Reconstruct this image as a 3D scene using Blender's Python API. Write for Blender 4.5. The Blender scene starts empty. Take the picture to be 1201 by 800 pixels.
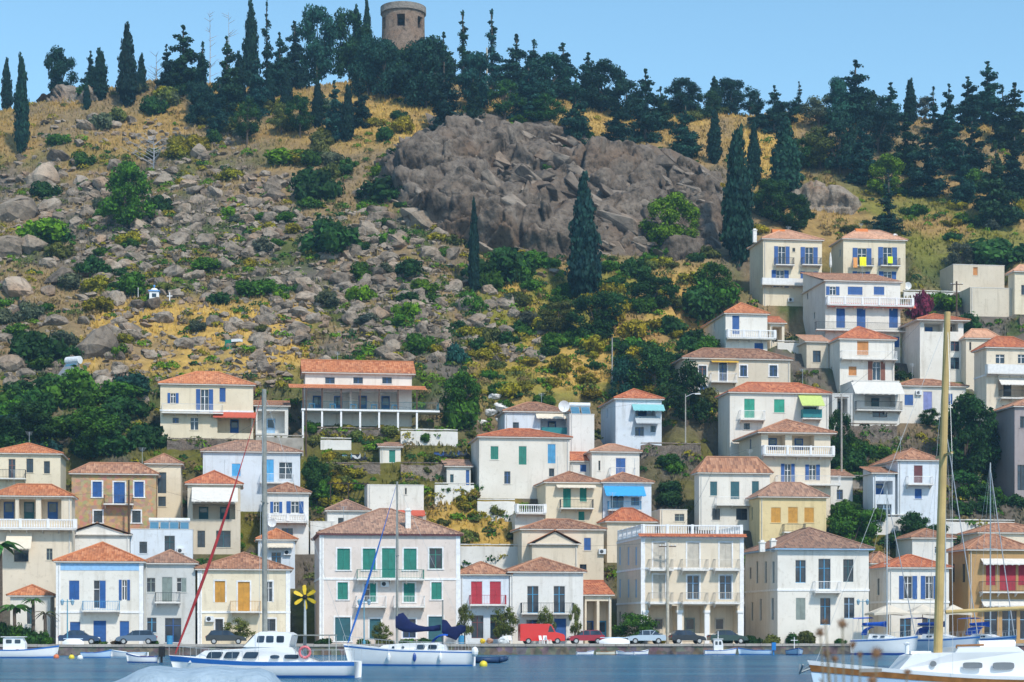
import bpy, bmesh, math, random
import numpy as np
from mathutils import Vector, Matrix, noise as mnoise
R = math.radians
rnd = random.Random(7)
nprng = np.random.RandomState(11)
scene = bpy.context.scene
col = scene.collection
# ------------------------------------------------------------------ camera
F, HZ, CX, CAMZ = 2320.0, 739.0, 600.5, 2.5       # focal length in photo pixels, horizon row, centre column, eye height
cd = bpy.data.cameras.new('camera'); cam = bpy.data.objects.new('camera', cd); col.objects.link(cam)
cam.location = (0, 0, CAMZ); cam.rotation_euler = (R(90), 0, 0)
cd.sensor_width = 36; cd.lens = 36 * F / 1201; cd.shift_y = (HZ - 400) / 1201
cd.clip_start = 0.5; cd.clip_end = 6000
scene.camera = cam
# ------------------------------------------------------------------ light
SUN_EL, SUN_AZ = 48, 150          # azimuth clockwise from +Y: behind the viewer's right shoulder
w = bpy.data.worlds.new('World'); scene.world = w; w.use_nodes = True
nt = w.node_tree; bg = nt.nodes['Background']
sky = nt.nodes.new('ShaderNodeTexSky'); sky.sky_type = 'NISHITA'; sky.sun_disc = False
sky.sun_elevation = R(SUN_EL); sky.sun_rotation = R(SUN_AZ)
sky.air_density = 1.0; sky.dust_density = 0.3; sky.ozone_density = 1.3
hs = nt.nodes.new('ShaderNodeHueSaturation'); hs.inputs['Hue'].default_value = .485; hs.inputs['Saturation'].default_value = 1.12; hs.inputs['Value'].default_value = 1.4
nt.links.new(sky.outputs[0], hs.inputs['Color']); nt.links.new(hs.outputs[0], bg.inputs[0]); bg.inputs[1].default_value = 0.15
sl = bpy.data.lights.new('sun', 'SUN'); sl.energy = 4.0; sl.angle = R(4); sl.color = (1, 0.93, 0.82)
so = bpy.data.objects.new('sun', sl); col.objects.link(so)
sd = Vector((math.sin(R(SUN_AZ)) * math.cos(R(SUN_EL)), math.cos(R(SUN_AZ)) * math.cos(R(SUN_EL)), math.sin(R(SUN_EL))))
so.rotation_euler = sd.to_track_quat('Z', 'Y').to_euler(); so.location = sd * 500
vs = scene.view_settings; vs.view_transform = 'Standard'; vs.look = 'None'; vs.exposure = -0.05; vs.gamma = 1
# ------------------------------------------------------------------ frames
PSI = R(-8); CS, SN = math.cos(PSI), math.sin(PSI)     # the quay runs 8 degrees off the picture plane
def ab(X, Y): return X * CS - Y * SN, X * SN + Y * CS
def XY(a, b): return a * CS + b * SN, -a * SN + b * CS
def at(px, py, Y): return Vector(((px - CX) * Y / F, Y, CAMZ + (HZ - py) * Y / F))
def Yb(px, b): return b / ((px - CX) / F * SN + CS)
# ------------------------------------------------------------------ mesh helper
class MB:
    def __init__(s): s.v = []; s.f = []; s.uv = None
    def add(s, vs, fs):
        o = len(s.v); s.v.extend(vs); s.f.extend([tuple(i + o for i in f) for f in fs]); return s
    def box(s, x0, x1, y0, y1, z0, z1):
        if x0 > x1: x0, x1 = x1, x0
        if y0 > y1: y0, y1 = y1, y0
        if z0 > z1: z0, z1 = z1, z0
        return s.add([(x0,y0,z0),(x1,y0,z0),(x1,y1,z0),(x0,y1,z0),(x0,y0,z1),(x1,y0,z1),(x1,y1,z1),(x0,y1,z1)],
                     [(0,3,2,1),(4,5,6,7),(0,1,5,4),(1,2,6,5),(2,3,7,6),(3,0,4,7)])
    def quad(s, *p): return s.add([tuple(q) for q in p], [tuple(range(len(p)))])
    def tube(s, p0, p1, r0, r1=None, n=6, cap=True):
        r1 = r0 if r1 is None else r1
        p0, p1 = Vector(p0), Vector(p1); d = (p1 - p0)
        if d.length < 1e-6: return s
        d.normalize(); u = d.orthogonal().normalized(); w_ = d.cross(u)
        vs = []
        for p, r in ((p0, r0), (p1, r1)):
            for i in range(n):
                t = 2 * math.pi * i / n
                vs.append(tuple(p + u * (math.cos(t) * r) + w_ * (math.sin(t) * r)))
        fs = [(i, (i + 1) % n, n + (i + 1) % n, n + i) for i in range(n)]
        if cap: fs += [tuple(range(n))[::-1], tuple(range(n, 2 * n))]
        return s.add(vs, fs)
    def path(s, pts, rs, n=6):
        for i in range(len(pts) - 1):
            s.tube(pts[i], pts[i + 1], rs[i] if hasattr(rs, '__len__') else rs, rs[i + 1] if hasattr(rs, '__len__') else rs, n)
        return s
    def lathe(s, prof, c=(0, 0, 0), n=14):
        vs = []; fs = []
        for r, z in prof:
            for i in range(n):
                t = 2 * math.pi * i / n; vs.append((c[0] + r * math.cos(t), c[1] + r * math.sin(t), c[2] + z))
        for k in range(len(prof) - 1):
            for i in range(n):
                j = (i + 1) % n; fs.append((k * n + i, k * n + j, (k + 1) * n + j, (k + 1) * n + i))
        return s.add(vs, fs)
    def loft(s, secs, closed=False, cap=True):
        n = len(secs[0]); vs = [tuple(p) for q in secs for p in q]; fs = []
        m = n if closed else n - 1
        for k in range(len(secs) - 1):
            for i in range(m):
                j = (i + 1) % n; fs.append((k * n + i, k * n + j, (k + 1) * n + j, (k + 1) * n + i))
        if cap: fs += [tuple(range(n)), tuple(range((len(secs) - 1) * n, len(secs) * n))[::-1]]
        return s.add(vs, fs)
    def ball(s, c, r, n=8, m=6):
        rx, ry, rz = r if hasattr(r, '__len__') else (r, r, r)
        o = [(0, -1)] + [(math.cos(-math.pi/2 + math.pi*k/m), math.sin(-math.pi/2 + math.pi*k/m)) for k in range(1, m)] + [(0, 1)]
        vs = []; fs = []
        for q, z in o:
            for i in range(n):
                t = 2*math.pi*i/n; vs.append((c[0] + rx*q*math.cos(t), c[1] + ry*q*math.sin(t), c[2] + rz*z))
        for k in range(m):
            for i in range(n):
                j = (i+1) % n; fs.append((k*n+i, k*n+j, (k+1)*n+j, (k+1)*n+i))
        return s.add(vs, fs)
    def mesh(s, name, mat, smooth=False):
        me = bpy.data.meshes.new(name); me.from_pydata([tuple(v) for v in s.v], [], s.f)
        if s.uv is not None:
            l = me.uv_layers.new(name='UVMap')
            l.data.foreach_set('uv', np.array(s.uv, dtype=np.float32).ravel())
        if mat: me.materials.append(mat)
        if smooth: me.polygons.foreach_set('use_smooth', [True] * len(me.polygons))
        me.update(); return me
    def build(s, name, mat, parent=None, smooth=False):
        return place(name, s.mesh(name, mat, smooth), parent)
def place(name, me, parent=None, loc=None, rz=None, scale=None):
    o = bpy.data.objects.new(name, me); col.objects.link(o)
    if parent: o.parent = parent
    if loc is not None: o.location = loc
    if rz is not None: o.rotation_euler = (0, 0, rz)
    if scale is not None: o.scale = scale
    return o
def tag(o, label=None, cat=None, group=None, kind=None):
    if label: o['label'] = label
    if cat: o['category'] = cat
    if group: o['group'] = group
    if kind: o['kind'] = kind
    return o
def thing(name, label, cat, loc=(0, 0, 0), rz=0, group=None, scale=None):
    o = place(name, None, None, loc, rz, scale); o.empty_display_size = .2
    return tag(o, label, cat, group)
# ------------------------------------------------------------------ materials
MATS = {}
def newmat(name):
    m = bpy.data.materials.new(name); m.use_nodes = True
    t = m.node_tree; p = t.nodes['Principled BSDF']
    return m, t, p
def nd(t, kind, **kw):
    n = t.nodes.new(kind)
    for k, v in kw.items():
        if k in n.inputs: n.inputs[k].default_value = v
        else: setattr(n, k, v)
    return n
def ramp(t, fac, stops):
    r = t.nodes.new('ShaderNodeValToRGB'); e = r.color_ramp.elements
    while len(e) < len(stops): e.new(0.5)
    for i, (p, c) in enumerate(stops):
        e[i].position = p; e[i].color = (*c, 1) if hasattr(c, '__len__') else (c, c, c, 1)
    t.links.new(fac, r.inputs[0]); return r.outputs[0]
def mixc(t, fac, a, b, mode='MIX'):
    m = t.nodes.new('ShaderNodeMix'); m.data_type = 'RGBA'; m.blend_type = mode
    for s, v in ((m.inputs[0], fac), (m.inputs[6], a), (m.inputs[7], b)):
        if isinstance(v, (int, float)): s.default_value = v
        elif isinstance(v, (tuple, list)): s.default_value = (*v, 1)
        else: t.links.new(v, s)
    return m.outputs[2]
def bump(t, p, h, strength=.4, dist=.05):
    b = nd(t, 'ShaderNodeBump', Strength=strength, Distance=dist); t.links.new(h, b.inputs['Height']); t.links.new(b.outputs[0], p.inputs['Normal'])
def coords(t, kind='Object', scale=(1, 1, 1), rand=True):
    tc = t.nodes.new('ShaderNodeTexCoord'); mp = t.nodes.new('ShaderNodeMapping'); mp.inputs['Scale'].default_value = scale
    t.links.new(tc.outputs[kind], mp.inputs[0])
    if rand:
        oi = t.nodes.new('ShaderNodeObjectInfo'); mu = nd(t, 'ShaderNodeMath', operation='MULTIPLY'); mu.inputs[1].default_value = 37.0
        t.links.new(oi.outputs['Random'], mu.inputs[0]); t.links.new(mu.outputs[0], mp.inputs['Location'])
    return mp.outputs[0]
def noise(t, vec, scale, detail=4, rough=.6):
    n = nd(t, 'ShaderNodeTexNoise', Scale=scale, Detail=detail, Roughness=rough); t.links.new(vec, n.inputs[0]); return n.outputs[0]
def plain(name, c, rough=.5, metal=0, var=.12, sc=3.0, spec=.3):
    if name in MATS: return MATS[name]
    m, t, p = newmat(name); v = coords(t)
    n = noise(t, v, sc)
    t.links.new(ramp(t, n, [(.3, tuple(x * (1 - var) for x in c)), (.7, tuple(min(1, x * (1 + var)) for x in c))]), p.inputs['Base Color'])
    p.inputs['Roughness'].default_value = rough; p.inputs['Metallic'].default_value = metal; p.inputs['Specular IOR Level'].default_value = spec
    MATS[name] = m; return m
WALLC = dict(white=(.81,.77,.70), white2=(.77,.75,.71), cream=(.80,.70,.53), blue=(.70,.755,.82), pink=(.77,.67,.61), beige=(.68,.60,.48),
             yellow=(.76,.61,.34), brown=(.50,.31,.14), stone=(.56,.35,.20), grey=(.62,.62,.60), pale=(.78,.68,.54), lilac=(.38,.33,.33))
def wallmat(c):
    k = 'plaster ' + c
    if k in MATS: return MATS[k]
    m, t, p = newmat(k); C = WALLC[c]
    v = coords(t); big = noise(t, v, .35, 3); fine = noise(t, v, 2.2, 5, .7)
    st = noise(t, coords(t, scale=(1.3, 1.3, .14)), 1.0, 4, .65)
    c1 = ramp(t, big, [(.3, tuple(x * .90 for x in C)), (.7, C)])
    c2 = mixc(t, ramp(t, st, [(.54, 0.0), (.76, .62)]), c1, tuple(x * y for x, y in zip(C, (.52, .49, .44))))
    c3 = mixc(t, ramp(t, fine, [(.55, 0.0), (.72, .55)]), c2, tuple(x * y for x, y in zip(C, (.62, .59, .55))))
    n4 = noise(t, v, .16, 2); c3 = mixc(t, ramp(t, n4, [(.45, 0.0), (.7, .5)]), c3, tuple(x * y for x, y in zip(C, (.80, .77, .72))))
    if c == 'stone':
        vo = nd(t, 'ShaderNodeTexVoronoi', Scale=2.6); t.links.new(v, vo.inputs[0])
        c3 = mixc(t, .55, c3, mixc(t, 1.0, vo.outputs['Color'], C, 'MULTIPLY'))
        c3 = mixc(t, .35, c3, (.62, .42, .24))
    t.links.new(c3, p.inputs['Base Color']); p.inputs['Roughness'].default_value = .85; p.inputs['Specular IOR Level'].default_value = .2
    bump(t, p, fine, .35, .04); MATS[k] = m; return m
PAINT = dict(b=(.008,.092,.32), n=(.22,.075,.045), g=(.0,.20,.15), G=(.0,.30,.20), r=(.42,.012,.035), y=(.58,.28,.03), c=(.06,.38,.72), t=(.008,.10,.13),
             w=(.78,.78,.78), k=(.02,.03,.04), e=(.55,.50,.42), l=(.30,.50,.72), o=(.55,.22,.05), p=(.22,.26,.55), a=(.22,.27,.25), m=(.12,.02,.03), s=(.05,.30,.55))
def paint(c):
    k = 'painted wood ' + c
    if k in MATS: return MATS[k]
    m, t, p = newmat(k); C = PAINT[c]
    v = coords(t); n = noise(t, v, 1.5, 4)
    base = ramp(t, n, [(.3, tuple(x * .78 for x in C)), (.7, tuple(min(1, x * 1.15) for x in C))])
    wv = nd(t, 'ShaderNodeTexWave', Scale=3.2, Distortion=0.0); wv.bands_direction = 'Z'; t.links.new(coords(t, rand=False), wv.inputs[0])
    t.links.new(base, p.inputs['Base Color']); p.inputs['Roughness'].default_value = .55
    bump(t, p, wv.outputs[0], .5, .03); MATS[k] = m; return m
def glassmat():
    if 'glass' in MATS: return MATS['glass']
    m, t, p = newmat('glass'); v = coords(t); n = noise(t, v, .8, 2)
    t.links.new(ramp(t, n, [(.3, (.008, .014, .025)), (.7, (.035, .06, .095))]), p.inputs['Base Color'])
    p.inputs['Roughness'].default_value = .08; p.inputs['Specular IOR Level'].default_value = .6
    MATS['glass'] = m; return m
TILE = dict(o=((.54,.19,.08), (.66,.28,.14), (.38,.12,.055)), r=((.46,.14,.065), (.58,.22,.11), (.31,.09,.05)), b=((.34,.185,.125), (.46,.27,.18), (.20,.12,.09)),
            p=((.60,.31,.19), (.68,.38,.24), (.47,.24,.15)), m=((.40,.185,.105), (.54,.29,.18), (.22,.105,.07)))
def tilemat(c):
    k = 'clay roof tile ' + c
    if k in MATS: return MATS[k]
    m, t, p = newmat(k); A, B, D = TILE[c]
    tc = t.nodes.new('ShaderNodeTexCoord'); mu = nd(t, 'ShaderNodeVectorMath', operation='MULTIPLY'); mu.inputs[1].default_value = (1/.28, 1/.42, 1)
    t.links.new(tc.outputs['UV'], mu.inputs[0]); fl = nd(t, 'ShaderNodeVectorMath', operation='FLOOR'); t.links.new(mu.outputs[0], fl.inputs[0])
    wn = t.nodes.new('ShaderNodeTexWhiteNoise'); wn.noise_dimensions = '3D'; t.links.new(fl.outputs[0], wn.inputs[0])
    pt = ramp(t, wn.outputs[0], [(.0, D), (.45, A), (1.0, B)])
    v = coords(t); n1 = noise(t, v, .5, 4); n2 = noise(t, v, 3.0, 4)
    c1 = mixc(t, ramp(t, n1, [(.45, 0.0), (.72, .6)]), pt, tuple(x * .55 + .04 for x in A))
    c2 = mixc(t, ramp(t, n2, [(.6, 0.0), (.75, .5)]), c1, (.16, .13, .10))
    oi = t.nodes.new('ShaderNodeObjectInfo'); c2 = mixc(t, 1.0, c2, ramp(t, oi.outputs['Random'], [(0, (.74,.80,.86)), (.5, (1,1,1)), (1, (1.12,1.2,1.25))]), 'MULTIPLY')
    n5 = noise(t, v, 7.0, 3); c2 = mixc(t, ramp(t, n5, [(.6, 0.0), (.72, .45)]), c2, (.42,.36,.28))
    t.links.new(c2, p.inputs['Base Color']); p.inputs['Roughness'].default_value = .85; p.inputs['Specular IOR Level'].default_value = .2
    sx = t.nodes.new('ShaderNodeSeparateXYZ'); t.links.new(mu.outputs[0], sx.inputs[0])
    fr = nd(t, 'ShaderNodeMath', operation='FRACT'); t.links.new(sx.outputs[1], fr.inputs[0]); bump(t, p, fr.outputs[0], .6, .05)
    MATS[k] = m; return m
def rockmat(k='rock', A=(.27,.225,.18), B=(.43,.375,.315), D=(.08,.07,.06), W=(.33,.21,.13), sc=.55):
    if k in MATS: return MATS[k]
    m, t, p = newmat(k); v = coords(t); n = noise(t, v, sc, 6, .65); n2 = noise(t, v, sc * 5, 5, .7); n3 = noise(t, v, sc * .35, 3)
    c1 = ramp(t, n, [(.30, D), (.45, A), (.72, B)])
    c2 = mixc(t, ramp(t, n3, [(.5, 0.0), (.68, .65)]), c1, W)
    c3 = mixc(t, ramp(t, n2, [(.38, .55), (.5, 0.0)]), c2, D)
    oi = t.nodes.new('ShaderNodeObjectInfo'); c3 = mixc(t, 1.0, c3, ramp(t, oi.outputs['Random'], [(0, (.70,.68,.66)), (1, (1.25,1.22,1.18))]), 'MULTIPLY')
    t.links.new(c3, p.inputs['Base Color']); p.inputs['Roughness'].default_value = .95; p.inputs['Specular IOR Level'].default_value = .1
    ad = nd(t, 'ShaderNodeMath', operation='ADD'); t.links.new(n, ad.inputs[0]); t.links.new(n2, ad.inputs[1])
    bump(t, p, ad.outputs[0], .9, .35); MATS[k] = m; return m
def leafmat():
    if 'foliage' in MATS: return MATS['foliage']
    m, t, p = newmat('foliage'); oi = t.nodes.new('ShaderNodeObjectInfo'); ge = t.nodes.new('ShaderNodeNewGeometry')
    v = coords(t); n = noise(t, v, .55, 3)
    f = ramp(t, ge.outputs['Random Per Island'], [(0, .40), (1, 1.6)])
    c1 = mixc(t, 1.0, oi.outputs['Color'], f, 'MULTIPLY')
    c2 = mixc(t, 1.0, c1, ramp(t, n, [(.3, (.72, .80, .88)), (.7, (1.3, 1.2, .9))]), 'MULTIPLY')
    t.links.new(c2, p.inputs['Base Color']); p.inputs['Roughness'].default_value = .75; p.inputs['Specular IOR Level'].default_value = .18
    tr = t.nodes.new('ShaderNodeBsdfTranslucent'); t.links.new(c2, tr.inputs[0]); mx = t.nodes.new('ShaderNodeMixShader'); mx.inputs[0].default_value = .22
    out = t.nodes['Material Output']; t.links.new(p.outputs[0], mx.inputs[1]); t.links.new(tr.outputs[0], mx.inputs[2]); t.links.new(mx.outputs[0], out.inputs[0])
    MATS['foliage'] = m; return m
def barkmat(): return plain('bark', (.11, .085, .065), .9, var=.4, sc=6)
cd.dof.use_dof = True; cd.dof.focus_distance = 215; cd.dof.aperture_fstop = 5.6
# ------------------------------------------------------------------ terrain shape
def vnoise(x, y, seed=0):
    xi = np.floor(x).astype(np.int64); yi = np.floor(y).astype(np.int64); fx = x - xi; fy = y - yi
    fx = fx * fx * (3 - 2 * fx); fy = fy * fy * (3 - 2 * fy)
    def h(i, j):
        n = (i * 374761393 + j * 668265263 + seed * 144665) & 0x7fffffff
        n = ((n ^ (n >> 13)) * 1274126177) & 0x7fffffff
        return ((n ^ (n >> 16)) & 0xffff) / 32767.5 - 1
    return (h(xi, yi) * (1 - fx) + h(xi + 1, yi) * fx) * (1 - fy) + (h(xi, yi + 1) * (1 - fx) + h(xi + 1, yi + 1) * fx) * fy
def fbm(x, y, sc, oct=4, seed=0):
    s = 0; amp = 1
    for k in range(oct):
        s = s + amp * vnoise(x / sc, y / sc, seed + k * 17); sc *= .5; amp *= .5
    return s
RPX = [-500, -200, 0, 110, 200, 300, 470, 600, 740, 860, 940, 1060, 1200, 1400, 1800]
RPY = [330, 190, 116, 101, 97, 92, 72, 92, 112, 128, 132, 140, 142, 190, 330]
QB, SB = 198.0, 221.0           # quay edge and foot of the slope
def zt(X, Y):
    X = np.asarray(X, float); Y = np.asarray(Y, float)
    px = CX + F * X / Y; b = X * SN + Y * CS
    zR = CAMZ + (HZ - np.interp(px, RPX, RPY)) / F * 380
    bR = (X / Y * 380) * SN + 380 * CS
    k = (zR - 1.3) / (bR - SB); s = b - bR
    rnd_ = 10.0
    z = zR + 1.5 + k * (s - np.sqrt(s * s + rnd_ * rnd_)) / 2 * 1.0 - .12 * np.maximum(s - 4, 0)
    lo = np.clip((b - SB) / 10, 0, 1)
    rough = 2.0 * fbm(X, Y, 34, 3, 3) + .55 * fbm(X, Y, 7, 3, 9)
    # benches and the crag below the crest
    z = z + lo * np.clip((b - 236) / 40, .12, 1) * rough
    return np.where(b < SB, 1.3 * np.clip((b - SB + 6) / 6, 0, 1), np.maximum(z, 1.3))
_Ys = np.arange(203, 432, .2)
def hit(px, py, fn=None):
    fn = fn or zt
    u = (px - CX) / F; Y = _Ys; z = fn(u * Y, Y); zr = CAMZ + (HZ - py) * Y / F
    k = np.nonzero((z >= zr) & (u * Y * SN + Y * CS > SB))[0]
    if len(k) == 0: return None
    Yh = float(Y[k[0]]); return Vector((u * Yh, Yh, float(CAMZ + (HZ - py) * Yh / F)))
# ------------------------------------------------------------------ houses: where they stand
HOUSES = []
def H(label, xa, xb, eave, base, roof, wall='white', xl=None, d=9.0, b=None, wins='', sw='', balc='', awn='', trim=None, courses='', cornice=None,
      quoin=None, chim='', ac='', name='house', roofs='', cat='house', ov=.35, group=None, tb=None):
    HOUSES.append(dict(label=label, xa=xa, xb=xb, eave=eave, base=base, roof=roof, wall=wall, xl=xl, d=d, b=b, wins=wins, sw=sw, balc=balc, awn=awn,
        trim=trim, courses=courses, cornice=cornice, quoin=quoin, chim=chim, ac=ac, name=name, roofs=roofs, cat=cat, ov=ov, group=group, tb=tb))
PADS = []
def locate(h):
    xm = (h['xa'] + h['xb']) / 2
    if h['b'] is not None:
        b = h['b']; Ym = Yb(xm, b); z = 1.05 if b < SB - 1 else None
        if z is None:
            p = at(xm, h['base'], Ym); z = p.z
    else:
        p = hit(xm, h['base']); Xm, Ym = p.x, p.y; z = p.z; b = ab(Xm, Ym)[1]
    def a_at(px): 
        Y = Yb(px, b); return ab((px - CX) * Y / F, Y)[0]
    h['bb'] = b; h['z'] = z; h['a0'] = a_at(h['xa']); h['a1'] = a_at(h['xb'])
    if h['xl'] is not None:                     # depth from the width of the side wall in view
        Y = Yb(h['xa'], b); s = F / Y; th = -PSI + math.atan((h['xa'] - CX) / F)
        h['d'] = max(4.5, min(13.5, (h['xa'] - h['xl']) / s / max(.06, math.sin(th))))
# ------------------------------------------------------------------ house builder
def tokens(s): return [[q if i == len(t.split(',')) - 1 and not q.lstrip('-').replace('.', '').isdigit() else float(q) for i, q in enumerate(t.split(','))] for t in s.split()]
def wall_with_holes(mb, mp, s0, s1, z0, z1, holes, back):
    xs = sorted({s0, s1} | {min(max(v, s0), s1) for h in holes for v in h[:2]}); zs = sorted({z0, z1} | {min(max(v, z0), z1) for h in holes for v in h[2:4]})
    for i in range(len(xs) - 1):
        k = 0
        while k < len(zs) - 1:
            cx = (xs[i] + xs[i+1]) / 2
            def inside(kk): 
                cz = (zs[kk] + zs[kk+1]) / 2
                return any(h[0] < cx < h[1] and h[2] < cz < h[3] for h in holes)
            if inside(k): k += 1; continue
            e = k
            while e + 1 < len(zs) - 1 and not inside(e + 1): e += 1
            mb.quad(mp(xs[i], 0, zs[k]), mp(xs[i+1], 0, zs[k]), mp(xs[i+1], 0, zs[e+1]), mp(xs[i], 0, zs[e+1])); k = e + 1
    for (a, b, c, d, dep, bk) in holes:
        mb.quad(mp(a,0,c), mp(a,dep,c), mp(a,dep,d), mp(a,0,d)); mb.quad(mp(b,0,c), mp(b,0,d), mp(b,dep,d), mp(b,dep,c))
        mb.quad(mp(a,0,c), mp(b,0,c), mp(b,dep,c), mp(a,dep,c)); mb.quad(mp(a,0,d), mp(a,dep,d), mp(b,dep,d), mp(b,0,d))
        if bk: mb.quad(mp(a,dep,c), mp(b,dep,c), mp(b,dep,d), mp(a,dep,d))
def mbox(mb, mp, s0, s1, d0, d1, z0, z1):
    c = [mp(s, d, z) for z in (z0, z1) for s, d in ((s0,d0),(s1,d0),(s1,d1),(s0,d1))]
    mb.add(c, [(0,3,2,1),(4,5,6,7),(0,1,5,4),(1,2,6,5),(2,3,7,6),(3,0,4,7)])
def leaf(par, mp, c, s0, s1, d0, z0, z1, nm='shutter'):
    mb = MB(); t = .07; mbox(mb, mp, s0 + .01, s1 - .01, d0 + .015, d0 + .04, z0 + .01, z1 - .01)
    for q in ((s0, s0 + t, z0, z1), (s1 - t, s1, z0, z1), (s0 + t, s1 - t, z0, z0 + .12), (s0 + t, s1 - t, z1 - .09, z1), (s0 + t, s1 - t, (z0+z1)/2 - .05, (z0+z1)/2 + .05)):
        mbox(mb, mp, q[0], q[1], d0, d0 + .05, q[2], q[3])
    if z1 - z0 > .9:
        n = int((z1 - z0) / .16)
        for i in range(1, n):
            zz = z0 + (z1 - z0) * i / n; mbox(mb, mp, s0 + t, s1 - t, d0 + .004, d0 + .03, zz - .03, zz + .03)
    return mb.build(nm, paint(c), par)
def glazing(par, mp, fc, s0, s1, z0, z1, dep):
    mb = MB(); t = .06
    for q in ((s0, s0+t, z0, z1), (s1-t, s1, z0, z1), (s0+t, s1-t, z0, z0+t), (s0+t, s1-t, z1-t, z1)): mbox(mb, mp, q[0], q[1], dep - .09, dep - .01, q[2], q[3])
    m = (s0+s1)/2; mbox(mb, mp, m-.045, m+.045, dep - .10, dep - .02, z0+t, z1-t)
    zz = z0 + (z1-z0)*.68; mbox(mb, mp, s0+t, s1-t, dep - .085, dep - .03, zz-.03, zz+.03)
    mb.build('frame', paint(fc), par)
    for k, (q0, q1) in enumerate(((s0+t, m-.045), (m+.045, s1-t))):
        g = MB(); g.quad(mp(q0, dep-.045, z0+t), mp(q1, dep-.045, z0+t), mp(q1, dep-.045, z1-t), mp(q0, dep-.045, z1-t)); g.build('pane', glassmat(), par)
def opening(root, mp, w, wallm, trim, holes):
    s0, s1, z0, z1, ty = w; c = ty[1] if len(ty) > 1 else 'b'; T = ty[0]
    isdoor = (z1 - z0) > 1.75 * (s1 - s0) and (z1 - z0) > 1.9
    nm = 'door' if isdoor else 'window'
    o0, o1 = s0, s1
    if T == 'O':
        q = (s1 - s0) * .26; o0, o1 = s0 + q, s1 - q
    dep = .22
    if T == 'K': dep = 2.0
    holes.append((o0, o1, z0, z1, dep, T in 'KD'))
    if T == 'K':
        # a real recess: balcony door and a window on its back wall
        f = MB(); zz = min(z1 - .25, z0 + 2.1); n = max(1, int((o1 - o0) / 2.4))
        for i in range(n):
            cx = o0 + (o1 - o0) * (i + .5) / n; f2 = MB(); mbox(f2, mp, cx - .55, cx + .55, dep - .08, dep - .01, z0 + .02, zz)
            dd = f2.build('door', paint(c), root)
            g = MB(); mbox(g, mp, cx - .4, cx + .4, dep - .10, dep - .082, z0 + .9, zz - .15); g.build('pane', glassmat(), dd)
        return
    if trim:
        mb = MB(); t = .16
        for q in ((o0-t, o0, z0, z1+t), (o1, o1+t, z0, z1+t), (o0, o1, z1, z1+t)): mbox(mb, mp, q[0], q[1], -.035, .02, q[2], q[3])
        if not isdoor: mbox(mb, mp, o0-t-.06, o1+t+.06, -.09, .02, z0-.12, z0)
    else:
        mb = MB(); t = .05
        for q in ((o0, o0+t, z0, z1), (o1-t, o1, z0, z1), (o0+t, o1-t, z1-t, z1)): mbox(mb, mp, q[0], q[1], .02, .16, q[2], q[3])
        if not isdoor: mbox(mb, mp, o0-.06, o1+.06, -.06, .16, z0-.07, z0+.012)
    win = mb.build(nm, paint('w') if trim else wallm, root)
    m = (o0 + o1) / 2
    if T == 'S': leaf(win, mp, c, o0+.005, m-.008, .05, z0+.015, z1-.005); leaf(win, mp, c, m+.008, o1-.005, .05, z0+.015, z1-.005)
    elif T == 'O':
        glazing(win, mp, 'w', o0, o1, z0, z1, dep); leaf(win, mp, c, s0, o0-.01, -.055, z0, z1); leaf(win, mp, c, o1+.01, s1, -.055, z0, z1)
    elif T == 'H':
        glazing(win, mp, 'w', o0, o1, z0, z1, dep); leaf(win, mp, c, m+.008, o1-.005, .03, z0+.015, z1-.005)
    elif T == 'G': glazing(win, mp, c, o0, o1, z0, z1, dep)
    elif T == 'D': leaf(win, mp, c, o0+.005, o1-.005, .08, z0+.015, z1-.005, 'door_leaf')
def railing(root, s0, s1, y0, z, hgt, style, y1=0.0, nm='railing', colr='k'):
    """rail round three sides of a balcony: front at y0 (outside, negative), back to y1"""
    mb = MB(); segs = [((s0, y0), (s1, y0)), ((s0, y0), (s0, y1)), ((s1, y0), (s1, y1))]
    for (p, q) in segs:
        L = math.hypot(q[0]-p[0], q[1]-p[1]); 
        if L < .1: continue
        dx, dy = (q[0]-p[0])/L, (q[1]-p[1])/L
        def bx(t0, t1, hw, z0, z1):
            xs = [p[0]+dx*t0, p[0]+dx*t1]; ys = [p[1]+dy*t0, p[1]+dy*t1]
            mb.box(min(xs)-hw*abs(dy), max(xs)+hw*abs(dy), min(ys)-hw*abs(dx), max(ys)+hw*abs(dx), z0, z1)
        if style == 'i':
            bx(0, L, .025, z+hgt-.045, z+hgt); bx(0, L, .018, z+.10, z+.13)
            n = max(2, int(L/.16))
            for i in range(n+1): bx(max(0, L*i/n-.011), min(L, L*i/n+.011), .011, z+.005, z+hgt-.045)
        elif style == 'B':
            bx(0, L, .10, z+hgt-.14, z+hgt); bx(0, L, .09, z, z+.12); n = max(2, int(L/.27))
            for i in range(n):
                t = L*(i+.5)/n; pr = [(.045,.12),(.075,.12+.25*(hgt-.26)),(.035,.12+.6*(hgt-.26)),(.06,hgt-.14)]
                mb.lathe(pr, (p[0]+dx*t, p[1]+dy*t, z), 6)
            k = max(1, round(L/2.6))
            for i in range(k+1):
                t = min(max(L*i/k, .13), L-.13); bx(t-.13, t+.13, .13, z+.002, z+hgt+.05)
        elif style == 'S': bx(0, L, .06, z, z+hgt)
        elif style == 'g':
            bx(0, L, .012, z+.06, z+hgt-.05); bx(0, L, .03, z+hgt-.05, z+hgt)
    m = {'i': paint(colr), 'B': plain('white balustrade', (.82,.82,.82), .7, var=.06), 'S': plain('white parapet', (.78,.77,.75), .8, var=.1), 'g': plain('teal screen', (.03,.22,.24), .6)}[style]
    return mb.build(nm, m, root)
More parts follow.
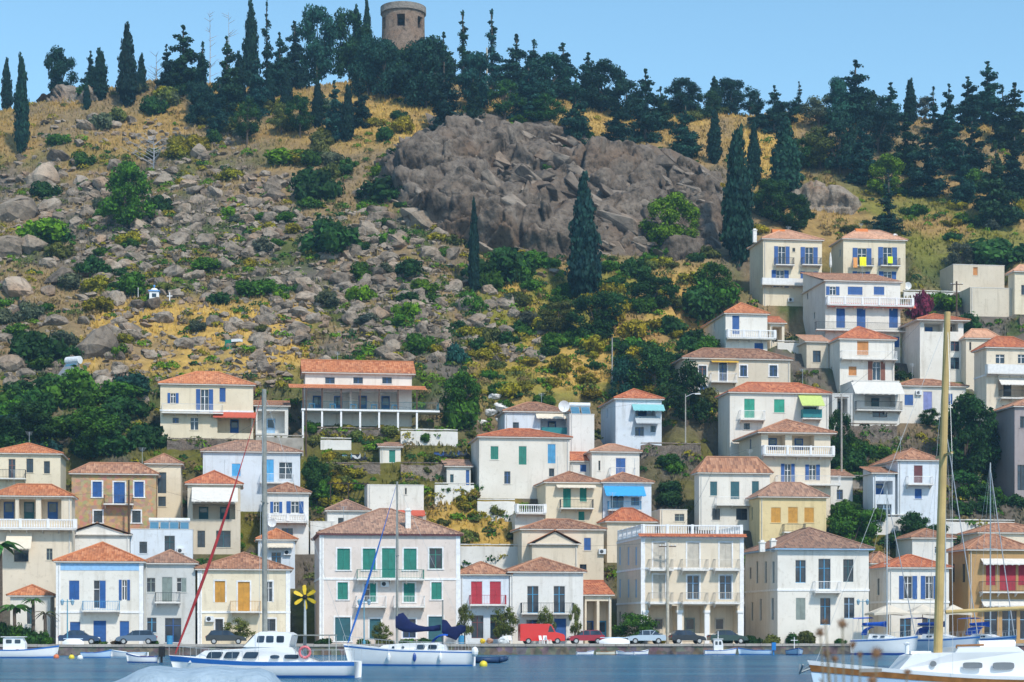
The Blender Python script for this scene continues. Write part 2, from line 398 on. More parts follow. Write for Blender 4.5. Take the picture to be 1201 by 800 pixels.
def hip_roof(root, x0, x1, y0, y1, ze, rise, tc, kind='h'):
    W, D = x1-x0, y1-y0; mb = MB(); mb.uv = []
    if kind == 'h': lim = min(W, D)/2
    elif kind == 'gx': lim = D/2
    elif kind == 'gy': lim = W/2
    elif kind == 's': lim = D
    p = rise/lim
    def side(fn, L, M):
        n = max(4, int(L/.07)); prev = None
        for i in range(n+1):
            s = L*i/n
            if kind == 'h': r = min(s, L-s, M/2)
            elif kind == 's': r = M
            else: r = M/2
            o = .055*(.5+.5*math.cos(2*math.pi*s/.28)); cur = (s, r, o)
            if prev:
                q = []
                for (ss, rr, oo) in (prev, cur): q.append((fn(ss, 0, ze+oo), fn(ss, rr, ze+rr*p+oo), ss, rr))
                mb.quad(q[0][0], q[1][0], q[1][1], q[0][1]); mb.uv += [(q[0][2],0),(q[1][2],0),(q[1][2],q[1][3]),(q[0][2],q[0][3])]
            prev = cur
    if kind in ('h','gx','s'): side(lambda s,r,z: (x0+s, y0+r, z), W, D)
    if kind in ('h','gx'): side(lambda s,r,z: (x1-s, y1-r, z), W, D)
    if kind in ('h','gy'):
        side(lambda s,r,z: (x0+r, y1-s, z), D, W); side(lambda s,r,z: (x1-r, y0+s, z), D, W)
    rf = mb.build('roof', tilemat(tc), root)
    cp = MB(); zr = ze+rise+.05
    if kind == 'h':
        A, B = ((x0+lim, (y0+y1)/2), (x1-lim, (y0+y1)/2)) if W >= D else (((x0+x1)/2, y0+lim), ((x0+x1)/2, y1-lim))
        for c, e in (((x0,y0),A),((x1,y0),B if W>=D else A),((x0,y1),A if W>=D else B),((x1,y1),B)): cp.tube((c[0],c[1],ze+.05), (e[0],e[1],zr), .11, n=6)
        cp.tube((*A, zr), (*B, zr), .11, n=6)
    elif kind == 'gx': cp.tube((x0,(y0+y1)/2,zr), (x1,(y0+y1)/2,zr), .11)
    elif kind == 'gy': cp.tube(((x0+x1)/2,y0,zr), ((x0+x1)/2,y1,zr), .11)
    else: cp.tube((x0,y1,zr), (x1,y1,zr), .11)
    cp.build('ridge_tiles', tilemat(tc), rf)
    return rf
def build_house(h):
    a0, a1, b, z = h['a0'], h['a1'], h['bb'], h['z']; W, D = a1-a0, h['d']
    X, Y = XY(a0, b); root = thing(h['name'], h['label'], h['cat'], (X, Y, z), -PSI, h['group'])
    wm = wallmat(h['wall'])
    fr = lambda s, d, zz: (s, d, zz)
    lf = lambda s, d, zz: (d, s, zz)
    def sx(px): Yp = Yb(px, b); return ab((px-CX)*Yp/F, Yp)[0] - a0
    def zz(py, px=None): Yp = Yb(px if px is not None else (h['xa']+h['xb'])/2, b); return CAMZ+(HZ-py)*Yp/F - z
    he = zz(h['eave'])
    holes = []; lh = []
    for x, y, w_, h_, ty in tokens(h['wins']):
        s0, s1 = sx(x-w_/2), sx(x+w_/2); s0 = max(s0, .12); s1 = min(s1, W-.12)
        t0, t1 = zz(y+h_/2, x), min(zz(y-h_/2, x), he-.12)
        if s1-s0 > .2 and t1-t0 > .2: opening(root, fr, (s0, s1, t0, t1, ty), wm, h['trim'], holes)
    for x, y, w_, h_, ty in tokens(h['sw']):
        u = (x-CX)/F; Yp = a0/(u*CS-SN) if abs(u*CS-SN) > 1e-4 else 1e9; s = u*Yp*SN+Yp*CS - b
        if .6 < s < D-.6:
            t0, t1 = CAMZ+(HZ-y-h_/2)*Yp/F - z, min(CAMZ+(HZ-y+h_/2)*Yp/F - z, he-.12); hw = min(.5, max(.3, w_/12))
            if t1-t0 > .3: opening(root, lf, (s-hw, s+hw, t0, t1, ty), wm, False, lh)
    kind, apex, tc = h['roof']
    zb = -1.6; mb = MB()
    wall_with_holes(mb, fr, 0, W, zb, he, holes, False); wall_with_holes(mb, lf, 0, D, zb, he, lh, False)
    mb.quad((W,0,zb),(W,D,zb),(W,D,he),(W,0,he)); mb.quad((0,D,zb),(0,D,he),(W,D,he),(W,D,zb))
    ov = h['ov']
    def rise_for(boff):
        Yp = Yb((h['xa']+h['xb'])/2, b+boff); return min(4.2, max(.45, CAMZ+(HZ-apex)*Yp/F - z - he - .1))
    if kind == 'f':
        t = .25; zr = he-.4
        mb.quad((0,0,zr),(W,0,zr),(W,D,zr),(0,D,zr))
        for q in ((0,W,t,t),(0,W,D-t,D-t)): mb.quad((q[0],q[2],zr),(q[1],q[2],zr),(q[1],q[2],he),(q[0],q[2],he))
        for q in (t, W-t): mb.quad((q,0,zr),(q,D,zr),(q,D,he),(q,0,he))
        cp = MB(); e = .04
        cp.box(-e,W+e,-e,t+e,he,he+.07); cp.box(-e,W+e,D-t-e,D+e,he,he+.07); cp.box(-e,t+e,t+e,D-t-e,he,he+.07); cp.box(W-t-e,W+e,t+e,D-t-e,he,he+.07)
        cp.build('coping', plain('coping', (.72,.70,.67), .8), root)
    else:
        lim = {'h': min(W, D)/2, 'gx': D/2, 'gy': .5, 's': D}[kind]
        rise = rise_for(lim)
        if kind == 'gy': mb.quad((0,0,he),(W,0,he),(W/2,0,he+rise)); mb.quad((0,D,he),(W/2,D,he+rise),(W,D,he))
        if kind == 'gx': mb.quad((0,0,he),(0,D/2,he+rise),(0,D,he)); mb.quad((W,0,he),(W,D,he),(W,D/2,he+rise))
        if kind == 's': mb.quad((0,0,he),(0,D,he+rise),(0,D,he)); mb.quad((W,0,he),(W,D,he),(W,D,he+rise)); mb.quad((0,D,he),(W,D,he),(W,D,he+rise),(0,D,he+rise))
        cn = MB(); o2 = ov-.03
        cn.box(-o2, W+o2, -o2, D+o2, he+.004, he+.13)
        cn.build('cornice', paint(h['cornice']) if h['cornice'] else plain('eaves', (.62,.58,.53), .8), root)
        hip_roof(root, -ov, W+ov, -ov, D+ov, he+.135, rise, tc, kind)
    mb.build('wall', wm, root)
    for s in h['courses'].split():
        py = float(s); c = MB(); zc = zz(py); c.box(-.06, W+.06, -.07, .02, zc-.11, zc+.11); c.box(-.07, .02, .02, D, zc-.11, zc+.11); c.build('string_course', plain('string course', (.80,.80,.80), .8), root)
    if h['tb']:
        c0, c1 = zz(h['tb'][0]), zz(h['tb'][1]); c = MB(); c.box(-.03, W+.03, -.03, .02, c0, c1); c.build('painted_band', plain('blue band', (.30,.52,.78), .8), root)
    if h['quoin']:
        for q0, q1 in ((-.03, .42), (W-.42, W+.03)):
            c = MB(); c.box(q0, q1, -.05, .02, -.4, he-.02); c.build('pilaster', plain('pilaster', h['quoin'], .8), root)
    for t in tokens(h['balc']):
        x0, x1, ys, yr, st = t; s0, s1 = sx(x0), sx(x1); zs = zz(ys, x0); hg = max(.75, min(1.15, zz(yr, x0)-zs)); dp = 1.05
        sl = MB(); sl.box(s0, s1, -dp, -.004, zs-.16, zs); so_ = sl.build('balcony', plain('balcony slab', (.70,.68,.64), .8), root)
        n = max(2, int((s1-s0)/1.3))
        for i in range(n):
            c = s0+.15+(s1-s0-.3)*i/(n-1); br = MB(); br.add([(c-.06,-.003,zs-.163),(c-.06,-.75,zs-.163),(c-.06,-.003,zs-.55),(c+.06,-.003,zs-.163),(c+.06,-.75,zs-.163),(c+.06,-.003,zs-.55)], [(0,1,2),(3,5,4),(0,3,4,1),(1,4,5,2),(0,2,5,3)])
            br.build('bracket', plain('balcony slab', 0), so_)
        colr = 'k'
        if len(st) > 1: colr = st[1]
        railing(so_, s0+.06, s1-.06, -dp+.06, zs, hg, st[0], -.02, colr=colr)
    for t in tokens(h['awn']):
        x0, x1, y0, y1, c = t; s0, s1 = sx(x0), sx(x1); z0, z1 = zz(y0, x0), zz(y1, x0); dp = min(1.8, max(.9, (z0-z1)*1.1))
        am = plain('awning ' + c, dict(w=(.66,.63,.58), t=(.22,.50,.52), s=(.05,.33,.66), L=(.50,.60,.18), g=(.45,.48,.50), o=(.70,.62,.50), G=(.03,.30,.25), r=(.50,.10,.06), y=(.70,.42,.05))[c], .8, var=.08)
        aw = MB(); n = 8
        for i in range(n):
            p0, p1 = s0+(s1-s0)*i/n, s0+(s1-s0)*(i+1)/n; sag = .05
            aw.quad((p0,-.02,z0),(p1,-.02,z0),(p1,-dp,z1+.16),(p0,-dp,z1+.16)); aw.quad((p0,-dp,z1+.16),(p1,-dp,z1+.16),((p0+p1)/2,-dp-.02,z1-.03))
            aw.quad((p0,-dp,z1+.16),(p1,-dp,z1+.16),(p1,-dp-.01,z1+.05),(p0,-dp-.01,z1+.05))
        ao = aw.build('awning', am, root); ar = MB()
        for s in (s0+.05, s1-.05): ar.tube((s,-.02,z0-.5), (s,-dp,z1+.14), .02, n=5)
        ar.build('awning_arm', paint('w'), ao)
    for t in tokens(h['chim']):
        x, y, hh = [float(q) for q in t]; s = sx(x); zc = zz(y, x); c = MB(); c.box(s-.28, s+.28, 1.2, 1.76, he-.2, zc-.2); c.box(s-.36, s+.36, 1.12, 1.84, zc-.2, zc-.08); c.box(s-.2, s+.2, 1.28, 1.68, zc-.08, zc+.12)
        c.build('chimney', plain('chimney', (.78,.76,.72), .8), root)
    for t in tokens(h['ac']):
        x, y = [float(q) for q in t][:2]; s, zc = sx(x), zz(y, x); c = MB(); c.box(s-.42, s+.42, -.36, -.04, zc-.3, zc+.3); c.lathe([(.0,0),(.22,0)], (0,0,0), 3)
        c = MB(); c.box(s-.42, s+.42, -.36, -.04, zc-.3, zc+.3); ao = c.build('air_conditioner', plain('appliance', (.72,.74,.76), .5), root)
        g = MB(); g.tube((s-.1,-.365,zc), (s-.1,-.38,zc), .22, n=12); g.build('fan_grille', paint('k'), ao)
    if kind != 'f' and W > 5 and rnd.random() < .5:
        s = W*rnd.uniform(.15,.85); y = D*.5; base = he + .3; an = MB(); hh = rnd.uniform(2.6, 3.6)
        an.tube((s,y,base), (s,y,base+hh), .025, n=5)
        for k in range(4): an.tube((s-.45+k*.06,y-.02*k,base+hh-.12*k), (s+.45-k*.06,y-.02*k,base+hh-.12*k), .012, n=4)
        an.build('antenna', plain('aluminium', (.5,.52,.54), .4, .6), root)
    if rnd.random() < .6:
        s = W-.25 if rnd.random() < .5 else .25; dpp = MB(); dpp.tube((s,-.07,-.5), (s,-.07,he-.05), .05, n=6); dpp.build('downpipe', plain('downpipe', (.6,.6,.58), .6), root)
    h['root'] = root; h['he'] = he
    return root
# ------------------------------------------------------------------ houses: the list (picture columns and rows of each facade)
# waterfront
H('tiny white kiosk with orange pyramid roof behind the quayside palms', 12, 59, 700, 755, ('h', 687, 'o'), 'white', d=5, b=211, wins='36,722,10,20,Gt', name='kiosk', cat='kiosk')
H('white two-storey waterfront house with blue shutters and a pale blue band under its roof', 66, 168, 660, 755, ('h', 637, 'o'), 'white', d=10, b=208,
  wins='87,692,13,23,Sb 117,697,15,33,Hb 146,692,13,24,Ob 88,740,13,22,Db 117,741,16,27,Db 146,740,12,24,Db', balc='97,141,716,705,is', courses='718', tb=(669,661), quoin=(.80,.80,.80))
H('narrow grey waterfront house with arched blue window and arched doorway', 169, 229, 662, 755, ('h', 646, 'b'), 'grey', d=9, b=208.4,
  wins='177,686,11,17,Ga 196,691,13,29,Sa 213,686,12,17,Ha 178,733,12,18,Gs 203,739,20,29,Gb', balc='182,212,706,695,i')
H('cream waterfront house with closed ochre shutters in white surrounds', 232, 340, 669, 755, ('h', 649, 'm'), 'cream', d=10, b=208.2,
  wins='258,694,12,25,Sy 286,700,14,35,Sy 315,694,9,24,Gw 257,735,9,18,Gk 318,733,10,14,Gk', trim=True, courses='718', balc='270,306,717,705,iy', ac='246,726', quoin=(.80,.79,.76))
H('large pale pink three-storey waterfront house with green shutters', 375, 540, 628, 755, ('h', 598, 'b'), 'pink', xl=345, b=207.8,
  wins='403,656,15,25,Sg 433,656,15,25,Sg 456,661,16,36,Sg 481,656,15,25,Sg 511,655,15,24,Gg 402,693,12,20,Sg 434,695,14,22,Hg 480,695,13,22,Sg 512,693,12,20,Sg 402,738,18,28,Dt 440,738,13,24,Dt 480,737,15,22,Gb 511,738,17,30,Dt',
  sw='351,656,6,24,Sl 360,656,6,24,Sl 370,656,6,24,Sl 353,690,6,20,Sl 365,690,6,20,Sl', trim=True, balc='418,497,679,668,ig 417,453,711,699,iw 461,498,711,699,iw', courses='679', quoin=(.80,.80,.80), cornice='m', ac='451,685', chim='480,596,1')
H('little blue-white waterfront house with crimson shutters', 539, 597, 675, 755, ('h', 660, 'm'), 'blue', d=8, b=208.3,
  wins='559,695,14,27,Sr 581,695,14,27,Sr 560,735,15,27,Gm 582,735,15,29,Gm', balc='550,593,709,698,ir', awn='', cornice='e')
H('white waterfront house with tall blue glazed doors behind an iron balcony', 598, 684, 672, 755, ('h', 655, 'm'), 'white2', d=9, b=208.1,
  wins='625,703,14,32,Gs 656,703,14,32,Gs 625,732,16,11,Gb 657,738,15,26,Db', balc='610,672,719,707,i', trim=False)
H('low cafe with red tiled lean-to roof and blue doors between two waterfront houses', 686, 717, 699, 755, ('s', 682, 'r'), 'pale', d=6, b=209.5, wins='694,728,12,46,Kb 709,728,12,46,Ks', name='cafe', cat='cafe')
H('large cream three-storey waterfront villa with rooftop balustrade and colonnaded porch', 752, 872, 629, 752, ('f', 629, 'r'), 'pale', xl=719, b=207.2,
  wins='773,651,14,29,Se 813,651,14,29,Se 851,651,14,29,Se 773,688,14,28,Se 813,689,14,28,Gl 851,689,14,28,Gl 777,729,34,37,Ke 814,729,24,37,Ka 849,729,32,37,Ke',
  sw='727,652,6,22,Sl 737,652,6,22,Sl 746,652,6,22,Sl 727,690,6,22,Sl 737,690,6,22,Sl 746,690,6,22,Sl 727,728,6,22,Ga 741,728,6,22,Ga',
  trim=True, courses='667 707 631', balc='760,788,668,656,ie 798,829,668,656,ie 836,866,668,656,ie 760,788,707,695,ie 798,829,707,695,ie 836,866,707,695,ie', quoin=(.80,.80,.82), name='villa', cat='villa')
H('cream two-storey waterfront house with blue dentil cornice and brown hipped roof', 912, 1019, 645, 752, ('h', 620, 'b'), 'white', xl=871, b=205.8,
  wins='939,670,13,27,Gs 967,673,15,36,Gs 995,669,13,27,Gt 939,714,12,26,Sa 968,717,13,32,Gs 996,713,13,25,Gl', sw='880,672,5,14,Gk 888,671,5,26,Ga 898,671,5,26,Ga 907,671,5,26,Ga 882,717,5,22,Ga 892,715,5,26,Ga 906,714,5,26,Gt',
  balc='953,984,694,682,iw', courses='692', cornice='l', chim='898,634,1 911,632,1', ov=.55)
H('small cream waterfront house with open dark blue shutters behind the beige parasols', 1042, 1113, 667, 752, ('h', 652, 'r'), 'white', xl=1020, b=206.2,
  wins='1065,689,21,27,Ob 1090,689,20,27,Ob 1062,738,14,26,Gs 1090,738,16,26,Gs', sw='1030,688,5,20,Ga', courses='706')
H('ochre brown waterfront house with dark red shutters and white awnings', 1136, 1212, 646, 752, ('h', 628, 'm'), 'brown', xl=1112, b=205.2,
  wins='1162,673,12,27,Sr 1182,676,20,34,Sr 1200,673,12,27,Sr 1162,733,16,34,Gl 1184,733,18,34,Gl 1203,733,14,34,Gl', sw='1118,672,5,22,Gk 1130,672,5,22,Gk', awn='1150,1210,655,663,w 1150,1210,703,712,w', balc='1148,1212,694,682,i')
# second row, left
H('plain white gable wall of a building behind the blue-shuttered waterfront house', 76, 152, 628, 678, ('gy', 614, 'b'), 'white2', d=8, wins='')
H('pale blue flat-roofed house carrying solar water heaters', 153, 226, 621, 676, ('f', 621, 'r'), 'blue', d=7, wins='199,640,13,24,Gt 168,642,10,14,Gk', ac='212,646')
H('cream house with brown doors, orange tiled roof and white roof parapet', -12, 71, 533, 592, ('h', 521, 'o'), 'cream', d=8, wins='14,550,9,24,Gn 35,546,9,17,Gk 55,548,8,15,Gk', balc='-10,31,561,551,i', courses='576')
H('house with deep tiled veranda and white balustrade above a bare concrete wall', -8, 84, 583, 712, ('h', 569, 'o'), 'pale', d=7, wins='8,597,20,24,Kb 32,597,20,24,Kt 60,597,24,24,Kb 25,652,18,14,Gk 58,650,8,14,Ga', balc='-8,90,620,609,B', awn='8,38,624,645,o')
H('bare ochre stone house with three bright blue shuttered openings', 84, 183, 557, 645, ('h', 544, 'm'), 'stone', d=8, wins='114,574,11,18,Sb 140,578,13,25,Sb 163,574,11,18,Sb 115,606,10,14,Gk 160,606,10,14,Gk', trim=True, balc='122,157,591,581,i')
H('small yellowish house with tall dark window beside the ochre stone house', 172, 212, 545, 618, ('h', 533, 'm'), 'cream', d=7, wins='190,566,11,25,Gk 190,588,10,12,Gk')
H('cream hillside house with blue shutters and blue framed balcony below the boulders', 188, 297, 452, 516, ('h', 437, 'o'), 'cream', d=9,
  wins='203,467,13,12,Ob 240,470,20,27,Ob 261,463,8,17,Sb 206,493,8,7,Gb 228,497,10,15,Gw 275,498,40,20,Kb', balc='190,262,484,474,iw', courses='482', awn='250,300,483,491,r')
H('low porch with white fascia beside the cream blue-shuttered hillside house', 300, 338, 477, 514, ('s', 471, 'm'), 'white2', d=5, wins='318,495,32,26,Kl', name='porch', cat='porch')
H('hillside taverna with long orange roof over a dark glazed veranda', 358, 483, 439, 500, ('gx', 424, 'o'), 'white', d=6, wins='387,446,12,8,Gb 420,446,12,8,Gb 454,446,12,8,Gb 385,470,50,22,Kb 440,470,54,22,Kb', name='taverna', cat='taverna', ov=.5)
H('pale blue house with bright cyan door and grey-brown roof', 238, 352, 531, 600, ('h', 518, 'b'), 'blue', d=8, wins='277,551,11,15,Sc 315,552,13,27,Sc 335,552,16,20,Gw', balc='305,345,566,556,iw')
H('small red-roofed house with white canvas blinds over a dark veranda', 220, 282, 569, 650, ('h', 553, 'r'), 'beige', d=7, wins='251,600,50,18,Kt 262,632,18,20,Gt 236,632,10,20,Gk', awn='225,279,571,590,w')
H('small white house with open blue shutters beside the stone steps', 313, 362, 579, 650, ('h', 567, 'm'), 'white2', d=7, wins='324,595,14,13,Ob 346,595,20,14,Ob 337,630,14,22,Gb', balc='314,360,612,603,Bw')
H('pale house with red roof and striped canopy tucked behind the pink house', 303, 346, 634, 690, ('h', 621, 'o'), 'blue', d=6, wins='324,656,12,17,Gs', ac='337,648', awn='308,344,637,643,o')
# centre
H('white cube house with flat roof and one slit window', 431, 497, 569, 625, ('f', 569, 'r'), 'white', d=6, wins='476,576,3,8,Gk', awn='446,498,598,606,r')
H('low white house with old brown roof behind the pink house roof', 384, 432, 600, 640, ('h', 587, 'b'), 'white2', d=6, wins='400,612,8,10,Gk')
H('tiny white shed with green door beside the parked scooters', 446, 470, 525, 543, ('s', 520, 'b'), 'white', d=3, wins='460,535,8,15,Dg', name='shed', cat='shed')
H('large weathered white house with teal and blue shutters', 562, 668, 514, 585, ('h', 504, 'r'), 'white', xl=552, d=9, wins='580,531,10,16,Sg 613,534,10,22,Sg 647,532,10,23,Ss 595,560,8,15,Gb 647,554,7,10,Gk')
H('pale blue upper house with brown roof and dark veranda with green screen', 592, 667, 484, 530, ('h', 473, 'm'), 'blue', d=7, wins='650,500,32,20,Kb 605,500,8,10,Gk', awn='628,668,484,492,o', balc='634,667,510,502,g')
H('plain white flat-roofed block carrying the solar panels and dish', 668, 697, 486, 545, ('f', 486, 'r'), 'white2', d=6)
H('lean-to white outhouse with blue door beside the weathered white house', 524, 552, 548, 572, ('s', 540, 'b'), 'white2', d=4, wins='549,560,6,18,Db 530,561,5,10,Gt', name='outhouse', cat='outhouse')
H('narrow blue-white house with teal awnings and orange pyramid roof', 722, 776, 469, 530, ('h', 457, 'r'), 'blue', xl=704, wins='757,484,24,14,Kb 750,506,11,11,Gb 766,503,7,8,Gt', sw='712,484,4,10,Gb', awn='741,778,474,483,t 744,773,488,498,g')
H('low white house with one bright blue door and pale tiled roof', 694, 750, 531, 575, ('h', 522, 'p'), 'white', d=7, wins='728,547,12,20,Sb 703,546,3,12,Gk', balc='714,744,558,549,iw')
H('stub of a white house with red lean-to roof and small blue window', 669, 693, 542, 566, ('s', 531, 'r'), 'white2', d=4, wins='684,549,8,9,Sb')
H('cream house with teal shutters and iron balcony under a brown tiled roof', 640, 706, 567, 628, ('h', 554, 'm'), 'cream', d=8, wins='665,584,10,23,Sg 684,580,9,17,Sg 682,605,8,11,Sg', balc='656,695,596,586,i', awn='652,698,568,573,o')
H('white-blue house with bright blue awning over its balcony', 707, 764, 567, 630, ('h', 555, 'm'), 'blue', d=8, wins='724,588,16,16,Gb 745,588,10,10,Gb', awn='708,755,570,583,s', balc='712,751,598,588,is')
H('house with weathered red roof and one blue shutter above the rough retaining wall', 612, 708, 622, 690, ('h', 610, 'm'), 'pale', d=7, wins='689,638,9,15,Sb 684,666,9,9,Gk 640,640,8,12,Gk', ac='706,647')
H('beige chapel-like house with gable end and small blue plaque', 624, 678, 639, 700, ('gy', 623, 'o'), 'pale', d=6, wins='', name='gabled_house')
H('cream block with red hipped roof behind the villa balustrade', 712, 768, 613, 660, ('h', 597, 'r'), 'pale', d=7)
H('plain beige rooftop block beside the red hipped roof', 774, 806, 598, 640, ('f', 598, 'r'), 'pale', d=5, wins='797,607,12,9,Ga')
# right slope
H('white house with orange hipped roof and three dark teal shutters', 820, 903, 556, 622, ('h', 537, 'm'), 'white', xl=797, wins='837,573,9,17,St 862,575,11,21,St 886,572,9,16,St 840,603,10,14,Gk 870,603,14,14,Gk', sw='803,577,4,12,Gb 812,575,4,12,Gb', balc='838,896,592,583,iw')
H('yellow house with ochre shutters and brown hipped roof', 891, 969, 584, 655, ('h', 567, 'b'), 'yellow', xl=875, wins='910,604,12,18,Sy 930,604,12,19,Sy 949,604,12,18,Sy', sw='882,602,4,15,Ga', balc='917,943,624,615,i')
H('white house with tiled porch roof above two balustraded terraces', 893, 974, 509, 612, ('h', 493, 'm'), 'pale', xl=866, wins='911,518,20,20,Kb 942,518,26,20,Kb 924,556,16,24,Ob 953,554,17,18,Ob', sw='880,520,5,14,Gb', balc='893,976,534,523,B 909,984,568,558,iw', ov=.7)
H('white house with bright green shutters and lime awning', 856, 972, 462, 545, ('h', 450, 'r'), 'white', xl=842, wins='879,479,13,23,SG 914,476,13,16,SG 950,484,16,14,Gt 930,511,10,8,Gk 876,500,8,8,Gk', balc='866,896,492,482,iw 939,962,491,479,g', awn='936,963,463,478,L')
H('long beige house with four dark blue windows in white surrounds', 802, 927, 422, 470, ('h', 410, 'm'), 'beige', d=7, wins='824,435,9,12,Gn 848,437,9,23,Gb 872,435,8,13,Gb 907,435,9,13,Gb 825,458,9,11,Gb', trim=True, balc='832,863,448,438,iw', awn='833,865,423,426,y')
H('bright white house with white balustraded terrace and one blue door', 851, 900, 369, 418, ('h', 356, 'o'), 'white', xl=821, wins='863,381,9,22,Sb 890,407,11,10,Sb', sw='826,386,4,10,Gl 838,382,4,12,Gl 840,405,4,10,Gk', balc='851,908,397,386,B')
H('upper cream house with a white chimney beside the tall leaning cypress', 895, 964, 282, 360, ('h', 271, 'p'), 'cream', xl=879, d=8, wins='917,300,18,22,Ob 949,301,20,22,Ob 915,327,20,20,Ob 949,326,20,15,Ob 931,293,4,5,Gk', balc='908,930,311,303,i 939,962,311,303,i 892,944,334,327,S', chim='888,267,1', ac='927,352')
H('upper cream house with yellow towels hung on its balconies', 989, 1062, 282, 342, ('h', 271, 'p'), 'cream', xl=975, d=8, wins='1011,302,22,22,Ob 1041,301,22,22,Ob 1010,323,20,9,Ob 1041,323,20,9,Ob', sw='985,297,4,9,Gb', balc='1000,1023,312,303,i 1031,1054,312,303,i', chim='1053,273,1')
H('big white house with long balustraded terrace and three blue doors below', 968, 1056, 331, 425, ('s', 322, 'm'), 'white', xl=941, wins='976,341,17,10,Ob 1003,341,18,10,Sb 1031,341,13,10,Sb 986,373,11,23,Sb 1010,373,11,23,Sb 1048,373,11,23,Sb 1054,401,13,13,Sb', sw='947,347,4,8,Gk 955,370,4,8,Gk', balc='968,1069,358,347,B 955,1074,387,378,i', awn='968,1072,355,361,r')
H('white house with brown shutters and bright red hipped roof', 985, 1049, 399, 460, ('h', 384, 'r'), 'white', xl=958, wins='1012,406,14,21,So 1000,435,10,11,So 1028,435,20,22,On', sw='965,418,4,10,Gk 966,437,4,10,Gk 975,435,4,10,Gk', balc='985,1050,421,412,iw')
H('small white house under a big cream canvas canopy', 1001, 1055, 447, 503, ('f', 447, 'r'), 'white2', d=6, wins='1032,470,36,14,Kt 1032,485,18,9,Gn', awn='998,1056,448,464,w', balc='1002,1056,481,471,i')
H('low white house with blue shutters and lilac door', 1053, 1133, 454, 497, ('h', 446, 'm'), 'white', d=7, wins='1066,469,11,13,Sb 1088,470,11,22,Sp 1113,468,9,13,Sb', ac='1077,461')
H('white house with flat red canopy roof behind the wooden mast', 1079, 1130, 377, 448, ('h', 369, 'r'), 'white', d=8, wins='1095,384,22,10,Kb 1118,384,12,10,Kn 1120,406,11,12,Gm 1120,426,11,14,Gt', ov=.8)
H('beige house with pale orange roof squeezed between two white houses', 1133, 1172, 398, 460, ('h', 387, 'p'), 'pale', d=7, wins='1163,399,10,8,Gk 1138,406,3,10,Gk')
H('pale house with white first-floor terrace wall and dark awning veranda', 1157, 1214, 409, 520, ('h', 396, 'r'), 'pale', xl=1145, wins='1173,421,11,11,Gw 1198,421,9,11,Gw 1188,455,34,20,Kk 1180,481,10,12,Gk', balc='1155,1214,438,428,S 1171,1214,467,458,i 1168,1192,490,486,i', awn='1170,1200,443,453,w', courses='440')
H('blue-white house with dark red door and corner balcony', 1053, 1102, 541, 632, ('h', 527, 'm'), 'blue', xl=1022, wins='1077,556,11,21,Sm 1077,579,9,12,Sb', sw='1030,556,6,18,Gb 1042,558,4,12,Gl', balc='1062,1092,568,559,iw')
H('lilac grey house with dark doorway partly cut by the frame edge', 1190, 1240, 478, 590, ('h', 468, 'm'), 'lilac', d=8, wins='1200,495,8,14,Gk 1198,560,10,30,Gk')
H('white house with low brown roof behind the small cream house', 1070, 1118, 632, 690, ('h', 621, 'm'), 'white2', d=6, wins='1100,645,8,8,Gl')
H('long low house with brown roof behind the ochre brown house', 1148, 1230, 626, 690, ('h', 615, 'm'), 'pale', d=6, wins='1160,640,6,8,Gk')
H('old house roof with brown tiles beside the dentil-corniced house', 1022, 1050, 662, 720, ('h', 648, 'm'), 'pale', d=5)
H('roofless beige shell of a house on the upper right slope', 1118, 1178, 311, 345, ('f', 311, 'r'), 'beige', d=6, wins='1144,318,6,10,Do', name='ruin', cat='ruin')
H('pale stone terrace block below the roofless shell', 1138, 1192, 338, 372, ('f', 338, 'r'), 'beige', d=5, name='terrace_block', cat='ruin')
H('cream upper house cut by the frame edge beside the terrace block', 1190, 1240, 320, 370, ('h', 312, 'p'), 'cream', d=8, wins='1200,340,5,12,Gk')
H('glazed lean-to porch beside the blue-white house', 1024, 1050, 556, 632, ('s', 549, 'm'), 'blue', d=4, wins='1037,572,20,16,Kb 1037,600,18,18,Gl', name='porch', cat='porch')
H('small beige annex with pale orange lean-to roof below the long terrace', 946, 972, 402, 432, ('s', 394, 'p'), 'beige', d=4, wins='958,418,10,14,Gk', name='annex', cat='annex')
H('tiny veranda with red roof beside the bright white house', 903, 920, 380, 408, ('s', 372, 'r'), 'pale', d=3.5, wins='911,392,12,18,Kk', name='veranda', cat='annex')
H('white balustraded terrace block beside the teal-shuttered cream house', 604, 638, 603, 640, ('f', 603, 'r'), 'white', d=4, balc='604,639,602,592,B', name='terrace', cat='terrace')
H('grey concrete annex beside the canvas canopy house', 976, 1000, 462, 512, ('f', 462, 'r'), 'grey', d=5, wins='988,476,12,18,Kk 988,500,10,14,Gk', name='annex', cat='annex')
H('low white kitchen annex behind the yellow house', 972, 1000, 560, 600, ('s', 552, 'b'), 'white2', d=4, wins='985,580,8,12,Gb', name='annex', cat='annex')
H('white flat-roofed room below the stone steps', 364, 392, 612, 650, ('f', 612, 'r'), 'white2', d=4, wins='377,628,8,14,Gk', name='annex', cat='annex')
for h in HOUSES: locate(h)
# keep neighbours out of each other's walls
for h in HOUSES:
    for g in HOUSES:
        if g is h: continue
        if min(h['a1'], g['a1']) - max(h['a0'], g['a0']) > .3 and 0 < g['bb'] - h['bb'] < h['d'] + .5:
            h['d'] = max(2.6, g['bb'] - h['bb'] - .5)
for i, h in enumerate(HOUSES):           # side by side: a slim gap
    for g in HOUSES[i+1:]:
        ov = min(h['a1'], g['a1']) - max(h['a0'], g['a0'])
        if 0 < ov <= .3 and abs(h['bb'] - g['bb']) < 8:
            (h if h['a0'] < g['a0'] else g)['a1'] -= ov + .02
for h in HOUSES: 
    if h['bb'] > SB - 1: PADS.append((h['a0']-.4, h['a1']+.4, h['bb']-1.2, h['bb']+h['d']+.3, h['z']))
